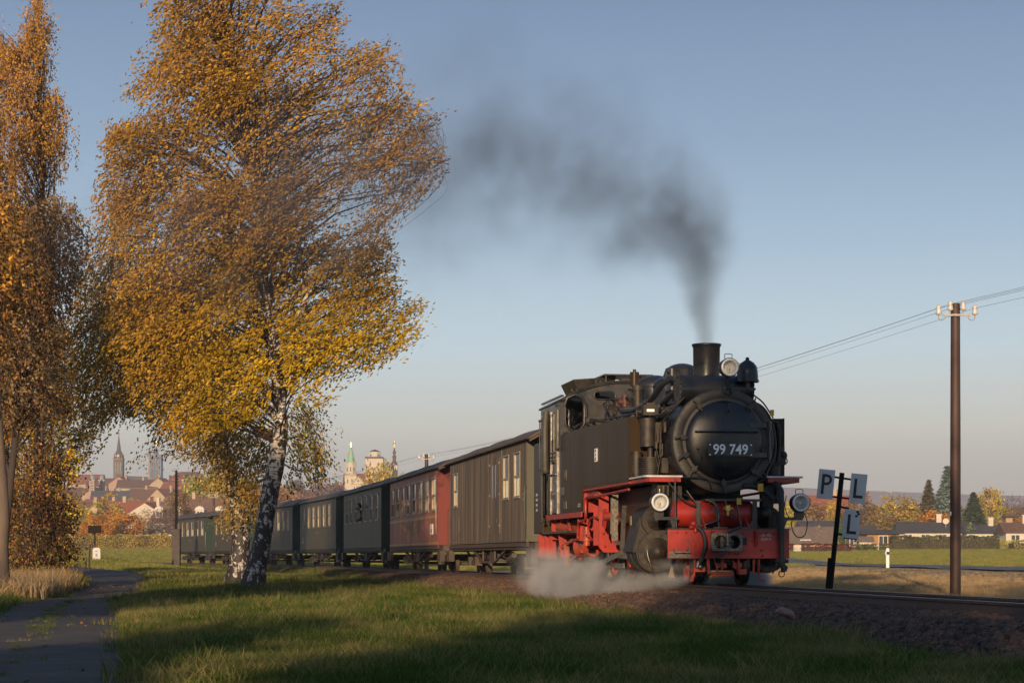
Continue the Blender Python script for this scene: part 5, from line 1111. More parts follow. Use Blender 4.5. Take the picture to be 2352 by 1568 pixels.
def birch_bark():
    m = bpy.data.materials.new('birch_bark'); m.use_nodes = True; t = m.node_tree; N = t.nodes; L = t.links; b = N['Principled BSDF']; b.inputs['Roughness'].default_value = .65
    co = N.new('ShaderNodeTexCoord'); mp = N.new('ShaderNodeMapping'); L.new(co.outputs['Object'], mp.inputs[0]); mp.inputs['Scale'].default_value = (1,1,.75)
    n1 = N.new('ShaderNodeTexNoise'); n1.inputs['Scale'].default_value = 7.5; n1.inputs['Detail'].default_value = 9; n1.inputs['Roughness'].default_value = .62; n1.inputs['Distortion'].default_value = .9; L.new(mp.outputs[0], n1.inputs[0])
    sp = N.new('ShaderNodeSeparateXYZ'); L.new(co.outputs['Object'], sp.inputs[0])
    mr = N.new('ShaderNodeMapRange'); mr.inputs['From Min'].default_value = 0; mr.inputs['From Max'].default_value = 5.0; mr.inputs['To Min'].default_value = .10; mr.inputs['To Max'].default_value = -.06; L.new(sp.outputs['Z'], mr.inputs[0])
    ad = N.new('ShaderNodeMath'); ad.operation = 'ADD'; L.new(n1.outputs['Fac'], ad.inputs[0]); L.new(mr.outputs[0], ad.inputs[1])
    r = N.new('ShaderNodeValToRGB'); r.color_ramp.elements[0].position = .47; r.color_ramp.elements[1].position = .53; L.new(ad.outputs[0], r.inputs[0])
    mp2 = N.new('ShaderNodeMapping'); mp2.inputs['Scale'].default_value = (1.2,1.2,9); L.new(co.outputs['Object'], mp2.inputs[0])
    n2 = N.new('ShaderNodeTexNoise'); n2.inputs['Scale'].default_value = 3; L.new(mp2.outputs[0], n2.inputs[0])
    r2 = N.new('ShaderNodeValToRGB'); r2.color_ramp.elements[0].position = .36; r2.color_ramp.elements[1].position = .46; r2.color_ramp.elements[0].color = (.16,.12,.10,1); r2.color_ramp.elements[1].color = (.60,.55,.50,1); L.new(n2.outputs['Fac'], r2.inputs[0])
    x = N.new('ShaderNodeMix'); x.data_type = 'RGBA'; L.new(r.outputs[0], x.inputs['Factor']); L.new(r2.outputs[0], x.inputs['A']); x.inputs['B'].default_value = (.028,.022,.02,1); L.new(x.outputs['Result'], b.inputs['Base Color'])
    bp = N.new('ShaderNodeBump'); bp.inputs['Strength'].default_value = .6; bp.inputs['Distance'].default_value = .03; bp.invert = True; L.new(ad.outputs[0], bp.inputs['Height']); L.new(bp.outputs[0], b.inputs['Normal'])
    M['birch_bark'] = m
birch_bark()
def streaked_crown(poly, Y0, ydep, nclump, nstreak, nleaf, ll, lw, rng, trunkpts, palette, wind=(-.85,.0,-.32), droop=.5, slen=1.2, sig=.42, jit=.05, thin=None):
    """clumps of drooping twigs: returns leaf centres, long axes, side axes, colours, twig polylines, clump centres"""
    cl = samp(poly, nclump*2, rng); cl = cl[(rng.random(len(cl)) < thin(cl))][:nclump] if thin else cl[:nclump]; nclump = len(cl); P = np.array(poly); cx = P[:, 0].mean(); hw = (P[:, 0].max()-P[:, 0].min())/2
    k = np.sqrt(np.clip(1-((cl[:, 0]-cx)/hw)**2, .05, 1)); yc = Y0 + ydep*k*rng.uniform(-1, 1, nclump)
    CC = np.stack([(cl[:, 0]-CXP)/F*yc, yc, EYE+(HYP-cl[:, 1])/F*yc], 1)
    ci = rng.integers(0, nclump, nstreak)
    st = CC[ci] + rng.normal(0, 1, (nstreak, 3))*np.array([sig*1.2, sig, sig*.55])
    d0 = unit(np.array(wind)[None] + rng.normal(0, 1, (nstreak, 3))*np.array([.25,.45,.28]))
    L_ = slen*rng.uniform(.5, 1.3, nstreak); dr = droop*rng.uniform(.4, 1.5, nstreak)
    st = st - d0*L_[:, None]*.5
    T = rng.uniform(0, 1, (nstreak, nleaf)); tt = T[..., None]
    C = st[:, None] + d0[:, None]*(L_[:, None, None]*tt) + np.array([0, 0, -1.0])*(dr[:, None, None]*L_[:, None, None]*tt**2)*.6
    tan = unit(d0[:, None] + np.array([0, 0, -1.0])*(dr[:, None, None]*tt*1.2))
    C = C.reshape(-1, 3) + rng.normal(0, jit, (nstreak*nleaf, 3)); tan = tan.reshape(-1, 3)
    # keep inside the silhouette, with a ragged margin
    px = CXP + C[:, 0]/C[:, 1]*F + rng.normal(0, 9, len(C)); py = HYP - (C[:, 2]-EYE)/C[:, 1]*F + rng.normal(0, 9, len(C))
    cid = np.repeat(ci, nleaf); co_ = rng.normal(0, 17, (nclump, 2)); px = px + co_[cid, 0]; py = py + co_[cid, 1]*.7
    keep = inpoly(px, py, poly); C = C[keep]; tan = tan[keep]; cid = cid[keep]; n = len(C)
    A = unit(tan + rng.normal(0, .30, (n, 3))); B = unit(np.cross(A, rng.normal(0, 1, (n, 3)) + np.array([0, -.5, .3])))
    s = rng.uniform(.65, 1.25, (n, 1)); A = A*ll/2*s; B = B*lw/2*s
    col = palette(C, cid, rng, n, nclump)
    ts = np.linspace(0, 1, 4)[None, :, None]
    tw = st[:, None] + d0[:, None]*(L_[:, None, None]*ts) + np.array([0, 0, -1.0])*(dr[:, None, None]*L_[:, None, None]*ts**2)*.6
    m_ = tw[:, 2]; tpx = CXP + m_[:, 0]/m_[:, 1]*F; tpy = HYP-(m_[:, 2]-EYE)/m_[:, 1]*F
    e_ = tw[:, 3]; epx = CXP + e_[:, 0]/e_[:, 1]*F; epy = HYP-(e_[:, 2]-EYE)/e_[:, 1]*F; s_0 = tw[:, 0]; spx = CXP + s_0[:, 0]/s_0[:, 1]*F; spy = HYP-(s_0[:, 2]-EYE)/s_0[:, 1]*F
    tw = tw[inpoly(tpx, tpy, poly) & inpoly(epx, epy, poly) & inpoly(spx, spy, poly)]
    return C, A, B, col, tw, CC
def twigmesh(name, tw, r, m, parent):
    n, k, _ = tw.shape; off = np.array([[0,0,1],[.87,0,-.5],[-.87,0,-.5]])*r
    fall = np.linspace(1, .35, k)[None, :, None, None]
    V = (tw[:, :, None, :] + off[None, None]*fall).reshape(-1, 3).astype(np.float32)
    base = (np.arange(n)*k*3)[:, None, None, None]; j = np.arange(k-1)[None, :, None, None]*3; i = np.arange(3)[None, None, :, None]
    i2 = (i+1) % 3; fc = np.concatenate([base+j+i, base+j+i2, base+j+3+i2, base+j+3+i], -1).reshape(-1, 4)
    me = bpy.data.meshes.new(name); me.vertices.add(len(V)); me.vertices.foreach_set('co', V.ravel()); me.loops.add(fc.size); me.loops.foreach_set('vertex_index', fc.ravel().astype(np.int32))
    me.polygons.add(len(fc)); me.polygons.foreach_set('loop_start', np.arange(0, fc.size, 4, dtype=np.int32)); me.update(calc_edges=True); me.materials.append(m)
    o = bpy.data.objects.new(name, me); COL.objects.link(o); o.parent = parent; return o
def pal(cols, w, vclump=.25, vleaf=.25, fn=None):
    cols = np.array(cols); w = np.array(w)/sum(w)
    def f(C, cid, rng, n, nc):
        cc = rng.choice(len(cols), nc, p=w); ch = rng.random(n) < .55
        k = np.where(ch, cc[cid], rng.choice(len(cols), n, p=w)); c = cols[k]
        c = c*(1+vclump*rng.normal(0, 1, nc)[cid][:, None].clip(-1.6, 1.6))*(1+vleaf*rng.normal(0, 1, (n, 1)).clip(-2, 2))
        if fn: c = fn(C, c, rng)
        return c.clip(.004, .9)
    return f
def trunk_world(pts, Y):                                  # pts: (px, py, width px) -> world points and radii
    return [W(x, y, Y if not isinstance(Y, (list,)) else Y[i]) for i, (x, y, w) in enumerate(pts)], [w/2/F*(Y if not isinstance(Y, list) else Y[i]) for i, (x, y, w) in enumerate(pts)]
def limb(name, pts, Y, m, parent, n=14, k=5, origin=Vector((0,0,0)), bumpy=0.0, seed=1):
    P_, R_ = trunk_world(pts, Y); P_ = [p - origin for p in P_]; S = smooth_path(P_, k); rr = []
    for i in range(len(P_)-1):
        for j in range(k): rr.append(R_[i] + (R_[i+1]-R_[i])*j/k)
    rr.append(R_[-1]); q = random.Random(seed)
    if bumpy: rr = [r*(1+bumpy*(q.random()-.5)) for r in rr]
    return MB().tube(S, rr, n).build(name, M[m], parent)
def branches(name, trunk, CC, m, parent, origin, rng, r0=.035, lowfrac=.35, weep=0.0):
    b = MB(); T = smooth_path(trunk, 8)
    for c in CC:
        c = Vector(c); tz = c.z - (.25+lowfrac*rng.random())*abs((c - T[0]).length)*.35 - .4 if not weep else c.z + weep*abs(c.x - T[0].x) + rng.uniform(-.6, .6)
        bp = min(T, key=lambda p: abs(p.z-tz) + .35*abs(p.x-c.x)*.3); d = c - bp
        mid = bp + d*.5 + Vector((0, 0, (.12 if not weep else .30)*d.length)); r = r0*min(1, d.length/3)
        b.tube([bp-origin, bp.lerp(mid, .5)-origin+Vector(rng.normal(0,.05,3)), mid-origin, mid.lerp(c,.5)-origin+Vector(rng.normal(0,.06,3)), c-origin], [r, r*.8, r*.6, r*.4, r*.2], 5, False)
    return b.build(name, M[m], parent, fix=False)
GOLD = hexl(222,156,26); YEL = hexl(200,164,40); ORA = hexl(198,130,42); RUS = hexl(164,104,48); OLV = hexl(124,102,42); BRN = hexl(136,94,50); GRN = hexl(92,104,38)
SHIFT = lambda C, A, B, o: C - np.array(o)

# ---- the big birch in front of the train
Y1 = 45.0; b1 = W(582,1345,Y1); b1.z = gz(b1.x, Y1); O1 = Vector((b1.x, b1.y, b1.z))
birch1 = empty('birch_tree', O1, 0, 'tall windswept birch with black and white trunk leaning right of its neighbour, golden crown', 'tree')
T1 = [(580,1362,72),(584,1330,56),(592,1290,44),(602,1240,41),(612,1180,40),(622,1120,41),(633,1070,40),(641,1020,35),(646,975,30),(643,925,26),(634,870,22),(627,810,20),(621,740,17),(612,660,15),(603,590,13),(594,500,11),(583,400,10),(566,300,9),(545,190,7),(520,80,6),(505,-40,4)]
tk = limb('trunk', T1, Y1, 'birch_bark', birch1, 18, 5, O1, .05); T1W, _ = trunk_world(T1, Y1)
for i_, (pts, nm) in enumerate([([(644,960,17),(655,880,15),(662,810,14),(672,760,13),(688,715,12),(705,680,9),(745,620,5)],'limb'), ([(640,975,12),(610,925,9),(585,890,7),(560,870,4)],'limb'),
                ([(641,950,10),(620,905,8),(600,885,6),(575,870,3)],'limb'), ([(622,745,9),(600,640,7),(585,600,5),(560,520,3)],'limb'), ([(672,760,8),(676,640,6),(700,500,4),(740,380,3)],'limb'), ([(583,400,7),(620,300,5),(690,200,4),(800,120,2)],'limb'), ([(603,590,8),(680,470,6),(800,420,4),(960,350,2)],'limb'),([(646,1010,7),(690,1000,4),(735,985,2)],'limb'),([(640,1060,5),(690,1080,4),(735,1070,2)],'limb')]):
    limb(nm, pts, Y1 + (-.2 if i_ < 4 else .1), 'birch_bark', tk, 8, 5, O1)
POLY1 = [(352,-120),(345,40),(372,110),(335,150),(300,200),(302,235),(345,250),(330,275),(245,285),(238,330),(250,360),(235,392),(245,425),(228,470),(250,520),(262,620),(235,700),(250,790),(262,860),(300,915),(345,950),(372,1000),(430,1020),(480,1010),(520,980),(560,990),(590,960),(606,900),(618,860),(645,865),(650,915),(700,930),(735,905),(765,870),(800,862),(860,828),(905,795),(950,760),(985,705),(965,680),(930,688),(918,655),(932,625),(905,598),(893,560),(900,520),(940,480),(985,440),(1018,400),(1028,355),(1012,325),(975,320),(990,280),(978,225),(945,205),(900,212),(912,160),(895,100),(862,72),(828,82),(820,110),(795,120),(775,60),(775,0),(775,-120)]
HOLES1 = [(690,640,38,22,-.5),(720,550,30,14,-.5),(640,815,12,40,0)]
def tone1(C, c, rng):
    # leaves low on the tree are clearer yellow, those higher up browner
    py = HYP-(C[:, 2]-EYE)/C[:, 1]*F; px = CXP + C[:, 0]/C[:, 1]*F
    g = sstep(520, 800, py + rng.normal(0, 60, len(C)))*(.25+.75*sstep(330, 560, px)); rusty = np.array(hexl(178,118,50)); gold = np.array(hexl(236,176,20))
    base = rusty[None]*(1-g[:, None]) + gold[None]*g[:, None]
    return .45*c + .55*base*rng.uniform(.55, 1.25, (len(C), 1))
rng = np.random.default_rng(21)
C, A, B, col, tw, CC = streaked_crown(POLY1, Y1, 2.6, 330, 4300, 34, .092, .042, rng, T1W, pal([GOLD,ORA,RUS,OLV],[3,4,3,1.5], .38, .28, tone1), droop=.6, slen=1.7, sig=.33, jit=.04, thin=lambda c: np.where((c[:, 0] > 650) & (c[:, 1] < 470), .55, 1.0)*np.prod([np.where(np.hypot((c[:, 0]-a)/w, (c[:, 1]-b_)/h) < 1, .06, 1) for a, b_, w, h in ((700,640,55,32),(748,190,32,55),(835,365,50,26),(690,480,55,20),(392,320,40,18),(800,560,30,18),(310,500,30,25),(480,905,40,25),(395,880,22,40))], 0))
tpx_ = CXP + C[:, 0]/C[:, 1]*F; tpy_ = HYP - (C[:, 2]-EYE)/C[:, 1]*F; t1y = np.array([p[1] for p in T1][::-1]); t1x = np.array([p[0] for p in T1][::-1])
tx_ = np.interp(tpy_, t1y, t1x); vis = ~((np.abs(tpx_-tx_) < 17) & (C[:, 1] < Y1+.1) & (tpy_ > 560) & (tpy_ < 990) & (rng.random(len(C)) < .97*(.55+.45*np.sin(tpy_*.05))**.35)); C, A, B, col = C[vis], A[vis], B[vis], col[vis]
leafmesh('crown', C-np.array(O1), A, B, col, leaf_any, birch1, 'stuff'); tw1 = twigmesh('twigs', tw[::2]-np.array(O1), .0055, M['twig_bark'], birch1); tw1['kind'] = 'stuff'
branches('branches', T1W[7:], CC, 'twig_bark', birch1, O1, rng)['kind'] = 'stuff'
# the loose weeping sprays hanging below the crown, right of the trunk
POLY1B = [(655,920),(700,925),(735,905),(745,950),(732,965),(752,985),(745,1010),(760,1030),(768,1050),(752,1075),(765,1095),(740,1112),(705,1105),(690,1130),(672,1120),(668,1040),(658,1000)]
C, A, B, col, tw, CC = streaked_crown(POLY1B, Y1, 1.2, 46, 330, 13, .085, .042, rng, T1W, pal([GOLD,OLV,GRN,BRN],[2,3,2,2], .25, .3), wind=(.45,0,-.5), droop=.9, slen=.9, sig=.25)
leafmesh('hanging_spray', C-np.array(O1), A, B, col, leaf_any, birch1, 'stuff'); twigmesh('twigs', tw-np.array(O1), .005, M['twig_bark'], birch1)['kind'] = 'stuff'
# long leafless wisps blowing out at the crown's right edge
b = MB()
for i in range(44):
    k = rng.uniform(0, 1); ox, oy = -rng.uniform(0, 95)*k, rng.uniform(-45, 30); yq = Y1 + rng.uniform(-1, 1); e = rng.integers(3, 8)
    pts = [(905,300),(950,285),(992,305),(1020,345),(1018,400),(985,450),(930,500),(900,545)][:e]
    b.curve([W(x+ox+rng.uniform(-13, 13), y+oy+rng.uniform(-12, 12), yq)-O1 for x, y in pts], .0036, 3, 4)
for i in range(14):
    x0, y0 = rng.uniform(745, 775), rng.uniform(30, 150); yq = Y1 + rng.uniform(-1, 1)
    b.curve([W(x0-30,y0-5,yq)-O1, W(x0,y0,yq)-O1, W(x0+14,y0+25,yq)-O1, W(x0+10,y0+70,yq)-O1], .0045, 3, 4)
b.build('wisps', M['twig_bark'], birch1, fix=False)['kind'] = 'stuff'
# ---- the second birch, behind and to the left, drooping low
Y2 = 52.0; b2 = W(548,1332,Y2); b2.z = gz(b2.x, Y2); O2 = b2.copy()
birch2 = empty('birch_tree', O2, 0, 'stout pale-trunked birch behind the leaning one, olive brown weeping crown hanging over the coaches', 'tree')
T2 = [(540,1345,64),(545,1318,50),(550,1280,44),(553,1240,42),(548,1200,38),(538,1140,33),(524,1070,28),(508,1000,25),(490,920,22),(472,840,19),(455,780,17),(430,730,14),(400,660,11),(375,580,8),(350,500,6)]
tk2 = limb('trunk', T2, Y2, 'birch_bark', birch2, 18, 5, O2, .05); T2W, _ = trunk_world(T2, Y2)
for pts in ([(490,920,11),(430,880,8),(370,850,6),(300,840,3)], [(472,840,10),(500,780,8),(530,720,5)], [(508,1000,10),(560,960,7),(600,930,4)], [(553,1210,12),(575,1180,9),(590,1150,6)]): limb('limb', pts, Y2, 'birch_bark', tk2, 8, 5, O2)
POLY2 = [(240,380),(215,430),(228,470),(200,520),(165,600),(150,700),(140,800),(150,900),(185,960),(200,1040),(218,1050),(222,1000),(260,960),(290,948),(320,968),(345,975),(350,1010),(335,1040),(318,1065),(303,1086),(325,1072),(345,1050),(362,1020),(378,990),(395,1000),(380,1030),(420,1045),(440,1060),(470,1068),(505,1085),(480,1100),(440,1112),(455,1122),(500,1120),(520,1150),(505,1180),(480,1200),(520,1215),(560,1235),(592,1205),(610,1130),(625,1080),(640,1000),(640,930),(600,880),(560,840),(460,700),(340,560),(290,440)]
def tone2(C, c, rng):
    py = HYP-(C[:, 2]-EYE)/C[:, 1]*F; g = sstep(650, 980, py + rng.normal(0, 60, len(C)))[:, None]
    return c*(1-g) + g*np.array(hexl(176,128,54))[None]*rng.uniform(.45, 1.3, (len(C), 1))
C, A, B, col, tw, CC = streaked_crown(POLY2, Y2, 3.0, 200, 2100, 32, .095, .047, np.random.default_rng(5), T2W, pal([ORA,RUS,OLV,GOLD,BRN],[3,3,3,1,3], .25, .28, tone2), wind=(-.62,0,-.55), droop=.8, slen=1.8, sig=.45, jit=.04)
leafmesh('crown', C-np.array(O2), A, B, col, leaf_any, birch2, 'stuff'); twigmesh('twigs', tw[::2]-np.array(O2), .006, M['twig_bark'], birch2)['kind'] = 'stuff'
branches('branches', T2W[5:], CC, 'twig_bark', birch2, O2, rng, .018, weep=.5)['kind'] = 'stuff'
# ---- poplars at the left edge
def simple_tree(label, base, Yt, T, poly, bark, seed, nclump, nstreak, nleaf, ll, lw, palette, wind, droop, slen, sig, ydep, name='autumn_tree', limbs=()):
    bb = W(base[0], base[1], Yt); bb.z = gz(bb.x, Yt); rt = empty(name, bb, 0, label, 'tree'); tk = limb('trunk', T, Yt, bark, rt, 12, 5, bb, .08, seed); TW, _ = trunk_world(T, Yt); rg = np.random.default_rng(seed)
    for p in limbs: limb('limb', p, Yt, bark, tk, 7, 5, bb)
    C, A, B, col, tw, CC = streaked_crown(poly, Yt, ydep, nclump, nstreak, nleaf, ll, lw, rg, TW, palette, wind=wind, droop=droop, slen=slen, sig=sig)
    leafmesh('crown', C-np.array(bb), A, B, col, leaf_any, rt, 'stuff'); twigmesh('twigs', tw[::2]-np.array(bb), .007, M['twig_bark'], rt)['kind'] = 'stuff'
    branches('branches', TW[2:], CC, 'twig_bark', rt, bb, rg)['kind'] = 'stuff'; return rt
PO = hexl(204,138,74)
simple_tree('tall narrow orange poplar rising at the left edge', (85,1330), 62, [(85,1345,30),(88,1100,26),(92,900,22),(95,700,18),(98,500,13),(95,300,9),(88,100,5),(85,-40,3)],
  [(75,-60),(62,20),(42,110),(18,100),(5,60),(-40,60),(-40,640),(-40,960),(165,980),(185,880),(150,700),(128,440),(155,400),(162,300),(140,240),(118,170),(132,110),(122,40),(110,60),(98,-20),(90,-60)],
  'pale_bark', 3, 240, 2900, 24, .085, .055, pal([PO,ORA,RUS,hexl(188,120,48)],[4,3,2,2], .2, .25), (.02,0,1), .0, 1.1, .22, 1.5, 'poplar_tree',
  limbs=([(90,900,12),(60,700,9),(40,500,6),(30,300,3)],[(92,800,11),(120,600,8),(125,400,5)]))
simple_tree('second poplar in shadow, cut by the left picture edge', (-30,1330), 58, [(-30,1345,30),(-30,1100,25),(-25,800,20),(-20,400,10),(-22,180,3)],
  [(-30,140),(-60,400),(-70,900),(-60,1240),(40,1240),(50,1000),(52,800),(45,600),(30,520),(22,420),(8,330),(0,210)], 'dark_bark', 4, 90, 900, 20, .12, .07, pal([RUS,OLV,ORA],[3,3,2], .25, .25), (.02,0,1), .0, 1.0, .25, 1.4, 'poplar_tree')
simple_tree('small brown-leaved tree with dark forked stem in front of the poplars', (14,1340), 46, [(-2,1350,34),(8,1250,20),(25,1100,17),(38,980,15),(52,880,12),(66,780,9),(80,680,6),(85,600,3)],
  [(40,470),(110,445),(175,460),(215,520),(200,600),(170,700),(150,820),(165,930),(150,980),(120,1010),(60,1000),(-40,980),(-60,900),(-60,600),(-20,520)], 'dark_bark', 8, 130, 1350, 20, .085, .05, pal([RUS,hexl(150,112,76),BRN,hexl(160,124,78)],[3,3,4,2.5], .25, .3), (-.2,0,.45), .1, .9, .32, 2.4, limbs=([(38,980,10),(60,930,7),(110,880,5),(150,850,3)],[(52,880,8),(30,800,6),(10,700,4)],[(25,1100,11),(-5,1000,9),(-25,900,6)]))
simple_tree('thick pale-stemmed tree rooted at the bottom left verge', (0,1352), 40, [(8,1375,44),(6,1330,34),(4,1260,32),(8,1180,28),(2,1080,26),(-6,960,24),(-14,800,20),(-20,600,14),(-30,400,8)],
  [(-90,300),(-20,330),(20,420),(60,560),(50,700),(20,800),(-10,900),(-90,900)], 'pale_bark', 9, 60, 520, 16, .11, .065, pal([ORA,RUS,BRN],[3,3,2], .25, .3), (-.2,0,.3), .1, .9, .35, 1.8)
simple_tree('bushy yellowing tree filling the gap behind the dark stems at left', (110,1322), 68, [(112,1340,26),(108,1250,20),(100,1150,17),(95,1050,13),(92,950,8)],
  [(-40,880),(60,860),(150,900),(195,960),(215,1040),(190,1090),(160,1120),(165,1180),(150,1240),(160,1290),(140,1310),(-40,1320)], 'pale_bark', 12, 120, 1500, 17, .12, .08, pal([GOLD,YEL,OLV,BRN,RUS],[3,2,3,3,2], .3, .3), (-.3,0,-.2), .3, .9, .4, 2.2)
simple_tree('dark multi-stemmed shrub with last red leaves beside the path', (120,1335), 52, [(115,1345,22),(112,1250,15),(104,1150,11),(98,1040,8),(95,940,5)],
  [(40,1010),(120,990),(150,1060),(140,1120),(170,1180),(168,1240),(185,1300),(165,1330),(90,1338),(30,1330),(20,1200)], 'dark_bark', 14, 100, 950, 14, .085, .055, pal([BRN,RUS,hexl(96,60,36),OLV,hexl(190,104,70)],[4,3,4,2,1], .3, .35), (-.1,0,.4), .1, .8, .3, 1.8,
  name='shrub', limbs=([(112,1300,10),(85,1200,8),(80,1100,5)],[(112,1280,10),(140,1180,7),(150,1090,4)],[(112,1310,9),(60,1230,7),(45,1120,4)]))
# green mesh fence glimpsed behind the stems
mat('fence_green', (0.02,0.06,0.035), rough=0.6)
fp = W(36,1320,58); fp.z = gz(fp.x,58); fr = empty('garden_fence', fp, R(20), 'dark green garden fence panel behind the stems at left', 'fence')
for q in range(3): MB().box(-1.5+q*1.4,-1.43+q*1.4,-.03,.03,0,1.9).build('fence_post', M['fence_green'], fr)
b = MB()
for q in range(14): b.box(-1.5,1.4,-.01,.01,.1+.13*q,.13+.13*q)
b.build('fence_wires', M['fence_green'], fr)['kind'] = 'stuff'
for (x, y, yy_, hgt, w_) in ((204,1290,80,62,4),(196,1282,82,28,3)):
    v = W(x, y, yy_); v.z = gz(v.x, yy_); o = MB().tube([(0,0,-.1),(.05,0,hgt/F*yy_)], w_/2/F*yy_, 6).build('fence_stake', M['dark_bark'], loc=v); tag(o, 'taller thin grey stake in the grass at left' if hgt > 40 else 'short thin stake in the grass at left', 'stake')

# ---- off-camera trees behind the photographer: they throw the long shadows on bank, path, signs and smokebox
def big_simple(x, y, h, w, seed, label, frac=.35, nl=5200, ls=.34):
    rg = np.random.default_rng(seed); zb = gz(x, y); rt = empty('oak_tree', (x, y, zb), 0, label, 'tree', 'trees behind the viewer')
    MB().tube([(0,0,-.2),(.1,0,h*.3),(0,.1,h*.7)],[.3,.22,.08],10).build('trunk', M['dark_bark'], rt)
    nc = 46; u = unit(rg.normal(0, 1, (nc, 3))); cc = u*rg.uniform(.45, 1, (nc, 1))*np.array([w/2, w/2, h*(1-frac)/2])*.85 + np.array([0,0,h*(1+frac)/2])
    ci = rg.integers(0, nc, nl); C = cc[ci] + rg.normal(0, .55, (nl, 3)); A = unit(rg.normal(0, 1, (nl, 3))); B = unit(np.cross(A, rg.normal(0, 1, (nl, 3))))
    leafmesh('crown', C, A*ls/2, B*ls/2*.7, np.array([ORA,RUS,OLV])[rg.integers(0,3,nl)], leaf_any, rt, 'stuff'); return rt
def caster(q, Yc, h, w, seed, label, frac=.05, nl=5200): big_simple(q + .158*Yc, Yc, h, w, seed, label, frac, nl)
caster(.40, -20, 16.5, 4.0, 31, 'large tree behind the viewer whose shadow falls on the smokebox', nl=9000)
caster(3.9, -21, 11.6, 4.6, 32, 'large tree behind the viewer whose shadow falls on the signs', nl=8000)
caster(7.4, -20, 9.5, 4.4, 33, 'lower tree behind the viewer at the far right', nl=6000)
caster(-6.8, -14, 6.0, 3.4, 34, 'low bushy tree behind the viewer nearest the path', nl=5000)
caster(-12.6, -15, 14.4, 4.8, 35, 'tree behind the viewer whose shadow covers the path', nl=8000)
caster(-17.0, -14, 9.8, 3.8, 36, 'tree behind the viewer at the far left', nl=7000)
caster(-5.7, -13, 6.0, 2.6, 37, 'slim young tree behind the viewer right of the low bushy one', nl=4500)
caster(-2.35, -20, 7.9, 1.9, 38, 'low slim tree behind the viewer whose shadow lies on the near grass', nl=3500)

# ================================================================== far trees, hedges, gardens, houses
def proto_round(seed, h, w, n, ls, frac=.18, holes=.0):
    rg = np.random.default_rng(seed); nc = 60; u = unit(rg.normal(0, 1, (nc, 3))); rr = rg.uniform(.35, 1, (nc, 1))**.6
    cc = u*rr*np.array([w/2, w/2, h*(1-frac)/2]) + np.array([0, 0, h*(1+frac)/2]); ci = rg.integers(0, nc, n)
    C = cc[ci] + rg.normal(0, w*.065, (n, 3)); A = unit(rg.normal(0, 1, (n, 3))); B = unit(np.cross(A, rg.normal(0, 1, (n, 3)))); s = ls*rg.uniform(.6, 1.3, (n, 1))/2
    k = (1 + .30*rg.normal(0, 1, nc).clip(-1.5, 1.5))[ci][:, None]*(1 + .25*rg.normal(0, 1, (n, 1)).clip(-2, 2)); hue = 1 + np.array([[.10, -.05, -.1]])*rg.normal(0, 1, (nc, 1))[ci]
    return C, A*s, B*s*.7, (k*hue).clip(.15, 2)
def proto_cone(seed, h, w, n, ls):
    rg = np.random.default_rng(seed); t = rg.random(n)**.62; z = h*(1 - t)*.97 + .3; lay = np.floor(z/h*24)/24*h; br = rg.integers(0, 11, n); amp = rg.uniform(.75, 1.15, (25, 11))[np.minimum((z/h*24).astype(int), 24), br]; r = (h-z)/h*w/2*(.35+.65*rg.random(n)**.6)*amp; ph = br*2*math.pi/11 + lay*2.1 + rg.normal(0, .2, n)
    C = np.stack([r*np.cos(ph), r*np.sin(ph), lay + (z-lay)*.8 - r*.22], 1) + rg.normal(0, .09, (n, 3))
    A = unit(np.stack([np.cos(ph), np.sin(ph), -.35+0*ph], 1) + rg.normal(0, .35, (n, 3))); B = unit(np.cross(A, rg.normal(0, .4, (n, 3)) + np.array([0, 0, 1]))); s = ls*rg.uniform(.6, 1.3, (n, 1))/2
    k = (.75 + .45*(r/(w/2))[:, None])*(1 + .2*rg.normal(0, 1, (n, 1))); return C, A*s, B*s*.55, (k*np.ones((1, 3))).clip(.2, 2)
def proto_bare(seed, h, w, n, ls):
    rg = np.random.default_rng(seed); C, A, B, k = proto_round(seed, h, w, n, ls, .15); return C, A*1.6, B*.45, k
def mk(name, data):
    C, A, B, k = data; o = leafmesh(name, C, A, B, k, MATS['leaf_orange']); COL.objects.unlink(o); return o.data
LC = {'leaf_orange': hexl(206,122,30), 'leaf_gold': hexl(190,144,56), 'leaf_yellow': hexl(188,158,52), 'leaf_brown': hexl(146,106,62), 'leaf_rust': hexl(160,104,60), 'leaf_olive': hexl(112,100,48),
      'leaf_red': hexl(120,46,30), 'leaf_green': hexl(84,96,44), 'needle_blue': hexl(140,140,112), 'needle_green': hexl(100,102,64), 'needle_brown': hexl(132,104,62), 'leaf_mauve': hexl(128,92,76), 'hedge_brown': hexl(112,98,56), 'hedge_creeper': hexl(186,144,60), 'leaf_pale': hexl(134,134,72)}
for k_, c_ in LC.items(): leafmat(k_, c_, .15 if 'needle' not in k_ else .05)
PR = {'round': mk('round_crown', proto_round(1, 8, 6.5, 4200, .34)), 'round2': mk('round_crown', proto_round(2, 8, 7.5, 4200, .36)), 'tall': mk('tall_crown', proto_round(3, 11, 6.0, 4800, .36, .2)),
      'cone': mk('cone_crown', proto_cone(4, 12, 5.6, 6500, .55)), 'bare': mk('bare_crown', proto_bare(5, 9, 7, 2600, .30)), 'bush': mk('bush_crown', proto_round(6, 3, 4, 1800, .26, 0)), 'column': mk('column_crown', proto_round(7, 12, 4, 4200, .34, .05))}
PH = {'round': 8, 'round2': 8, 'tall': 11, 'cone': 12, 'bare': 9, 'bush': 3, 'column': 12}
tkm = MB().tube([(0,0,-.4),(.05,0,2),(0,.05,5)],[.22,.17,.06],7); tko = tkm.build('trunk', M['dark_bark']); TKD = tko.data; bpy.data.objects.remove(tko)
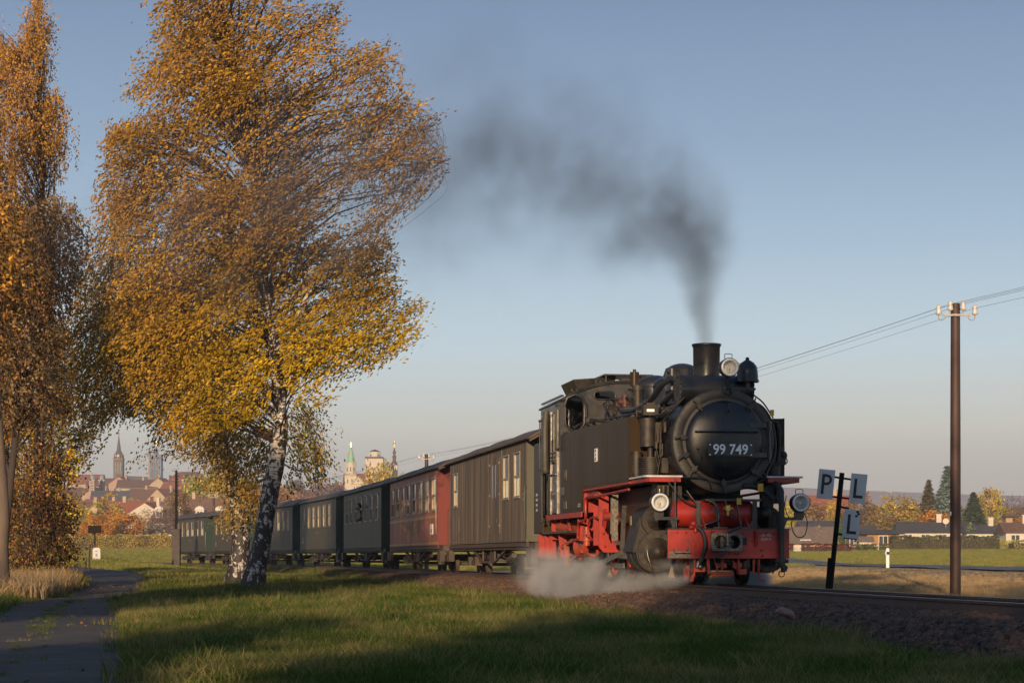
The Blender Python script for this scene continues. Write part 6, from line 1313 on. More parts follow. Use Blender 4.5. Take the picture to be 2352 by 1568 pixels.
LM_ = [(273,'the dark cathedral spire'),(359,'the scaffolded tower'),(234,'the onion turret'),(432,'the domed red hall'),(520,'the birch foliage'),(650,'the leaning birch trunk'),(806,'the green church spire'),(861,'the square white tower'),(905,'the baroque spire'),
       (1790,'the right headlamp'),(1855,'the gap beside the headlamp'),(1910,'the leaning sign post'),(1960,'the letter boards'),(2017,'the orange shed'),(2100,'the white bungalow'),(2176,'the tall blue spruce'),(2236,'the dark green conifer'),(2290,'the yellow-brown tree'),(2345,'the right picture edge')]
USED = {}
ADJ = {'leaf_rust':'rusty','leaf_brown':'brown','leaf_gold':'golden','leaf_mauve':'mauve','leaf_olive':'olive'}; FRM = {'round':'rounded','round2':'broad','bare':'thin bare','tall':'tall'}
def place_label(kind, m, px, Y, tail):
    k = min(LM_, key=lambda l: abs(l[0]-px)); side = 'just left of' if px < k[0]-3 else 'just right of' if px > k[0]+3 else 'straight behind'
    base = f"{ADJ[m]} {FRM[kind]} tree {side} {k[1]}"; n = USED.get(base, 0); USED[base] = n+1
    return base + ['', ', a little farther back', ', partly hidden by its neighbour', ', the faintest one there'][min(n, 3)] + tail
def ftree(kind, px, pyb, pyt, Y, m, label, wx=1.0, seed=0, group=None, name=None, zb=None):
    """far tree standing at depth Y with its foot and top where they are seen"""
    x = (px-CXP)/F*Y; z0 = gz(x, Y) if zb is None else zb; top = EYE + (HYP-pyt)/F*Y; H = max(top-z0, 1.0); s = H/PH[kind]
    rt = empty(name or ('conifer_tree' if kind == 'cone' else 'shrub' if kind == 'bush' else 'autumn_tree'), (x, Y, z0), (seed*2.4) % 6.28, label, 'shrub' if kind == 'bush' else 'tree', group, scale=(s*wx, s*wx, s))
    o = bpy.data.objects.new('crown', PR[kind]); COL.objects.link(o); o.parent = rt; o.material_slots[0].link = 'OBJECT'; o.material_slots[0].material = M[m]; o['kind'] = 'stuff'
    if kind != 'bush': t = bpy.data.objects.new('trunk', TKD); COL.objects.link(t); t.parent = rt
    return rt
NB = ('crown', 'trunk')
# ---- right-hand gardens
RT = [('cone',2133,1250,1099,318,'needle_brown','brownish conifer left of the tall blue spruce',1.35), ('cone',2176,1250,1067,310,'needle_blue','tallest conifer, a grey-blue spruce right behind the telegraph pole',1.45),
 ('cone',2236,1250,1128,300,'needle_green','dark green conifer right of the tall spruce',1.9), ('round',2128,1245,1184,296,'leaf_rust','small rusty tree left of the bright orange one',1.0), ('round2',2150,1245,1172,292,'leaf_orange','bright orange maple glowing in front of the blue spruce',1.15),
 ('tall',2277,1250,1122,325,'leaf_gold','tall yellow-brown tree right of the conifers',1.05), ('bare',2335,1250,1135,330,'leaf_mauve','thin purplish nearly bare tree at the right picture edge',1.2), ('bare',2300,1250,1180,300,'leaf_brown','half-bare brown tree over the chimney at right',1.1),
 ('round2',2362,1250,1182,296,'leaf_orange','orange tree cut by the right picture edge',1.1), ('column',2233,1252,1198,280,'leaf_pale','pale green weeping tree below the dark conifer',1.3), ('bush',2288,1260,1236,262,'leaf_yellow','yellow leafed shrub ending the long hedge',1.0),
 ('round',2057,1250,1138,310,'leaf_gold','tall golden half-bare tree right of the lowest letter board',1.25), ('round2',2092,1250,1196,300,'leaf_olive','olive tree between the golden one and the spruces',1.2), ('column',2048,1250,1207,284,'leaf_green','narrow green cypress beside the orange shed',1.0),
 ('bare',2020,1250,1168,305,'leaf_brown','brown bare-twigged tree above the orange shed',1.3), ('tall',1976,1250,1128,315,'leaf_brown','brown tree directly behind the right letter board',1.0), ('round2',1940,1250,1176,300,'leaf_olive','olive conifer-like tree seen between post and boards',.8),
 ('tall',1913,1252,1150,290,'leaf_gold','slim golden tree left of the sign post',.6), ('round2',1880,1252,1155,320,'leaf_rust','rust red tree above the grey garden roof',1.4), ('round',1852,1252,1160,325,'leaf_orange','orange tree right of the right headlamp',1.0),
 ('round2',1826,1252,1150,318,'leaf_gold','yellow tree seen past the front beam of the locomotive',1.0), ('bush',1893,1262,1214,244,'leaf_yellow','bushy yellow-green shrub left of the sign post',.9), ('round',1790,1252,1170,310,'leaf_yellow','yellow tree glimpsed behind the headlamp bracket',1.0),
 ('bush',1925,1262,1206,250,'leaf_green','green bush behind the sign post foot',.6), ('bush',2310,1262,1240,262,'leaf_yellow','low yellow shrub right of the hedge end',.8), ('bare',2005,1262,1222,262,'leaf_brown','leafless shrub in front of the orange shed',.7),
 ('round2',2205,1248,1165,340,'leaf_brown','brown tree filling the gap between spruce and green conifer',1.3), ('bare',2118,1248,1160,345,'leaf_mauve','mauve bare tree behind the brown conifer',1.3), ('round2',1995,1248,1180,340,'leaf_mauve','mauve brown tree behind the garden roofs',1.5),
 ('bare',2420,1250,1150,330,'leaf_brown','brown bare tree just outside the right edge',1.2), ('round2',2470,1250,1160,320,'leaf_gold','golden tree outside the right edge',1.2)]
for i, (k_, px, pyb, pyt, Y, m, lab, wx) in enumerate(RT): ftree(k_, px, pyb, pyt, Y, m, lab, wx, i+1)
for i in range(26):
    px = 1780 + i*27 + random.uniform(-8, 8); kd_, yt_, Y_, m_ = random.choice(['round','round2','bare','tall']), 1188 - random.uniform(0, 30), 340 + random.uniform(0, 60), random.choice(['leaf_rust','leaf_brown','leaf_gold','leaf_mauve','leaf_olive','leaf_brown']); ftree(kd_, px, 1250, yt_, Y_, m_, place_label(kd_, m_, px, Y_, ''), random.uniform(1.2,1.6), i*3, 'tree mass behind the gardens')
def hedge(name, x0, y0, x1, y1, h, w, m, label, seed=0, nl=None, taper=0.0):
    rg = np.random.default_rng(seed); L_ = math.hypot(x1-x0, y1-y0); n = nl or int(L_*h*150); t = rg.random(n); f = rg.random(n)
    ux, uy = (x1-x0)/L_, (y1-y0)/L_; side = rg.random(n); hh = h*(1+.06*np.sin(t*L_*1.3)+.04*np.sin(t*L_*4.1)); hh = hh*np.clip(t*L_/max(taper, 1e-3), .35, 1) if taper else hh
    q = np.where(side < .62, rg.choice([-1, 1], n), rg.uniform(-1, 1, n)); z = np.where(side < .62, f, 1.0)*hh + rg.normal(0, .05, n)
    q = q*(1 - .12*(z/h)**2)
    X = x0 + ux*t*L_ - uy*q*w/2 + rg.normal(0, .05, n); Yv = y0 + uy*t*L_ + ux*q*w/2 + rg.normal(0, .05, n); zg = ground_z(X, Yv)
    O = Vector((x0, y0, gz(x0, y0))); C = np.stack([X, Yv, zg + z], 1) - np.array(O); A = unit(rg.normal(0, 1, (n, 3))); B = unit(np.cross(A, rg.normal(0, 1, (n, 3)))); s = .20*rg.uniform(.6, 1.3, (n, 1))/2
    c = .85 + .16*rg.normal(0, 1, (n, 1)) + .18*np.sin(t*L_*.9 + 3*np.sin(t*L_*.31))[:, None]
    rt = empty(name, O, 0, label, 'hedge'); leafmesh('foliage', C, A*s, B*s*.8, (c*np.ones((1, 3))).clip(.25, 2), M[m], rt, 'stuff')
    b = MB(); k = max(3, int(L_/3)); V = []
    for j in range(k+1):
        tt = j/k; xx, yv = x0+ux*tt*L_, y0+uy*tt*L_; zz = gz(xx, yv); hj = (h-.12)*(min(1, max(.35, tt*L_/taper)) if taper else 1)
        for qq, hz in ((-.95,-.2),(-.88,hj-.12),(.88,hj-.12),(.95,-.2)): V.append((xx-uy*qq*(w/2-.12)-O.x, yv+ux*qq*(w/2-.12)-O.y, zz+hz-O.z))
    b.add(V, [(4*j+i, 4*j+i+1, 4*j+5+i, 4*j+4+i) for j in range(k) for i in range(3)] + [(0,1,2,3),(4*k+3,4*k+2,4*k+1,4*k)]); b.build('stems', M['twig_bark'], rt, fix=False); return rt
xw = lambda px, Y: (px-CXP)/F*Y
hedge('hedge', xw(1840,226),226, xw(1957,226),227, .95, 1.0, 'leaf_red', 'low dark red hedge along the field edge right of the picket gate', 1)
hedge('hedge', xw(1740,226),226, xw(1824,226),226, .95, 1.0, 'leaf_red', 'short piece of dark red hedge left of the picket gate', 2)
hedge('hedge', xw(2046,255),255, xw(2296,256),257, 1.75, 1.6, 'hedge_brown', 'long clipped brown-green hedge before the white bungalow', 3, nl=9000)
hedge('hedge', xw(1962,240),240, xw(2040,250),250, .8, 1.0, 'leaf_olive', 'low ragged olive hedge between the red and the long brown one', 4)
hedge('hedge', xw(2322,258),258, xw(2480,262),262, 1.2, 1.4, 'leaf_yellow', 'low yellow hedge at the right edge', 5)
hedge('hedge', xw(-60,270),268, xw(470,270),271, 1.9, 1.6, 'hedge_creeper', 'long yellow-green creeper hedge across the field at left', 6, nl=26000)
hedge('hedge', xw(480,272),271, xw(720,272),275, 1.7, 1.6, 'leaf_brown', 'brown hedge behind the tail coaches', 7)
mat('wall_white', (0.66,0.58,0.46), (0.56,0.48,0.38), 1.5, rough=0.85); mat('wall_cream', (0.52,0.40,0.25), (0.44,0.33,0.2), 1.5, rough=0.85); mat('wall_ochre', (0.48,0.30,0.15), (0.4,0.25,0.13), 1.5, rough=0.85); mat('wall_pink', (0.50,0.32,0.24), (0.42,0.27,0.2), 1.5, rough=0.85)
mat('wall_grey', (0.25,0.22,0.2), (0.3,0.26,0.23), 2, rough=0.85); mat('timber_orange', (0.46,0.22,0.06), (0.36,0.17,0.05), 6, rough=0.6, stretch=(1,1,6)); mat('felt_grey', (0.055,0.05,0.05), (0.075,0.068,0.065), 1.5, rough=0.9); mat('felt_brown', (0.14,0.10,0.075), (0.19,0.14,0.10), 1.5, rough=0.9)
mat('tile_red', (0.30,0.085,0.04), (0.22,0.07,0.04), .8, rough=0.85, c3=(0.34,0.14,0.08), s3=2.5); mat('tile_brown', (0.17,0.085,0.05), (0.12,0.065,0.045), .8, rough=0.85, c3=(0.22,0.12,0.07), s3=2.5); mat('slate', (0.075,0.07,0.08), (0.1,0.09,0.095), 1.2, rough=0.7)
mat('pane_far', (0.05,0.045,0.045), rough=0.12, spec=0.8); mat('frame_white', (0.62,0.58,0.5), rough=0.7); mat('copper_green', (0.26,0.46,0.33), (0.30,0.50,0.37), .5, rough=0.7); mat('gold_leaf', (0.95,0.62,0.18), rough=0.25, metal=1.0)
mat('stone_dark', (0.13,0.10,0.085), (0.18,0.14,0.11), .5, rough=0.9); mat('stone_tan', (0.34,0.25,0.16), (0.28,0.20,0.13), .5, rough=0.9); mat('net_blue', (0.16,0.23,0.36), (0.24,0.28,0.34), .6, rough=0.8, stretch=(.6,.6,2)); mat('dome_grey', (0.30,0.31,0.32), rough=0.6); mat('onion_brown', (0.13,0.075,0.065), rough=0.6)
# joined planks, roof slabs etc. of the garden houses
def house(px, Y, w, d, h, rh, rot, wall, roof, label, nw=3, fl=2, chim=1, hip=0.0, name='house', z=None, over=.35, dormers=0, gable_front=False, cat='house', group=None, flat=False):
    x = xw(px, Y); z0 = gz(x, Y) if z is None else z; rt = empty(name, (x, Y, z0), R(rot), label, cat, group)
    if gable_front:                                       # ridge runs along y, gable towards the viewer
        pr = [(-w/2,-1),(w/2,-1),(w/2,h),(0,h+rh),(-w/2,h)]; wl = MB().prism(pr,'y',-d/2,d/2).build('wall', M[wall], rt)
        s = over; k = rh/(w/2); T = .18
        b = MB()
        for sg in (-1,1): b.add([(0,-d/2-s,h+rh+.03),(sg*(w/2+s),-d/2-s,h-s*k+.03),(sg*(w/2+s),d/2+s,h-s*k+.03),(0,d/2+s,h+rh+.03),(0,-d/2-s,h+rh+T),(sg*(w/2+s),-d/2-s,h-s*k+T),(sg*(w/2+s),d/2+s,h-s*k+T),(0,d/2+s,h+rh+T)],[(0,1,2,3),(4,5,6,7),(0,1,5,4),(1,2,6,5),(2,3,7,6)])
        rf = b.build('roof', M[roof], rt)
    else:
        pr = [(-d/2,-1),(d/2,-1),(d/2,h),(0,h+rh),(-d/2,h)]
        if hip: wl = MB().box(-w/2,w/2,-d/2,d/2,-1,h).build('wall', M[wall], rt)
        else: wl = MB().prism(pr,'x',-w/2,w/2).build('wall', M[wall], rt)
        s = over; k = rh/(d/2); e = w/2+s; hh_ = hip*w/2; b = MB()
        V = [(-e,-d/2-s,h-s*k+.03),(e,-d/2-s,h-s*k+.03),(e,d/2+s,h-s*k+.03),(-e,d/2+s,h-s*k+.03),(-e+hh_,0,h+rh+.18),(e-hh_,0,h+rh+.18)]
        b.add(V, [(0,1,5,4),(2,3,4,5),(1,2,5),(3,0,4),(3,2,1,0)]); rf = b.build('roof', M[roof], rt)
    for c in range(chim):
        cx = (c-(chim-1)/2)*w*.45 + w*.12; MB().box(cx-.35,cx+.35,-.35,.35,h+rh*.5,h+rh+1.1).box(cx-.42,cx+.42,-.42,.42,h+rh+1.1,h+rh+1.25).build('chimney', M['tile_brown' if c % 2 else wall], rf)
    yf = -d/2; ww = min(1.1, w/(nw*2.0+.5)) if nw else 0
    for f in range(fl):
        for i in range(nw):
            cx = -w/2 + w*(i+.5)/nw; zc = h*(f+.55)/fl; fr = MB().box(cx-ww/2-.1,cx+ww/2+.1,yf-.06,yf-.002,zc-.75,zc+.75).build('window', M['frame_white'], rt)
            MB().box(cx-ww/2,cx-.05,yf-.08,yf-.06,zc-.65,zc+.65).box(cx+.05,cx+ww/2,yf-.08,yf-.06,zc-.65,zc+.65).build('pane', M['pane_far'], fr)
    for i in range(dormers):
        cx = -w/2 + w*(i+.5)/dormers; zc = h + rh*.30; yb_ = -d/2 + d/2*.30
        dm = MB().box(cx-.9,cx+.9,yb_-.9,yb_+1.6,zc-.7,zc+.9).prism([(cx-1.1,zc+.9),(cx+1.1,zc+.9),(cx+.8,zc+1.5),(cx,zc+1.8),(cx-.8,zc+1.5)],'y',yb_-1.1,yb_+2.0).build('dormer', M['frame_white'], rf)
        MB().box(cx-.62,cx-.08,yb_-.93,yb_-.9,zc-.5,zc+.6).box(cx+.08,cx+.62,yb_-.93,yb_-.9,zc-.5,zc+.6).build('dormer_window', M['pane_far'], rf)
    return rt
def W_(x, y, Y): v = W(x, y, Y); return v
# right gardens
hb = house(2137, 285, 9.8, 7, 2.5, 1.3, -4, 'wall_white', 'felt_grey', 'white bungalow with low dark grey roof behind the long hedge', 4, 1, 1, 0.12, 'bungalow', over=.6)
ds = MB().lathe((1.9,-2.2,3.95),(-.2,-1,.3),[(.001,0),(.3,.03),(.45,.10)],16).cyl((1.9,-2.1,3.0),(1.9,-2.1,3.9),.04,n=6).build('satellite_dish', M['wall_white'], hb)
house(2185, 288, 4.5, 6, 2.6, 1.1, -6, 'wall_cream', 'felt_grey', 'cream bungalow wing right behind the telegraph pole', 2, 1, 0, 0, 'bungalow')
house(2262, 282, 6.6, 5, 2.3, 1.0, 3, 'wall_white', 'felt_grey', 'small white garden house with dark roof right of the pole', 3, 1, 1, .15, 'garden_house')
house(2343, 274, 5.2, 5, 2.4, 1.2, 0, 'wall_white', 'tile_brown', 'white house corner with orange-brown roof at the right edge', 2, 1, 1, 0, 'bungalow')
house(2316, 292, 1.0, 1.0, 4.6, .05, 0, 'wall_ochre', 'felt_grey', 'tall pale chimney stack standing among the bare trees', 0, 0, 0, 0, 'chimney_stack', cat='chimney')
sh = house(2017, 258, 4.3, 4, 2.2, .35, 8, 'timber_orange', 'felt_grey', 'orange boarded garden shed with nearly flat grey roof', 1, 1, 0, 0, 'garden_shed', over=.7)
for q in range(9): MB().box(-2.13,2.13,-2.03,-2.005,.2+q*.22,.2+q*.22+.19).build('board', M['timber_orange'], sh)
house(1968, 262, 4.4, 4, 2.2, .9, -5, 'wall_grey', 'felt_grey', 'grey garden hut left of the orange shed', 2, 1, 0, 0, 'garden_hut')
house(1985, 250, 1.6, 1.6, 1.3, .4, 0, 'wall_white', 'felt_brown', 'small white hut with slatted door below the lowest letter board', 0, 0, 0, 0, 'garden_hut')
house(1890, 268, 6.5, 4.5, 2.9, .9, 6, 'wall_cream', 'felt_grey', 'garden house with a pale grey roof left of the sign post', 2, 1, 0, 0, 'garden_house')
house(1850, 244, 6.8, 5, 1.3, 1.6, -8, 'wall_ochre', 'felt_brown', 'low hut with wide weathered brown roof behind the red hedge', 1, 1, 0, 0, 'garden_hut', over=.6)
house(1826, 270, 5.0, 4, 2.5, .5, 4, 'wall_white', 'felt_brown', 'hut with a white roof edge seen under the lamp cable', 2, 1, 0, 0, 'garden_hut', over=.8)
house(1848, 284, 1.4, 1.2, 3.9, .5, 0, 'timber_orange', 'felt_brown', 'narrow orange chimney-like tower behind the brown hut', 0, 0, 0, 0, 'chimney_stack', cat='chimney')
house(1902, 345, 9, 8, 5.5, 3.5, 10, 'wall_cream', 'tile_red', 'red roofed house peeping over the trees left of the P board', 3, 2, 1)
house(2030, 380, 9, 8, 4.5, 3.0, -12, 'wall_white', 'tile_brown', 'white walled house half hidden by bare trees at right centre', 3, 2, 1)
# picket gate
g = W(1832,1266,224); g.z = gz(g.x,224); pg = empty('picket_gate', g, 0, 'small white picket gate between the two red hedge pieces', 'gate')
for q in range(7): MB().box(-.42+.13*q-.03,-.42+.13*q+.03,-.02,.0,.05,.92).build('picket', M['frame_white'], pg)
MB().box(-.46,.42,0,.03,.25,.32).box(-.46,.42,0,.03,.68,.75).build('rail', M['frame_white'], pg)
for i, (px, hh, lab) in enumerate(((1998,1.2,'round white garden tank nearest the letter board'),(2008,1.0,'white barrel right of the round garden tank'),(2014,1.0,'rightmost of the white garden barrels'))):
    v = Vector((xw(px,246),246,0)); v.z = gz(v.x,246); MB_ = MB().cyl((0,0,0),(0,0,hh*.85),.28,.3,14).ball((0,0,hh*.85),.3,(1,1,.3),14,6).build('garden_barrel', M['wall_white'], loc=v); tag(MB_, lab, 'barrel')
# white cars parked behind the left hedge
mat('car_white', (0.62,0.60,0.56), rough=0.25, coat=0.8); mat('car_blue', (0.05,0.08,0.16), rough=0.25, coat=0.8); mat('car_red', (0.25,0.02,0.02), rough=0.25, coat=0.8)
def car(px, Y, m, label):
    x = xw(px, Y); rt = empty('parked_car', (x, Y, gz(x, Y)+.55), R(random.uniform(-8, 8)), label, 'car', 'cars parked behind the creeper hedge')
    MB().prism([(-2.1,.25),(2.1,.25),(2.12,.75),(1.9,.90),(1.15,.98),(.55,1.42),(-1.1,1.45),(-1.85,1.0),(-2.1,.9)],'y',-.82,.82).build('body', M[m], rt, .06)
    for a, b_, c_ in ((-.98,.46,'window'),): MB().prism([(-1.55,1.0),(-.98,1.36),(.0,1.36),(.0,1.0)],'y',-.835,-.822).prism([(.08,1.0),(.08,1.36),(.46,1.34),(.95,1.0)],'y',-.835,-.822).build('window', M['pane_far'], rt)
    for xx in (-1.3,1.3):
        for yy_ in (-.78,.78): MB().cyl((xx,yy_-.1,.3),(xx,yy_+.1,.3),.3,n=16).build('wheel', M['rubber'], rt)
for px, m, l in ((262,'car_blue','dark blue car parked leftmost behind the creeper hedge'),(308,'car_white','white car parked second behind the creeper hedge'),(330,'car_red','dark red car between the white ones'),(352,'car_white','white car right of the dark red one'),(376,'car_white','white car left of the lamp mast'),(400,'car_white','white car just behind the lamp mast')): car(px, 292, m, l)
# left trees before the town
LT = [('column',249,1235,1128,330,'leaf_gold','tall golden pyramidal tree above the black board sign',1.7),('round2',285,1240,1175,320,'leaf_orange','orange maple right of the golden pyramidal tree',1.3),('round',222,1240,1180,310,'leaf_orange','orange tree straight behind the black board sign',1.2),('round2',180,1240,1162,325,'leaf_gold','golden tree at the left end of the creeper hedge',1.2),
 ('bare',330,1240,1165,340,'leaf_brown','grey-brown bare tree before the red roofs',1.4),('bare',372,1240,1168,335,'leaf_mauve','mauve bare tree left of the lamp mast',1.3),('tall',410,1240,1126,345,'leaf_brown','tall light brown tree right behind the lamp mast',1.05),('bare',300,1235,1190,345,'leaf_mauve','low bare tree behind the parked cars',1.5),('round2',443,1240,1185,335,'leaf_brown','brown tree touching the end coach roof',1.2),
 ('round',150,1240,1150,335,'leaf_rust','rust tree half hidden by the shrub at left',1.3),('round2',110,1240,1140,340,'leaf_gold','golden tree behind the left thicket',1.4),('round',60,1240,1145,340,'leaf_orange','orange tree behind the leftmost stems',1.4),('round2',10,1240,1140,340,'leaf_brown','brown tree at the left picture edge behind the fence',1.4),
 ('round2',470,1190,1085,470,'leaf_yellow','broad yellow tree among the roofs above the end coach',.8),('round2',545,1200,1090,460,'leaf_gold','golden tree behind the birch foliage in town',.9),('round',610,1215,1120,450,'leaf_orange','orange town tree behind the birch trunks',1.5),('round2',878,1140,1062,430,'leaf_gold','large golden tree in front of the baroque spire',.50),
 ('round2',745,1165,1101,520,'leaf_mauve','mauve brown tree left of the white church',.8),('bare',700,1175,1115,500,'leaf_rust','rusty bare tree right of the birch trunk in town',.8),('round2',655,1190,1130,470,'leaf_brown','brown tree at the birch trunk in town',1.4),('round',838,1165,1110,440,'leaf_gold','lower left part of the golden trees by the church',.38),('round2',915,1160,1090,430,'leaf_gold','right-hand golden tree of the pair before the baroque spire',.45)]
for i, (k_, px, pyb, pyt, Y, m, lab, wx) in enumerate(LT): ftree(k_, px, pyb, pyt, Y, m, lab, wx, i+41)
# ---- the town on its hill
random.seed(99)
TOWN = [ # px, Y, w, d, h, rh, rot, wall, roof, gable_front, dormers, label
 (470,420,22,9,5.2,5.2,-6,'wall_cream','tile_brown',False,5,'long brown mansard-like roof with white dormers above the end coach'),
 (395,455,13,9,5,4,25,'wall_cream','tile_red',False,0,'red roofed villa right of the lamp mast'),
 (350,440,12,9,6,3.5,-12,'wall_white','tile_red',True,0,'white gabled villa in bare trees left of the lamp mast'),
 (300,450,14,9,5.5,4.5,18,'wall_cream','tile_red',False,0,'broad round-shouldered red roof above the bare trees'),
 (250,470,12,9,6,4,-20,'wall_cream','tile_red',True,0,'cream gabled house behind the golden tree'),
 (205,480,12,9,6,4,10,'wall_pink','tile_brown',False,0,'pink walled house at the left thicket edge'),
 (425,540,15,10,7,5,8,'wall_white','tile_red',False,2,'red roof with two dormers behind the lamp mast'),
 (370,560,12,9,7,5,0,'wall_cream','tile_brown',True,0,'narrow cream gable in the second row left of the mast'),
 (325,560,13,9,6,5,-15,'wall_ochre','tile_red',False,0,'ochre house with tilted red roof in the second row'),
 (275,580,14,10,7,4,12,'wall_cream','slate',False,0,'cream house with slate roof in the second row'),
 (225,590,13,9,7,5,-6,'wall_pink','tile_red',True,0,'pink gabled house in the second row at left'),
 (180,600,13,9,7,5,14,'wall_cream','tile_red',False,0,'cream house seen through the weeping twigs at left'),
 (480,640,17,10,8,5,4,'wall_white','tile_red',False,0,'white wall and red roof under the large domed roof'),
 (432,660,14,10,8,5,-8,'wall_cream','tile_red',False,0,'plain wide red roof at the foot of the large domed roof'),
 (385,660,12,12,8,6.5,-25,'wall_cream','tile_red',True,0,'steep cream gable turned to the left below the scaffolding'),
 (345,670,13,10,8,6,10,'wall_ochre','tile_brown',False,0,'brown roof directly below the scaffolded tower'),
 (305,680,12,10,7,5,-5,'wall_cream','slate',False,0,'dark slate roof left of the scaffolded tower foot'),
 (262,690,15,10,8,4,6,'wall_ochre','slate',False,0,'long flat grey roof with a row of windows'),
 (222,700,11,9,8,5,0,'wall_pink','tile_red',True,0,'pink stepped gable near the onion turret'),
 (185,700,12,9,8,5,12,'wall_cream','tile_brown',False,0,'brown roof left of the onion turret'),
 (410,760,14,10,8,5,0,'wall_white','tile_red',False,0,'white house with red roof high up right of the scaffolding'),
 (372,790,10,9,8,5,-10,'wall_cream','tile_red',True,0,'small bright gable right against the scaffolding'),
 (318,790,16,10,8,4,3,'wall_cream','tile_brown',False,0,'brown-roofed hall between cathedral and scaffolding'),
 (282,800,12,10,8,5,-8,'wall_pink','tile_red',True,0,'ornate pink curved gable below the cathedral'),
 (242,810,16,10,8,4,5,'wall_ochre','tile_brown',False,0,'long red-brown roof right of the onion turret'),
 (200,820,14,10,9,5,0,'wall_cream','tile_red',False,0,'highest cream house at the left of the town'),
 (520,700,16,10,8,5,-4,'wall_cream','tile_red',False,0,'red roof glimpsed through the birch leaves'),
 (560,560,14,10,7,5,8,'wall_white','tile_brown',False,0,'brown roof behind the lower birch foliage'),
 (600,640,14,10,8,5,-12,'wall_pink','tile_red',True,0,'pink gable behind the birch trunks'),
 (650,560,14,10,7,4,6,'wall_cream','tile_red',False,0,'red roof immediately left of the leaning trunk'),
 (690,520,13,9,7,5,-10,'wall_pink','tile_red',False,0,'pink and red house right of the leaning trunk'),
 (722,560,12,9,9,1.5,5,'wall_white','felt_grey',False,0,'white flat-roofed block above the green coaches'),
 (765,540,13,8,8.4,.8,-4,'wall_white','felt_grey',False,0,'long cream flat-roofed building above the coach roofs'),
 (705,690,12,9,8,4,10,'wall_cream','slate',False,0,'slate roofed house left of the mauve tree'),
 (768,660,11,10,8,6,-20,'wall_cream','tile_red',True,0,'red roof with cream gable left of the white church'),
 (830,700,12,16,12,6,0,'wall_white','tile_red',False,0,'red church-side roof right of the white church gable')]
for i, t in enumerate(TOWN):
    px, Y, w, d, h, rh, rot, wl, rf, gf, dm, lab = t
    if Y >= 540 and px < 710: h *= .68; rh *= .8
    house(px, Y, w, d, h, rh, rot, wl, rf, lab, 5 if w > 14 else 4, 2, 1 + (i % 3 == 0), 0.0 if i % 4 else .25, 'town_house', gable_front=gf, dormers=dm, cat='house', group='houses of the town on the hill')
for i in range(44):                                       # trees between the houses
    px = random.uniform(150, 860); Y = random.uniform(480, 860)
    x = xw(px, Y); zt = gz(x, Y) + random.uniform(6, 9); kd_ = random.choice(['round','bare','round2','tall']); m_ = random.choice(['leaf_brown','leaf_mauve','leaf_rust','leaf_gold','leaf_olive']); ftree(kd_, px, 0, HYP-(zt-EYE)/Y*F, Y, m_, place_label(kd_, m_, px, Y, ' in town'), 1.1, i, 'trees between the town houses')
def tower(px, pyb, pyt, Y, name, label, build):
    x = xw(px, Y); z0 = gz(x, Y); rt = empty(name, (x, Y, z0), 0, label, 'church tower' if 'tower' in name or 'church' in name else 'tower'); u = Y/F
    zz = lambda py: EYE + (HYP-py)*u - z0
    build(rt, zz, u); return rt
def TB(rt, nm, b, m, par=None): return b.build(nm, M[m], par or rt)
def oct_(w, z0, z1, x=0, y=0, rot=22.5, n=8, w1=None):
    b = MB(); w1 = w if w1 is None else w1; a = [R(rot+360/n*i) for i in range(n)]; k = 1/math.cos(math.pi/n)
    return b.add([(x+w*k*math.cos(t), y+w*k*math.sin(t), z0) for t in a] + [(x+w1*k*math.cos(t), y+w1*k*math.sin(t), z1) for t in a], [(i,(i+1)%n,n+(i+1)%n,n+i) for i in range(n)] + [tuple(range(n))[::-1], tuple(range(n,2*n))])
def t_cath(rt, zz, u):
    w = 10.5*u; TB(rt,'shaft', MB().box(-w,w,-w,w,-2,zz(1055)), 'stone_dark'); TB(rt,'balcony', MB().box(-w*1.12,w*1.12,-w*1.12,w*1.12,zz(1055),zz(1053)), 'stone_tan')
    for sx in (-.55,0,.55): TB(rt,'belfry_window', MB().box(w*sx-w*.13,w*sx+w*.13,-w-.15,-w,zz(1088),zz(1062)), 'pane_far')
    TB(rt,'clock_stage', oct_(w*.86, zz(1053), zz(1042)), 'stone_dark'); TB(rt,'spire', oct_(w*.8, zz(1042), zz(1034), w1=w*.45), 'slate'); TB(rt,'spire_tip', oct_(w*.45, zz(1034), zz(999), w1=.1), 'slate')
    TB(rt,'clock_face', MB().cyl((0,-w*.88,zz(1046.5)),(0,-w*.96,zz(1046.5)),3.0*u,n=20), 'wall_white'); TB(rt,'clock_face', MB().cyl((-w*.62,-w*.62,zz(1046.5)),(-w*.69,-w*.69,zz(1046.5)),2.6*u,n=20), 'wall_white')
    for sx in (-1,1):
        for sy in (-1,1): TB(rt,'pinnacle', oct_(w*.13, zz(1053), zz(1041), sx*w*.85, sy*w*.85, w1=w*.02), 'stone_dark')
    TB(rt,'cross', MB().box(-.12,.12,-.12,.12,zz(999),zz(992)).box(-.7,.7,-.1,.1,zz(995.5),zz(994.6)), 'stone_dark')
    TB(rt,'nave', MB().prism([(w,-2),(w+60*u,-2),(w+60*u,zz(1100)),(w+52*u,zz(1094)),(w+6*u,zz(1092)),(w,zz(1100))],'y',-w*.5,w*1.6), 'slate')
tower(273,1093,992,930,'cathedral_tower','dark gothic cathedral spire with white clock faces at the left of the skyline', t_cath)
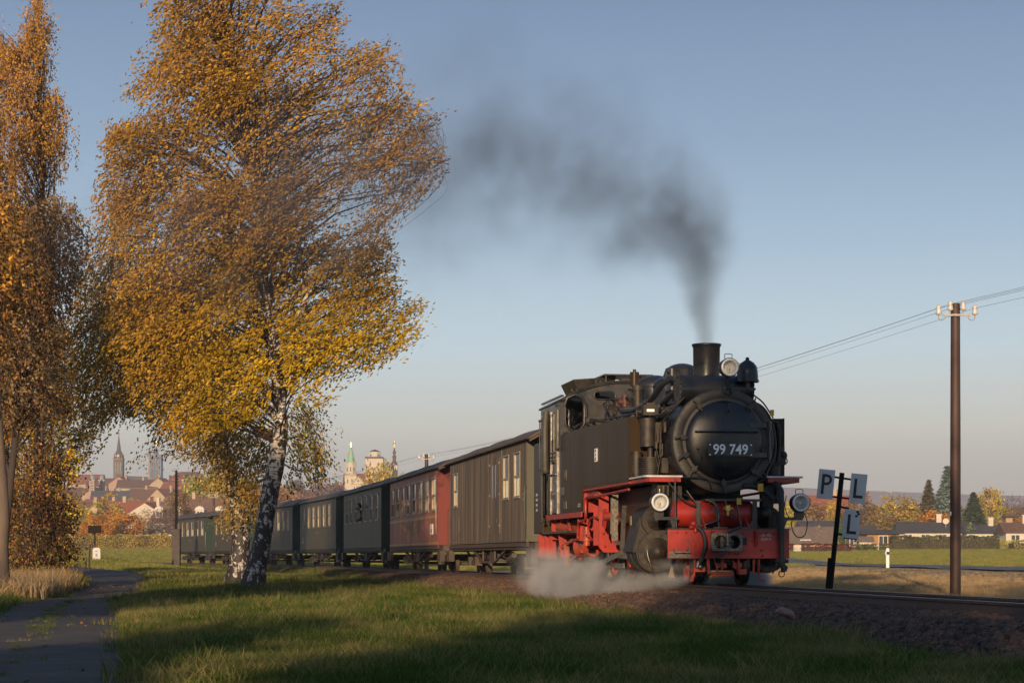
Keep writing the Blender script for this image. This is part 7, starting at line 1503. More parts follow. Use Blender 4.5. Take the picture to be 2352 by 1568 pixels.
def t_scaf(rt, zz, u):
    w = 13*u; TB(rt,'shaft', MB().box(-w*.8,w*.8,-w*.8,w*.8,-2,zz(1046)), 'stone_tan')
    for k in range(4):
        for sx in (-.42,0,.42): TB(rt,'window', MB().box(w*(sx-.09),w*(sx+.09),-w*.8-.15,-w*.8,zz(1108-k*15),zz(1100-k*15)), 'pane_far')
    for k in range(11):
        z = zz(1111-k*6.1); TB(rt,'scaffold_deck', MB().box(-w,w,-w,-w*.82,z-.08,z+.10), 'net_blue')
    for sx in (-1,-.6,-.2,.2,.6,1): TB(rt,'scaffold_pole', MB().box(w*sx-.12,w*sx+.12,-w-.1,-w,-2,zz(1043)), 'net_blue')
    TB(rt,'safety_net', MB().box(-w*1.0,w*1.0,-w*.98,-w*.95,zz(1052),zz(1043)).box(w*.95,w,-w,w,-2,zz(1043)).box(-w,-w*.95,-w,w,-2,zz(1043)).box(w*.72,w,-w*.98,-w*.95,-2,zz(1050)).box(-w,-w*.78,-w*.98,-w*.95,-2,zz(1050)), 'net_blue')
    TB(rt,'hoist', MB().box(-w*1.25,-w*1.12,-w,-w*.9,-2,zz(1046)), 'wall_pink')
    TB(rt,'spire', oct_(w*.42, zz(1043), zz(1025), w1=w*.1), 'stone_dark'); TB(rt,'finial', MB().cyl((0,0,zz(1025)),(0,0,zz(1012)),.15,n=6).ball((0,0,zz(1019)),1.6*u,n=10,m=8).ball((0,0,zz(1015)),2.6*u,(1,.4,.8),10,8), 'gold_leaf')
tower(359,1112,1012,800,'scaffolded_tower','church tower wrapped in blue netted scaffolding with golden finial', t_scaf)
def t_hall(rt, zz, u):
    w = 38*u; TB(rt,'wall', MB().box(-w,w*.85,-8,8,-2,zz(1102)), 'wall_white'); TB(rt,'lower_roof', MB().prism([(-w,zz(1106)),(w*.9,zz(1106)),(w*.8,zz(1100)),(-w*.9,zz(1100))],'y',-9.5,-6), 'tile_red')
    TB(rt,'roof', MB().add([(-w*1.0,-8,zz(1100)),(w*.95,-8,zz(1100)),(w*.95,8,zz(1100)),(-w*1.0,8,zz(1100)),(-w*.55,-2,zz(1084)),(w*.55,-2,zz(1084)),(w*.5,3,zz(1082)),(-w*.5,3,zz(1082))],[(0,1,5,4),(1,2,6,5),(2,3,7,6),(3,0,4,7),(4,5,6,7)]), 'tile_red')
    TB(rt,'turret', oct_(6.5*u, zz(1100), zz(1096), 3*u, -8.5, w1=6.2*u), 'slate'); TB(rt,'turret_roof', oct_(6.5*u, zz(1096), zz(1085), 3*u, -8.5, w1=.1), 'slate')
    for i in range(8): TB(rt,'window', MB().box(-w+w*1.8*(i+.3)/8,-w+w*1.8*(i+.3)/8+1.2,-8.15,-8.0,zz(1112),zz(1107)), 'pane_far')
tower(432,1115,1080,850,'town_hall','large hall with wide domed red roof and slate turret on the hill', t_hall)
def t_onion(rt, zz, u):
    w = 6*u; TB(rt,'shaft', MB().box(-w,w,-w,w,-2,zz(1103)), 'wall_pink'); TB(rt,'cornice', MB().box(-w*1.25,w*1.25,-w*1.25,w*1.25,zz(1103),zz(1101)), 'wall_cream')
    for k in range(4): TB(rt,'window', MB().box(-w*.5,w*.5,-w-.12,-w,zz(1128-k*6),zz(1125-k*6)), 'pane_far')
    TB(rt,'dome', MB().lathe((0,0,zz(1101)),(0,0,1),[(w*.85,0),(w*.95,3*u),(w*.8,7*u),(w*.35,10*u),(w*.1,12*u),(.02,16*u)],16), 'dome_grey')
tower(234,1130,1090,700,'onion_turret','pink turret with pale grey onion dome in the old town', t_onion)
tower(212,1130,1092,690,'gable_turret','narrow ornate cream gable turret left of the onion dome', t_onion)
def t_white(rt, zz, u):
    w = 11.6*u; TB(rt,'lower_shaft', MB().box(-w*1.15,w*1.15,-w,w,-4,zz(1091)), 'wall_white'); TB(rt,'ledge', MB().box(-w*1.25,w*1.25,-w*1.1,w*1.1,zz(1091.5),zz(1089)), 'wall_cream'); TB(rt,'upper_shaft', oct_(w, zz(1089), zz(1062), n=8), 'wall_white')
    for sx in (-.62,0,.62): TB(rt,'belfry_window', MB().box(w*sx-w*.13,w*sx+w*.13,-w*(1.0 if sx == 0 else .86)-.1,-w*(1.0 if sx == 0 else .86)+.02,zz(1082),zz(1073)), 'pane_far')
    for sx in (-.55,.30): TB(rt,'window', MB().box(w*sx-w*.12,w*sx+w*.12,-w-.12,-w,zz(1107),zz(1100)), 'pane_far')
    TB(rt,'spire', oct_(w*.9, zz(1062), zz(1026), w1=.18*w), 'copper_green'); TB(rt,'spire_cross', MB().box(-.1,.1,-.1,.1,zz(1026),zz(1016)).box(-1.6*u,1.6*u,-.1,.1,zz(1020.4),zz(1019.4)).ball((0,0,zz(1024)),.6*u,n=8,m=6), 'gold_leaf')
    g0 = 2*u; TB(rt,'gable', MB().prism([(g0,-4),(g0+31*u,-4),(g0+31*u,zz(1112)),(g0+15*u,zz(1095)),(g0,zz(1112))],'y',-w*1.3,-w*1.15), 'wall_white')
    TB(rt,'gable_cornice', MB().box(g0-u,g0+32*u,-w*1.4,-w*1.3,zz(1112),zz(1110.5)).bar((g0-u,-w*1.35,zz(1112)),(g0+15*u,-w*1.35,zz(1094.5)),.5,.4).bar((g0+32*u,-w*1.35,zz(1112)),(g0+15*u,-w*1.35,zz(1094.5)),.5,.4), 'wall_cream')
    TB(rt,'round_window', MB().cyl((g0+16*u,-w*1.32,zz(1104)),(g0+16*u,-w*1.30,zz(1104)),2.4*u,n=16), 'pane_far')
    for i in range(4): TB(rt,'arched_window', MB().box(g0+(6+i*6)*u,g0+(8.5+i*6)*u,-w*1.32,-w*1.3,zz(1124),zz(1117)), 'pane_far')
    TB(rt,'nave_roof', MB().prism([(g0,zz(1112)),(g0+15*u,zz(1095)),(g0+32*u,zz(1112))],'y',-w*1.14,w*6), 'tile_red')
tower(806,1132,1016,640,'white_church','white church with pale green spire and gabled front', t_white)
def t_joh(rt, zz, u):
    w = 20*u; TB(rt,'shaft', MB().box(-w,w,-w,w,-4,zz(1053)), 'wall_white'); TB(rt,'parapet', MB().box(-w*1.07,w*1.07,-w*1.07,w*1.07,zz(1053),zz(1051)), 'slate'); TB(rt,'railing', MB().box(-w*1.05,w*1.05,-w*1.05,-w*1.03,zz(1051),zz(1049)), 'slate')
    TB(rt,'lantern', oct_(12.6*u, zz(1051), zz(1037), n=8), 'wall_white'); TB(rt,'lantern_roof', oct_(13.4*u, zz(1037), zz(1032), w1=3*u), 'slate')
    for sx in (-.45,.45): TB(rt,'lantern_window', MB().box(w*sx-1.2*u,w*sx+1.2*u,-12.8*u,-12.0*u,zz(1049),zz(1043)), 'pane_far')
    for sx in (-.45,.45): TB(rt,'shaft_window', MB().box(w*sx-1.6*u,w*sx+1.6*u,-w-.12,-w,zz(1070),zz(1063)), 'pane_far')
tower(861,1140,1032,600,'square_church_tower','broad white square tower with octagonal lantern behind the golden tree', t_joh)
def t_bar(rt, zz, u):
    w = 7.5*u; TB(rt,'shaft', MB().box(-w,w,-w,w,-4,zz(1068)), 'wall_white')
    for sx in (-.4,.4): TB(rt,'window', MB().box(w*sx-.8*u,w*sx+.8*u,-w-.1,-w,zz(1078),zz(1072)), 'pane_far')
    H = lambda py: zz(py) - zz(1068)
    TB(rt,'onion_spire', MB().lathe((0,0,zz(1068)),(0,0,1),[(w*.9,0),(w*1.0,H(1065)),(w*.75,H(1061)),(w*.5,H(1057)),(w*.52,H(1054)),(w*.52,H(1050)),(w*.68,H(1047)),(w*.35,H(1045)),(w*.30,H(1043)),(w*.58,H(1039)),(w*.42,H(1036)),(w*.2,H(1031)),(w*.08,H(1026)),(.05,H(1020))],16), 'onion_brown')
    TB(rt,'weather_vane', MB().cyl((0,0,zz(1026)),(0,0,zz(1013)),.12,n=6).ball((0,0,zz(1019)),1.3*u,n=8,m=6).ball((0,0,zz(1015.5)),3.6*u,(1,.4,.35),12,8), 'gold_leaf')
tower(905.7,1080,1013,620,'baroque_church_tower','slender brown onion-tiered baroque spire with golden vane', t_bar)

# ================================================================== ground cover: grass, ballast stones, fallen leaves
def source_coll(name, objs):
    c = bpy.data.collections.new(name)
    for o in objs:
        c.objects.link(o)
        if o.name in COL.objects: COL.objects.unlink(o)
    return c
def scatter(name, pts, scl, rotz, coll, tilt=.12, label=None, cat=None, seed=0):
    me = bpy.data.meshes.new(name); me.vertices.add(len(pts)); me.vertices.foreach_set('co', np.asarray(pts, np.float32).ravel())
    rg = np.random.default_rng(seed); rot = np.stack([rg.normal(0, tilt, len(pts)), rg.normal(0, tilt, len(pts)), rotz], 1).astype(np.float32)
    a = me.attributes.new('scl', 'FLOAT', 'POINT'); a.data.foreach_set('value', np.asarray(scl, np.float32)); b = me.attributes.new('rot', 'FLOAT_VECTOR', 'POINT'); b.data.foreach_set('vector', rot.ravel())
    o = bpy.data.objects.new(name, me); COL.objects.link(o)
    g = bpy.data.node_groups.new(name, 'GeometryNodeTree'); g.interface.new_socket('Geometry', in_out='INPUT', socket_type='NodeSocketGeometry'); g.interface.new_socket('Geometry', in_out='OUTPUT', socket_type='NodeSocketGeometry')
    N = g.nodes; L = g.links; i_ = N.new('NodeGroupInput'); o_ = N.new('NodeGroupOutput'); iop = N.new('GeometryNodeInstanceOnPoints'); ci = N.new('GeometryNodeCollectionInfo'); ci.inputs['Collection'].default_value = coll
    ci.inputs['Separate Children'].default_value = True; ci.inputs['Reset Children'].default_value = True; iop.inputs['Pick Instance'].default_value = True
    na = N.new('GeometryNodeInputNamedAttribute'); na.data_type = 'FLOAT'; na.inputs['Name'].default_value = 'scl'; nb = N.new('GeometryNodeInputNamedAttribute'); nb.data_type = 'FLOAT_VECTOR'; nb.inputs['Name'].default_value = 'rot'
    L.new(i_.outputs[0], iop.inputs['Points']); L.new(ci.outputs[0], iop.inputs['Instance']); L.new(na.outputs['Attribute'], iop.inputs['Scale']); L.new(nb.outputs['Attribute'], iop.inputs['Rotation']); L.new(iop.outputs[0], o_.inputs[0])
    md = o.modifiers.new('scatter', 'NODES'); md.node_group = g; return tag(o, label, cat, kind='stuff')
def grassmat(name, c1, c2, c3):
    m = bpy.data.materials.new(name); m.use_nodes = True; t = m.node_tree; N = t.nodes; L = t.links; N.clear(); out = N.new('ShaderNodeOutputMaterial')
    d = N.new('ShaderNodeBsdfDiffuse'); tr = N.new('ShaderNodeBsdfTranslucent'); mxs = N.new('ShaderNodeMixShader'); mxs.inputs[0].default_value = .35; L.new(d.outputs[0], mxs.inputs[1]); L.new(tr.outputs[0], mxs.inputs[2]); L.new(mxs.outputs[0], out.inputs[0])
    g = N.new('ShaderNodeNewGeometry'); n = N.new('ShaderNodeTexNoise'); n.inputs['Scale'].default_value = .9; n.inputs['Detail'].default_value = 5; L.new(g.outputs['Position'], n.inputs['Vector'])
    oi = N.new('ShaderNodeObjectInfo'); ad = N.new('ShaderNodeMath'); ad.operation = 'MULTIPLY_ADD'; ad.inputs[1].default_value = .30; L.new(oi.outputs['Random'], ad.inputs[0]); L.new(n.outputs['Fac'], ad.inputs[2])
    at = N.new('ShaderNodeAttribute'); at.attribute_name = 'Col'; sp = N.new('ShaderNodeSeparateColor'); L.new(at.outputs['Color'], sp.inputs[0])
    a2 = N.new('ShaderNodeMath'); a2.operation = 'MULTIPLY_ADD'; a2.inputs[1].default_value = .28; L.new(sp.outputs[0], a2.inputs[0]); L.new(ad.outputs[0], a2.inputs[2])
    r = N.new('ShaderNodeValToRGB'); e = r.color_ramp.elements; e[0].position = .55; e[0].color = (*c1, 1); e[1].position = 1.0; e[1].color = (*c3, 1); q = e.new(.74); q.color = (*c2, 1); L.new(a2.outputs[0], r.inputs[0]); L.new(r.outputs[0], d.inputs[0]); L.new(r.outputs[0], tr.inputs[0]); MATS[name] = m
grassmat('grass_field', (0.14,0.20,0.03), (0.23,0.24,0.05), (0.38,0.31,0.11)); grassmat('grass_green', (0.045,0.090,0.014), (0.095,0.135,0.026), (0.29,0.235,0.095)); grassmat('grass_dry', (0.30,0.20,0.09), (0.44,0.30,0.15), (0.56,0.42,0.24))
def tuft(name, n, rad, h, bend, m, seed, wd=.006):
    rg = np.random.default_rng(seed); V = []; Fc = []; Cc = []
    for i in range(n):
        a, r = rg.uniform(0, 6.28), rad*math.sqrt(rg.random()); x, y = r*math.cos(a), r*math.sin(a); hh = h*rg.uniform(.45, 1.15); la = rg.uniform(0, 6.28); bx, by = bend*hh*math.cos(la)*rg.uniform(.3,1.3), bend*hh*math.sin(la)*rg.uniform(.3,1.3); wa = rg.uniform(0, 3.14); wx, wy_ = wd*math.cos(wa), wd*math.sin(wa); b = len(V); c = rg.random()
        V += [(x-wx,y-wy_,-.02),(x+wx,y+wy_,-.02),(x+bx*.35-wx*.8,y+by*.35-wy_*.8,hh*.55),(x+bx*.35+wx*.8,y+by*.35+wy_*.8,hh*.55),(x+bx,y+by,hh)]; Fc += [(b,b+1,b+3,b+2),(b+2,b+3,b+4)]; Cc += [c]*5
    me = bpy.data.meshes.new(name); me.from_pydata(V, [], Fc); me.materials.append(M[m]); ca = me.color_attributes.new('Col', 'FLOAT_COLOR', 'POINT'); cc = np.ones((len(V), 4), np.float32); cc[:, 0] = Cc; ca.data.foreach_set('color', cc.ravel())
    return bpy.data.objects.new(name, me)
gc = source_coll('grass_tufts', [tuft('grass_tuft', 46, .13, .085, .6, 'grass_green', i, .0035) for i in range(5)] + [tuft('grass_tuft', 38, .12, .13, .8, 'grass_green', 9, .0035)])
dc = source_coll('dry_tufts', [tuft('dry_tuft', 50, .22, .30, .55, 'grass_dry', 20+i, .006) for i in range(4)])
fc_ = source_coll('field_tufts', [tuft('field_tuft', 60, .45, .20, .5, 'grass_field', 60+i, .012) for i in range(4)])
rg = np.random.default_rng(77)
PA = np.array([[p.x, p.y] for p in pc])
def pathd(X, Y): 
    out = np.full(len(X), 99.0)
    for a in range(0, len(X), 20000): out[a:a+20000] = np.sqrt(((np.stack([X[a:a+20000], Y[a:a+20000]], 1)[:, None]-PA[None])**2).sum(2)).min(1)
    return out
def region(n, y0, y1, pw=1.0):
    Y = y0 + (y1-y0)*rg.random(n)**pw; u = rg.uniform(-.29, .29, n); return u*Y*1.0, Y
X, Y = region(52000, 8.5, 62, 1.0); d = tdist(X, Y); pd = pathd(X, Y); keep = (d < -2.12+.12*np.sin(Y*1.9)+rg.normal(0,.10,len(X))) & (pd > 1.0 + rg.normal(0, .10, len(X))) & (rg.random(len(X)) < np.interp(Y, [9, 25, 62], [1, .85, .45])*np.where(Y < 20, 1, 1))
X, Y = X[keep], Y[keep]; Z = ground_z(X, Y); sc = np.interp(Y, [9, 30, 60], [.9, 1.15, 1.7])*rg.uniform(.6, 1.35, len(X))*(1+.35*(fbm(X, Y, .8, 12) > .4))
scatter('bank_grass', np.stack([X, Y, Z], 1), sc, rg.uniform(0, 6.28, len(X)), gc, label='short green and straw coloured grass on the bank between path and line', cat='grass')
X, Y = region(16000, 9, 26, .9); d = tdist(X, Y); pd = pathd(X, Y); keep = (d < -2.2) & (pd > 1.0 + rg.normal(0, .08, len(X))); X, Y = X[keep], Y[keep]
scatter('near_grass', np.stack([X, Y, ground_z(X, Y)], 1), rg.uniform(.6, 1.25, len(X)), rg.uniform(0, 6.28, len(X)), gc, label='dense short grass in the nearest foreground', cat='grass')
n = 16000; S = rg.uniform(26, 150, n); D = rg.uniform(-4.6, -1.15, n); XY = np.array([tpos(s, q)[:2] for s, q in zip(S, D)]); kk = (D < -1.3 - 1.1*(1-sstep(26, 46, S)) + .25*np.sin(S*.9)*1.0) & (fbm(XY[:, 0], XY[:, 1], .5, 31) > -.9); XY = XY[kk]; D = D[kk]; S = S[kk]
zz_ = np.maximum(np.interp(D, [-2.35,-2.0,-1.55,-1.15], [-.44,-.37,-.23,-.16]), ground_z(XY[:, 0], XY[:, 1]))
scatter('line_grass', np.stack([XY[:, 0], XY[:, 1], zz_-.01], 1), np.interp(S, [26, 60, 150], [1.0, 1.3, 2.2])*rg.uniform(.6, 1.2, len(S)), rg.uniform(0, 6.28, len(S)), gc, label='grass growing over the edge of the ballast towards the far coaches', cat='grass')
# grass on the crown of the path
i_ = rg.integers(0, len(PA)-40, 420); off = rg.normal(-.05, .12, (420, 2)); X, Y = PA[i_, 0]+off[:, 0], PA[i_, 1]+off[:, 1]; k = (fbm(X, Y, 1.1, 4) > -.1) & (Y < 40)
scatter('path_grass', np.stack([X[k], Y[k], ground_z(X[k], Y[k])+.03], 1), rg.uniform(.25, .6, k.sum()), rg.uniform(0, 6.28, k.sum()), gc, label='thin strip of grass along the middle of the path', cat='grass')
# dry verge beyond the line and tall dry grass by the thicket
n = 26000; Y = 22 + 110*rg.random(n)**1.2; X = rg.uniform(0, 24, n)*np.interp(Y, [22, 130], [.6, 1]) ; d = tdist(X, Y); k = (d > 2.4) & (X < 17.9) & (X/Y < .285); X, Y = X[k], Y[k]
scatter('dry_verge', np.stack([X, Y, ground_z(X, Y)-.02], 1), rg.uniform(.3, .7, len(X))*np.interp(X, [6, 11, 15, 18], [1, .8, .34, .16]), rg.uniform(0, 6.28, len(X)), dc, label='pale dry grass on the slope between the line and the road', cat='grass')
n = 60000; Y = 60*np.exp(rg.random(n)*math.log(300/60)); X = Y*rg.uniform(-.28, .30, n); d = tdist(X, Y); pd = pathd(X, Y); k = ((X > 24.3) | ((np.abs(d) > 3) & (Y > 62) & (pd > 1.3) & ((d < 0) | (Y > 112)))) & ~((X > 17) & (X < 24.3)); X, Y = X[k], Y[k]
scatter('field_grass', np.stack([X, Y, ground_z(X, Y)-.03], 1), np.interp(Y, [60, 100, 300], [.6, .9, 1.7])*rg.uniform(.6, 1.1, len(X)), rg.uniform(0, 6.28, len(X)), fc_, label='sunlit yellow-green meadow grass beyond the road and beyond the path', cat='grass')
n = 900; t = rg.random(n); X = -9.0 - 4.2*rg.random(n) - .0*t; Y = 38 + 13*rg.random(n); pd = pathd(X, Y); k = (pd > 1.15) & (X < -9.3-(Y-38)*.13)
scatter('tall_dry_grass', np.stack([X[k], Y[k], ground_z(X[k], Y[k])], 1), rg.uniform(.9, 1.9, k.sum()), rg.uniform(0, 6.28, k.sum()), dc, label='tall straw coloured grass at the foot of the left thicket', cat='grass')
# fallen leaves
lf = bpy.data.meshes.new('fallen_leaf'); lf.from_pydata([(-.03,0,0),(0,-.02,.008),(.035,0,.0),(0,.02,.010)], [], [(0,1,2,3)]); mat('fallen', hexl(150,92,40), hexl(96,58,30), 3, rough=.9, world=True); lf.materials.append(M['fallen']); lc = source_coll('leaf_source', [bpy.data.objects.new('fallen_leaf', lf)])
X, Y = region(30000, 9, 60, 1.0); d = tdist(X, Y); pdl = pathd(X, Y); k = (d < -1.9) & ((pdl > .85) | (rg.random(len(X)) < .15)) & (rg.random(len(X)) < np.where(np.hypot(X+6.5, Y-46) < 9, 1, .25)); X, Y = X[k], Y[k]
scatter('fallen_leaves', np.stack([X, Y, ground_z(X, Y)+.035], 1), rg.uniform(.6, 1.2, len(X)), rg.uniform(0, 6.28, len(X)), lc, .5, label='brown birch leaves fallen on the grass and path', cat='leaves')
# ballast stones
st = source_coll('stones', [bpy.data.objects.new('ballast_stone', rock_mesh('ballast_stone', .034, 40+i, M['ballast_stone'], .75)) for i in range(7)])
n = 60000; S = -16 + 76*rg.random(n)**1.25; D = np.where(rg.random(n) < .72, rg.uniform(-2.25, -.45, n), rg.uniform(-.36, 1.3, n)); XY = np.array([tpos(s, q)[:2] for s, q in zip(S, D)]); Zb = np.interp(D, [p[0] for p in prof_b] if 'prof_b' in globals() else [-2.35,-2.0,-1.55,-1.25,-.6,.6,1.25,1.55], [-.44,-.37,-.23,-.165,-.15,-.15,-.165,-.23])
scatter('ballast_stones', np.stack([XY[:, 0], XY[:, 1], Zb + rg.uniform(-.01, .02, n)], 1), rg.uniform(.55, 1.5, n), rg.uniform(0, 6.28, n), st, 1.2, label='brown and grey crushed stones of the track bed', cat='ballast')

# ================================================================== smoke and steam (voxel grids from density fields, filled with a Principled Volume)
def plume(name, pts, voxel, color, dens, label, nscale, thr, soft, small=1.2, aniso=.0, rough=.6, z0=-9, seedoff=(0,0,0), absorb=None, n_amp=1.0):
    P_ = []; Rr = []; Dn = []
    q = [np.array([*p[0], p[1], p[2]]) for p in pts]
    for a, b in zip(q, q[1:]):
        m = max(2, int(np.linalg.norm(b[:3]-a[:3])/(min(a[3], b[3])*.35)))
        for j in range(m): v = a + (b-a)*j/m; P_.append(v[:3]); Rr.append(v[3]); Dn.append(v[4])
    P_.append(q[-1][:3]); Rr.append(q[-1][3]); Dn.append(q[-1][4]); P_ = np.array(P_); Rr = np.array(Rr)
    lo = (P_-Rr[:, None]*1.15).min(0); hi = (P_+Rr[:, None]*1.15).max(0); lo[2] = max(lo[2], z0)
    me = bpy.data.meshes.new(name); me.vertices.add(len(P_)); me.vertices.foreach_set('co', P_.astype(np.float32).ravel()); a = me.attributes.new('rad', 'FLOAT', 'POINT'); a.data.foreach_set('value', Rr.astype(np.float32)); a = me.attributes.new('den', 'FLOAT', 'POINT'); a.data.foreach_set('value', np.array(Dn, np.float32))
    o = bpy.data.objects.new(name, me); COL.objects.link(o)
    g = bpy.data.node_groups.new(name, 'GeometryNodeTree'); g.interface.new_socket('Geometry', in_out='INPUT', socket_type='NodeSocketGeometry'); g.interface.new_socket('Geometry', in_out='OUTPUT', socket_type='NodeSocketGeometry')
    N = g.nodes; L = g.links; gi = N.new('NodeGroupInput'); go = N.new('NodeGroupOutput'); vc = N.new('GeometryNodeVolumeCube')
    vc.inputs['Min'].default_value = lo; vc.inputs['Max'].default_value = hi; res = np.maximum(8, ((hi-lo)/voxel).astype(int))
    for k, r in zip(('Resolution X','Resolution Y','Resolution Z'), res): vc.inputs[k].default_value = int(r)
    pos = N.new('GeometryNodeInputPosition')
    def math_(op, a, b=None, c=None):
        m = N.new('ShaderNodeMath'); m.operation = op
        for i, v in enumerate((a, b, c)):
            if v is None: continue
            if isinstance(v, (int, float)): m.inputs[i].default_value = v
            else: L.new(v, m.inputs[i])
        return m.outputs[0]
    # domain warp: displace the sampling position by a noise vector so edges billow
    nw = N.new('ShaderNodeTexNoise'); nw.inputs['Scale'].default_value = nscale*.55; nw.inputs['Detail'].default_value = 3; L.new(pos.outputs[0], nw.inputs['Vector'])
    vs = N.new('ShaderNodeVectorMath'); vs.operation = 'MULTIPLY_ADD'; s0 = N.new('GeometryNodeSampleNearest'); s0.domain = 'POINT'; L.new(gi.outputs[0], s0.inputs['Geometry']); L.new(pos.outputs[0], s0.inputs['Sample Position'])
    si0 = N.new('GeometryNodeSampleIndex'); si0.data_type = 'FLOAT'; si0.domain = 'POINT'; L.new(gi.outputs[0], si0.inputs['Geometry']); L.new(s0.outputs[0], si0.inputs['Index']); nr_ = N.new('GeometryNodeInputNamedAttribute'); nr_.data_type = 'FLOAT'; nr_.inputs['Name'].default_value = 'rad'; L.new(nr_.outputs['Attribute'], si0.inputs['Value'])
    rad0 = si0.outputs['Value']; cxn = N.new('ShaderNodeVectorMath'); cxn.operation = 'SUBTRACT'; L.new(nw.outputs['Color'], cxn.inputs[0]); cxn.inputs[1].default_value = (.5,.5,.5)
    ws_ = N.new('ShaderNodeVectorMath'); ws_.operation = 'SCALE'; L.new(cxn.outputs[0], ws_.inputs[0]); L.new(math_('MULTIPLY', rad0, 1.5), ws_.inputs['Scale']); L.new(ws_.outputs[0], vs.inputs[0]); vs.inputs[1].default_value = (1,1,1); vs.inputs[2].default_value = (0,0,0)
    va = N.new('ShaderNodeVectorMath'); va.operation = 'ADD'; L.new(pos.outputs[0], va.inputs[0]); L.new(vs.outputs[0], va.inputs[1])
    sn = N.new('GeometryNodeSampleNearest'); sn.domain = 'POINT'; L.new(gi.outputs[0], sn.inputs['Geometry']); L.new(va.outputs[0], sn.inputs['Sample Position'])
    def samp_(dt, name_=None):
        si = N.new('GeometryNodeSampleIndex'); si.data_type = dt; si.domain = 'POINT'; L.new(gi.outputs[0], si.inputs['Geometry']); L.new(sn.outputs[0], si.inputs['Index'])
        if name_: na = N.new('GeometryNodeInputNamedAttribute'); na.data_type = 'FLOAT'; na.inputs['Name'].default_value = name_; L.new(na.outputs['Attribute'], si.inputs['Value'])
        else: L.new(pos.outputs[0], si.inputs['Value'])
        return si.outputs['Value']
    near = samp_('FLOAT_VECTOR'); rad = samp_('FLOAT', 'rad'); den = samp_('FLOAT', 'den')
    dv = N.new('ShaderNodeVectorMath'); dv.operation = 'DISTANCE'; L.new(va.outputs[0], dv.inputs[0]); L.new(near, dv.inputs[1])
    f = math_('SUBTRACT', 1.0, math_('DIVIDE', dv.outputs['Value'], rad)); f = math_('MAXIMUM', f, 0.0)
    n2 = N.new('ShaderNodeTexNoise'); n2.inputs['Scale'].default_value = nscale; n2.inputs['Detail'].default_value = 5; n2.inputs['Roughness'].default_value = rough; L.new(pos.outputs[0], n2.inputs['Vector'])
    nn = math_('MAXIMUM', math_('DIVIDE', math_('ADD', math_('SUBTRACT', n2.outputs['Fac'], thr), math_('MULTIPLY', math_('MAXIMUM', math_('SUBTRACT', small, rad0), 0.0), .16/small)), soft), 0.0); nn = math_('MINIMUM', nn, 1.6)
    fs = math_('POWER', f, 1.15); dd_ = math_('MULTIPLY', math_('MULTIPLY', fs, nn), den); L.new(dd_, vc.inputs['Density'])
    sm = N.new('GeometryNodeSetMaterial'); L.new(vc.outputs[0], sm.inputs[0]); L.new(sm.outputs[0], go.inputs[0])
    m = bpy.data.materials.new(name); m.use_nodes = True; t = m.node_tree; t.nodes.clear(); mo = t.nodes.new('ShaderNodeOutputMaterial'); pv = t.nodes.new('ShaderNodeVolumePrincipled'); pv.inputs['Color'].default_value = (*color, 1); pv.inputs['Density'].default_value = dens; pv.inputs['Anisotropy'].default_value = aniso
    t.links.new(pv.outputs[0], mo.inputs['Volume']); m.cycles.volume_step_rate = 1.0; sm.inputs['Material'].default_value = m
    md = o.modifiers.new('plume', 'NODES'); md.node_group = g; me.materials.append(m); tag(o, label, 'smoke', kind='stuff'); return o
ch = loco.matrix_basis @ Vector((0, 1.3, 3.74)) if False else Matrix.Translation(TRK0) @ Matrix.Rotation(TH0, 4, 'Z') @ Vector((0, 1.3, 3.74))
SM = [(ch, .17, 2.6), (W(1622,760,30.8), .22, 2.6), (W(1617,710,30.9), .31, 2.0), (W(1614,650,31.1), .46, 1.75), (W(1600,585,31.5), .78, 1.45), (W(1560,520,31.9), 1.15, 1.15), (W(1505,470,32.3), 1.45, .95), (W(1440,430,33), 1.65, .74), (W(1350,420,33.8), 1.8, .52), (W(1260,385,34.6), 2.1, .42), (W(1170,350,35.5), 2.4, .36), (W(1080,350,36.4), 2.5, .30), (W(980,395,37.4), 2.5, .24), (W(860,430,38.5), 2.4, .24), (W(720,465,40), 2.5, .25), (W(560,500,40.5), 2.5, .24), (W(420,520,41), 2.4, .19), (W(250,560,42), 2.2, .13)]
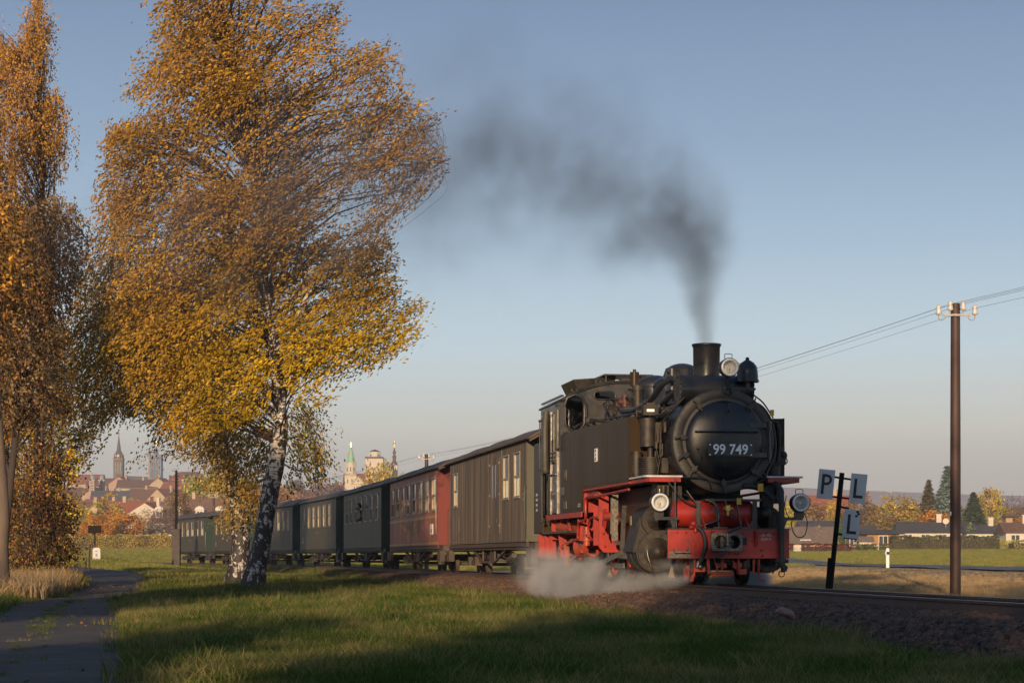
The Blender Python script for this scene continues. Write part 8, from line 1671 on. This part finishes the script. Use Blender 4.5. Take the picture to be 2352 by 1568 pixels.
plume('smoke', SM, .085, (.20,.225,.275), .85, 'dark grey smoke blowing back from the chimney over the birch crown', .95, .41, .14, rough=.72)
lx = lambda x, y, z: Matrix.Translation(TRK0) @ Matrix.Rotation(TH0, 4, 'Z') @ Vector((x, y, z))
ST = [(lx(-.62,.1,.08), .10, 3.0), (lx(-.85,.9,.03), .17, 4.0), (lx(-1.15,1.6,.0), .26, 4.6), (lx(-1.4,2.4,-.02), .36, 5.0), (lx(-1.55,3.3,-.02), .46, 5.0), (lx(-1.62,4.3,.0), .52, 4.2), (lx(-1.62,5.3,.02), .55, 3.0), (lx(-1.6,6.5,.08), .55, 1.6), (lx(-1.5,8.0,.15), .52, .7), (lx(-1.4,10,.2), .48, .3)]
plume('steam', ST, .035, (.98,.97,.95), 1.0, 'pale steam drifting low beside the cylinders and rails', 2.4, .43, .14, small=.3, rough=.68)
plume('steam_jet', [(lx(-.93,.9,.30), .10, 2.2), (lx(-.7,.5,.30), .13, 2.0), (lx(-.4,.35,.27), .13, 1.2), (lx(-.15,.3,.24), .1, .5)], .03, (.85,.84,.82), 1.0, 'thin jet of steam across the front wheel', 3.0, .3, .2)
plume('steam_puff', [(lx(.45,2.2,.0), .26, 7.0), (lx(.8,2.4,.03), .32, 8.0), (lx(1.15,2.6,.05), .34, 9.0), (lx(1.35,2.8,.0), .26, 7)], .04, (.86,.88,.92), 1.0, 'bluish white steam puff in shade on the far side of the wheels', 2.0, .22, .2)
# ================================================================== the air
hz = MB().box(-4200, 4200, -75, 3290, -1.6, 175).build('haze'); hm = bpy.data.materials.new('haze'); hm.use_nodes = True; t = hm.node_tree; t.nodes.clear(); mo = t.nodes.new('ShaderNodeOutputMaterial'); pv = t.nodes.new('ShaderNodeVolumePrincipled')
pv.inputs['Color'].default_value = (.88,.88,.93,1); pv.inputs['Density'].default_value = .00034; pv.inputs['Anisotropy'].default_value = 0.0; t.links.new(pv.outputs[0], mo.inputs['Volume']); hz.data.materials.append(hm); hz['kind'] = 'stuff'
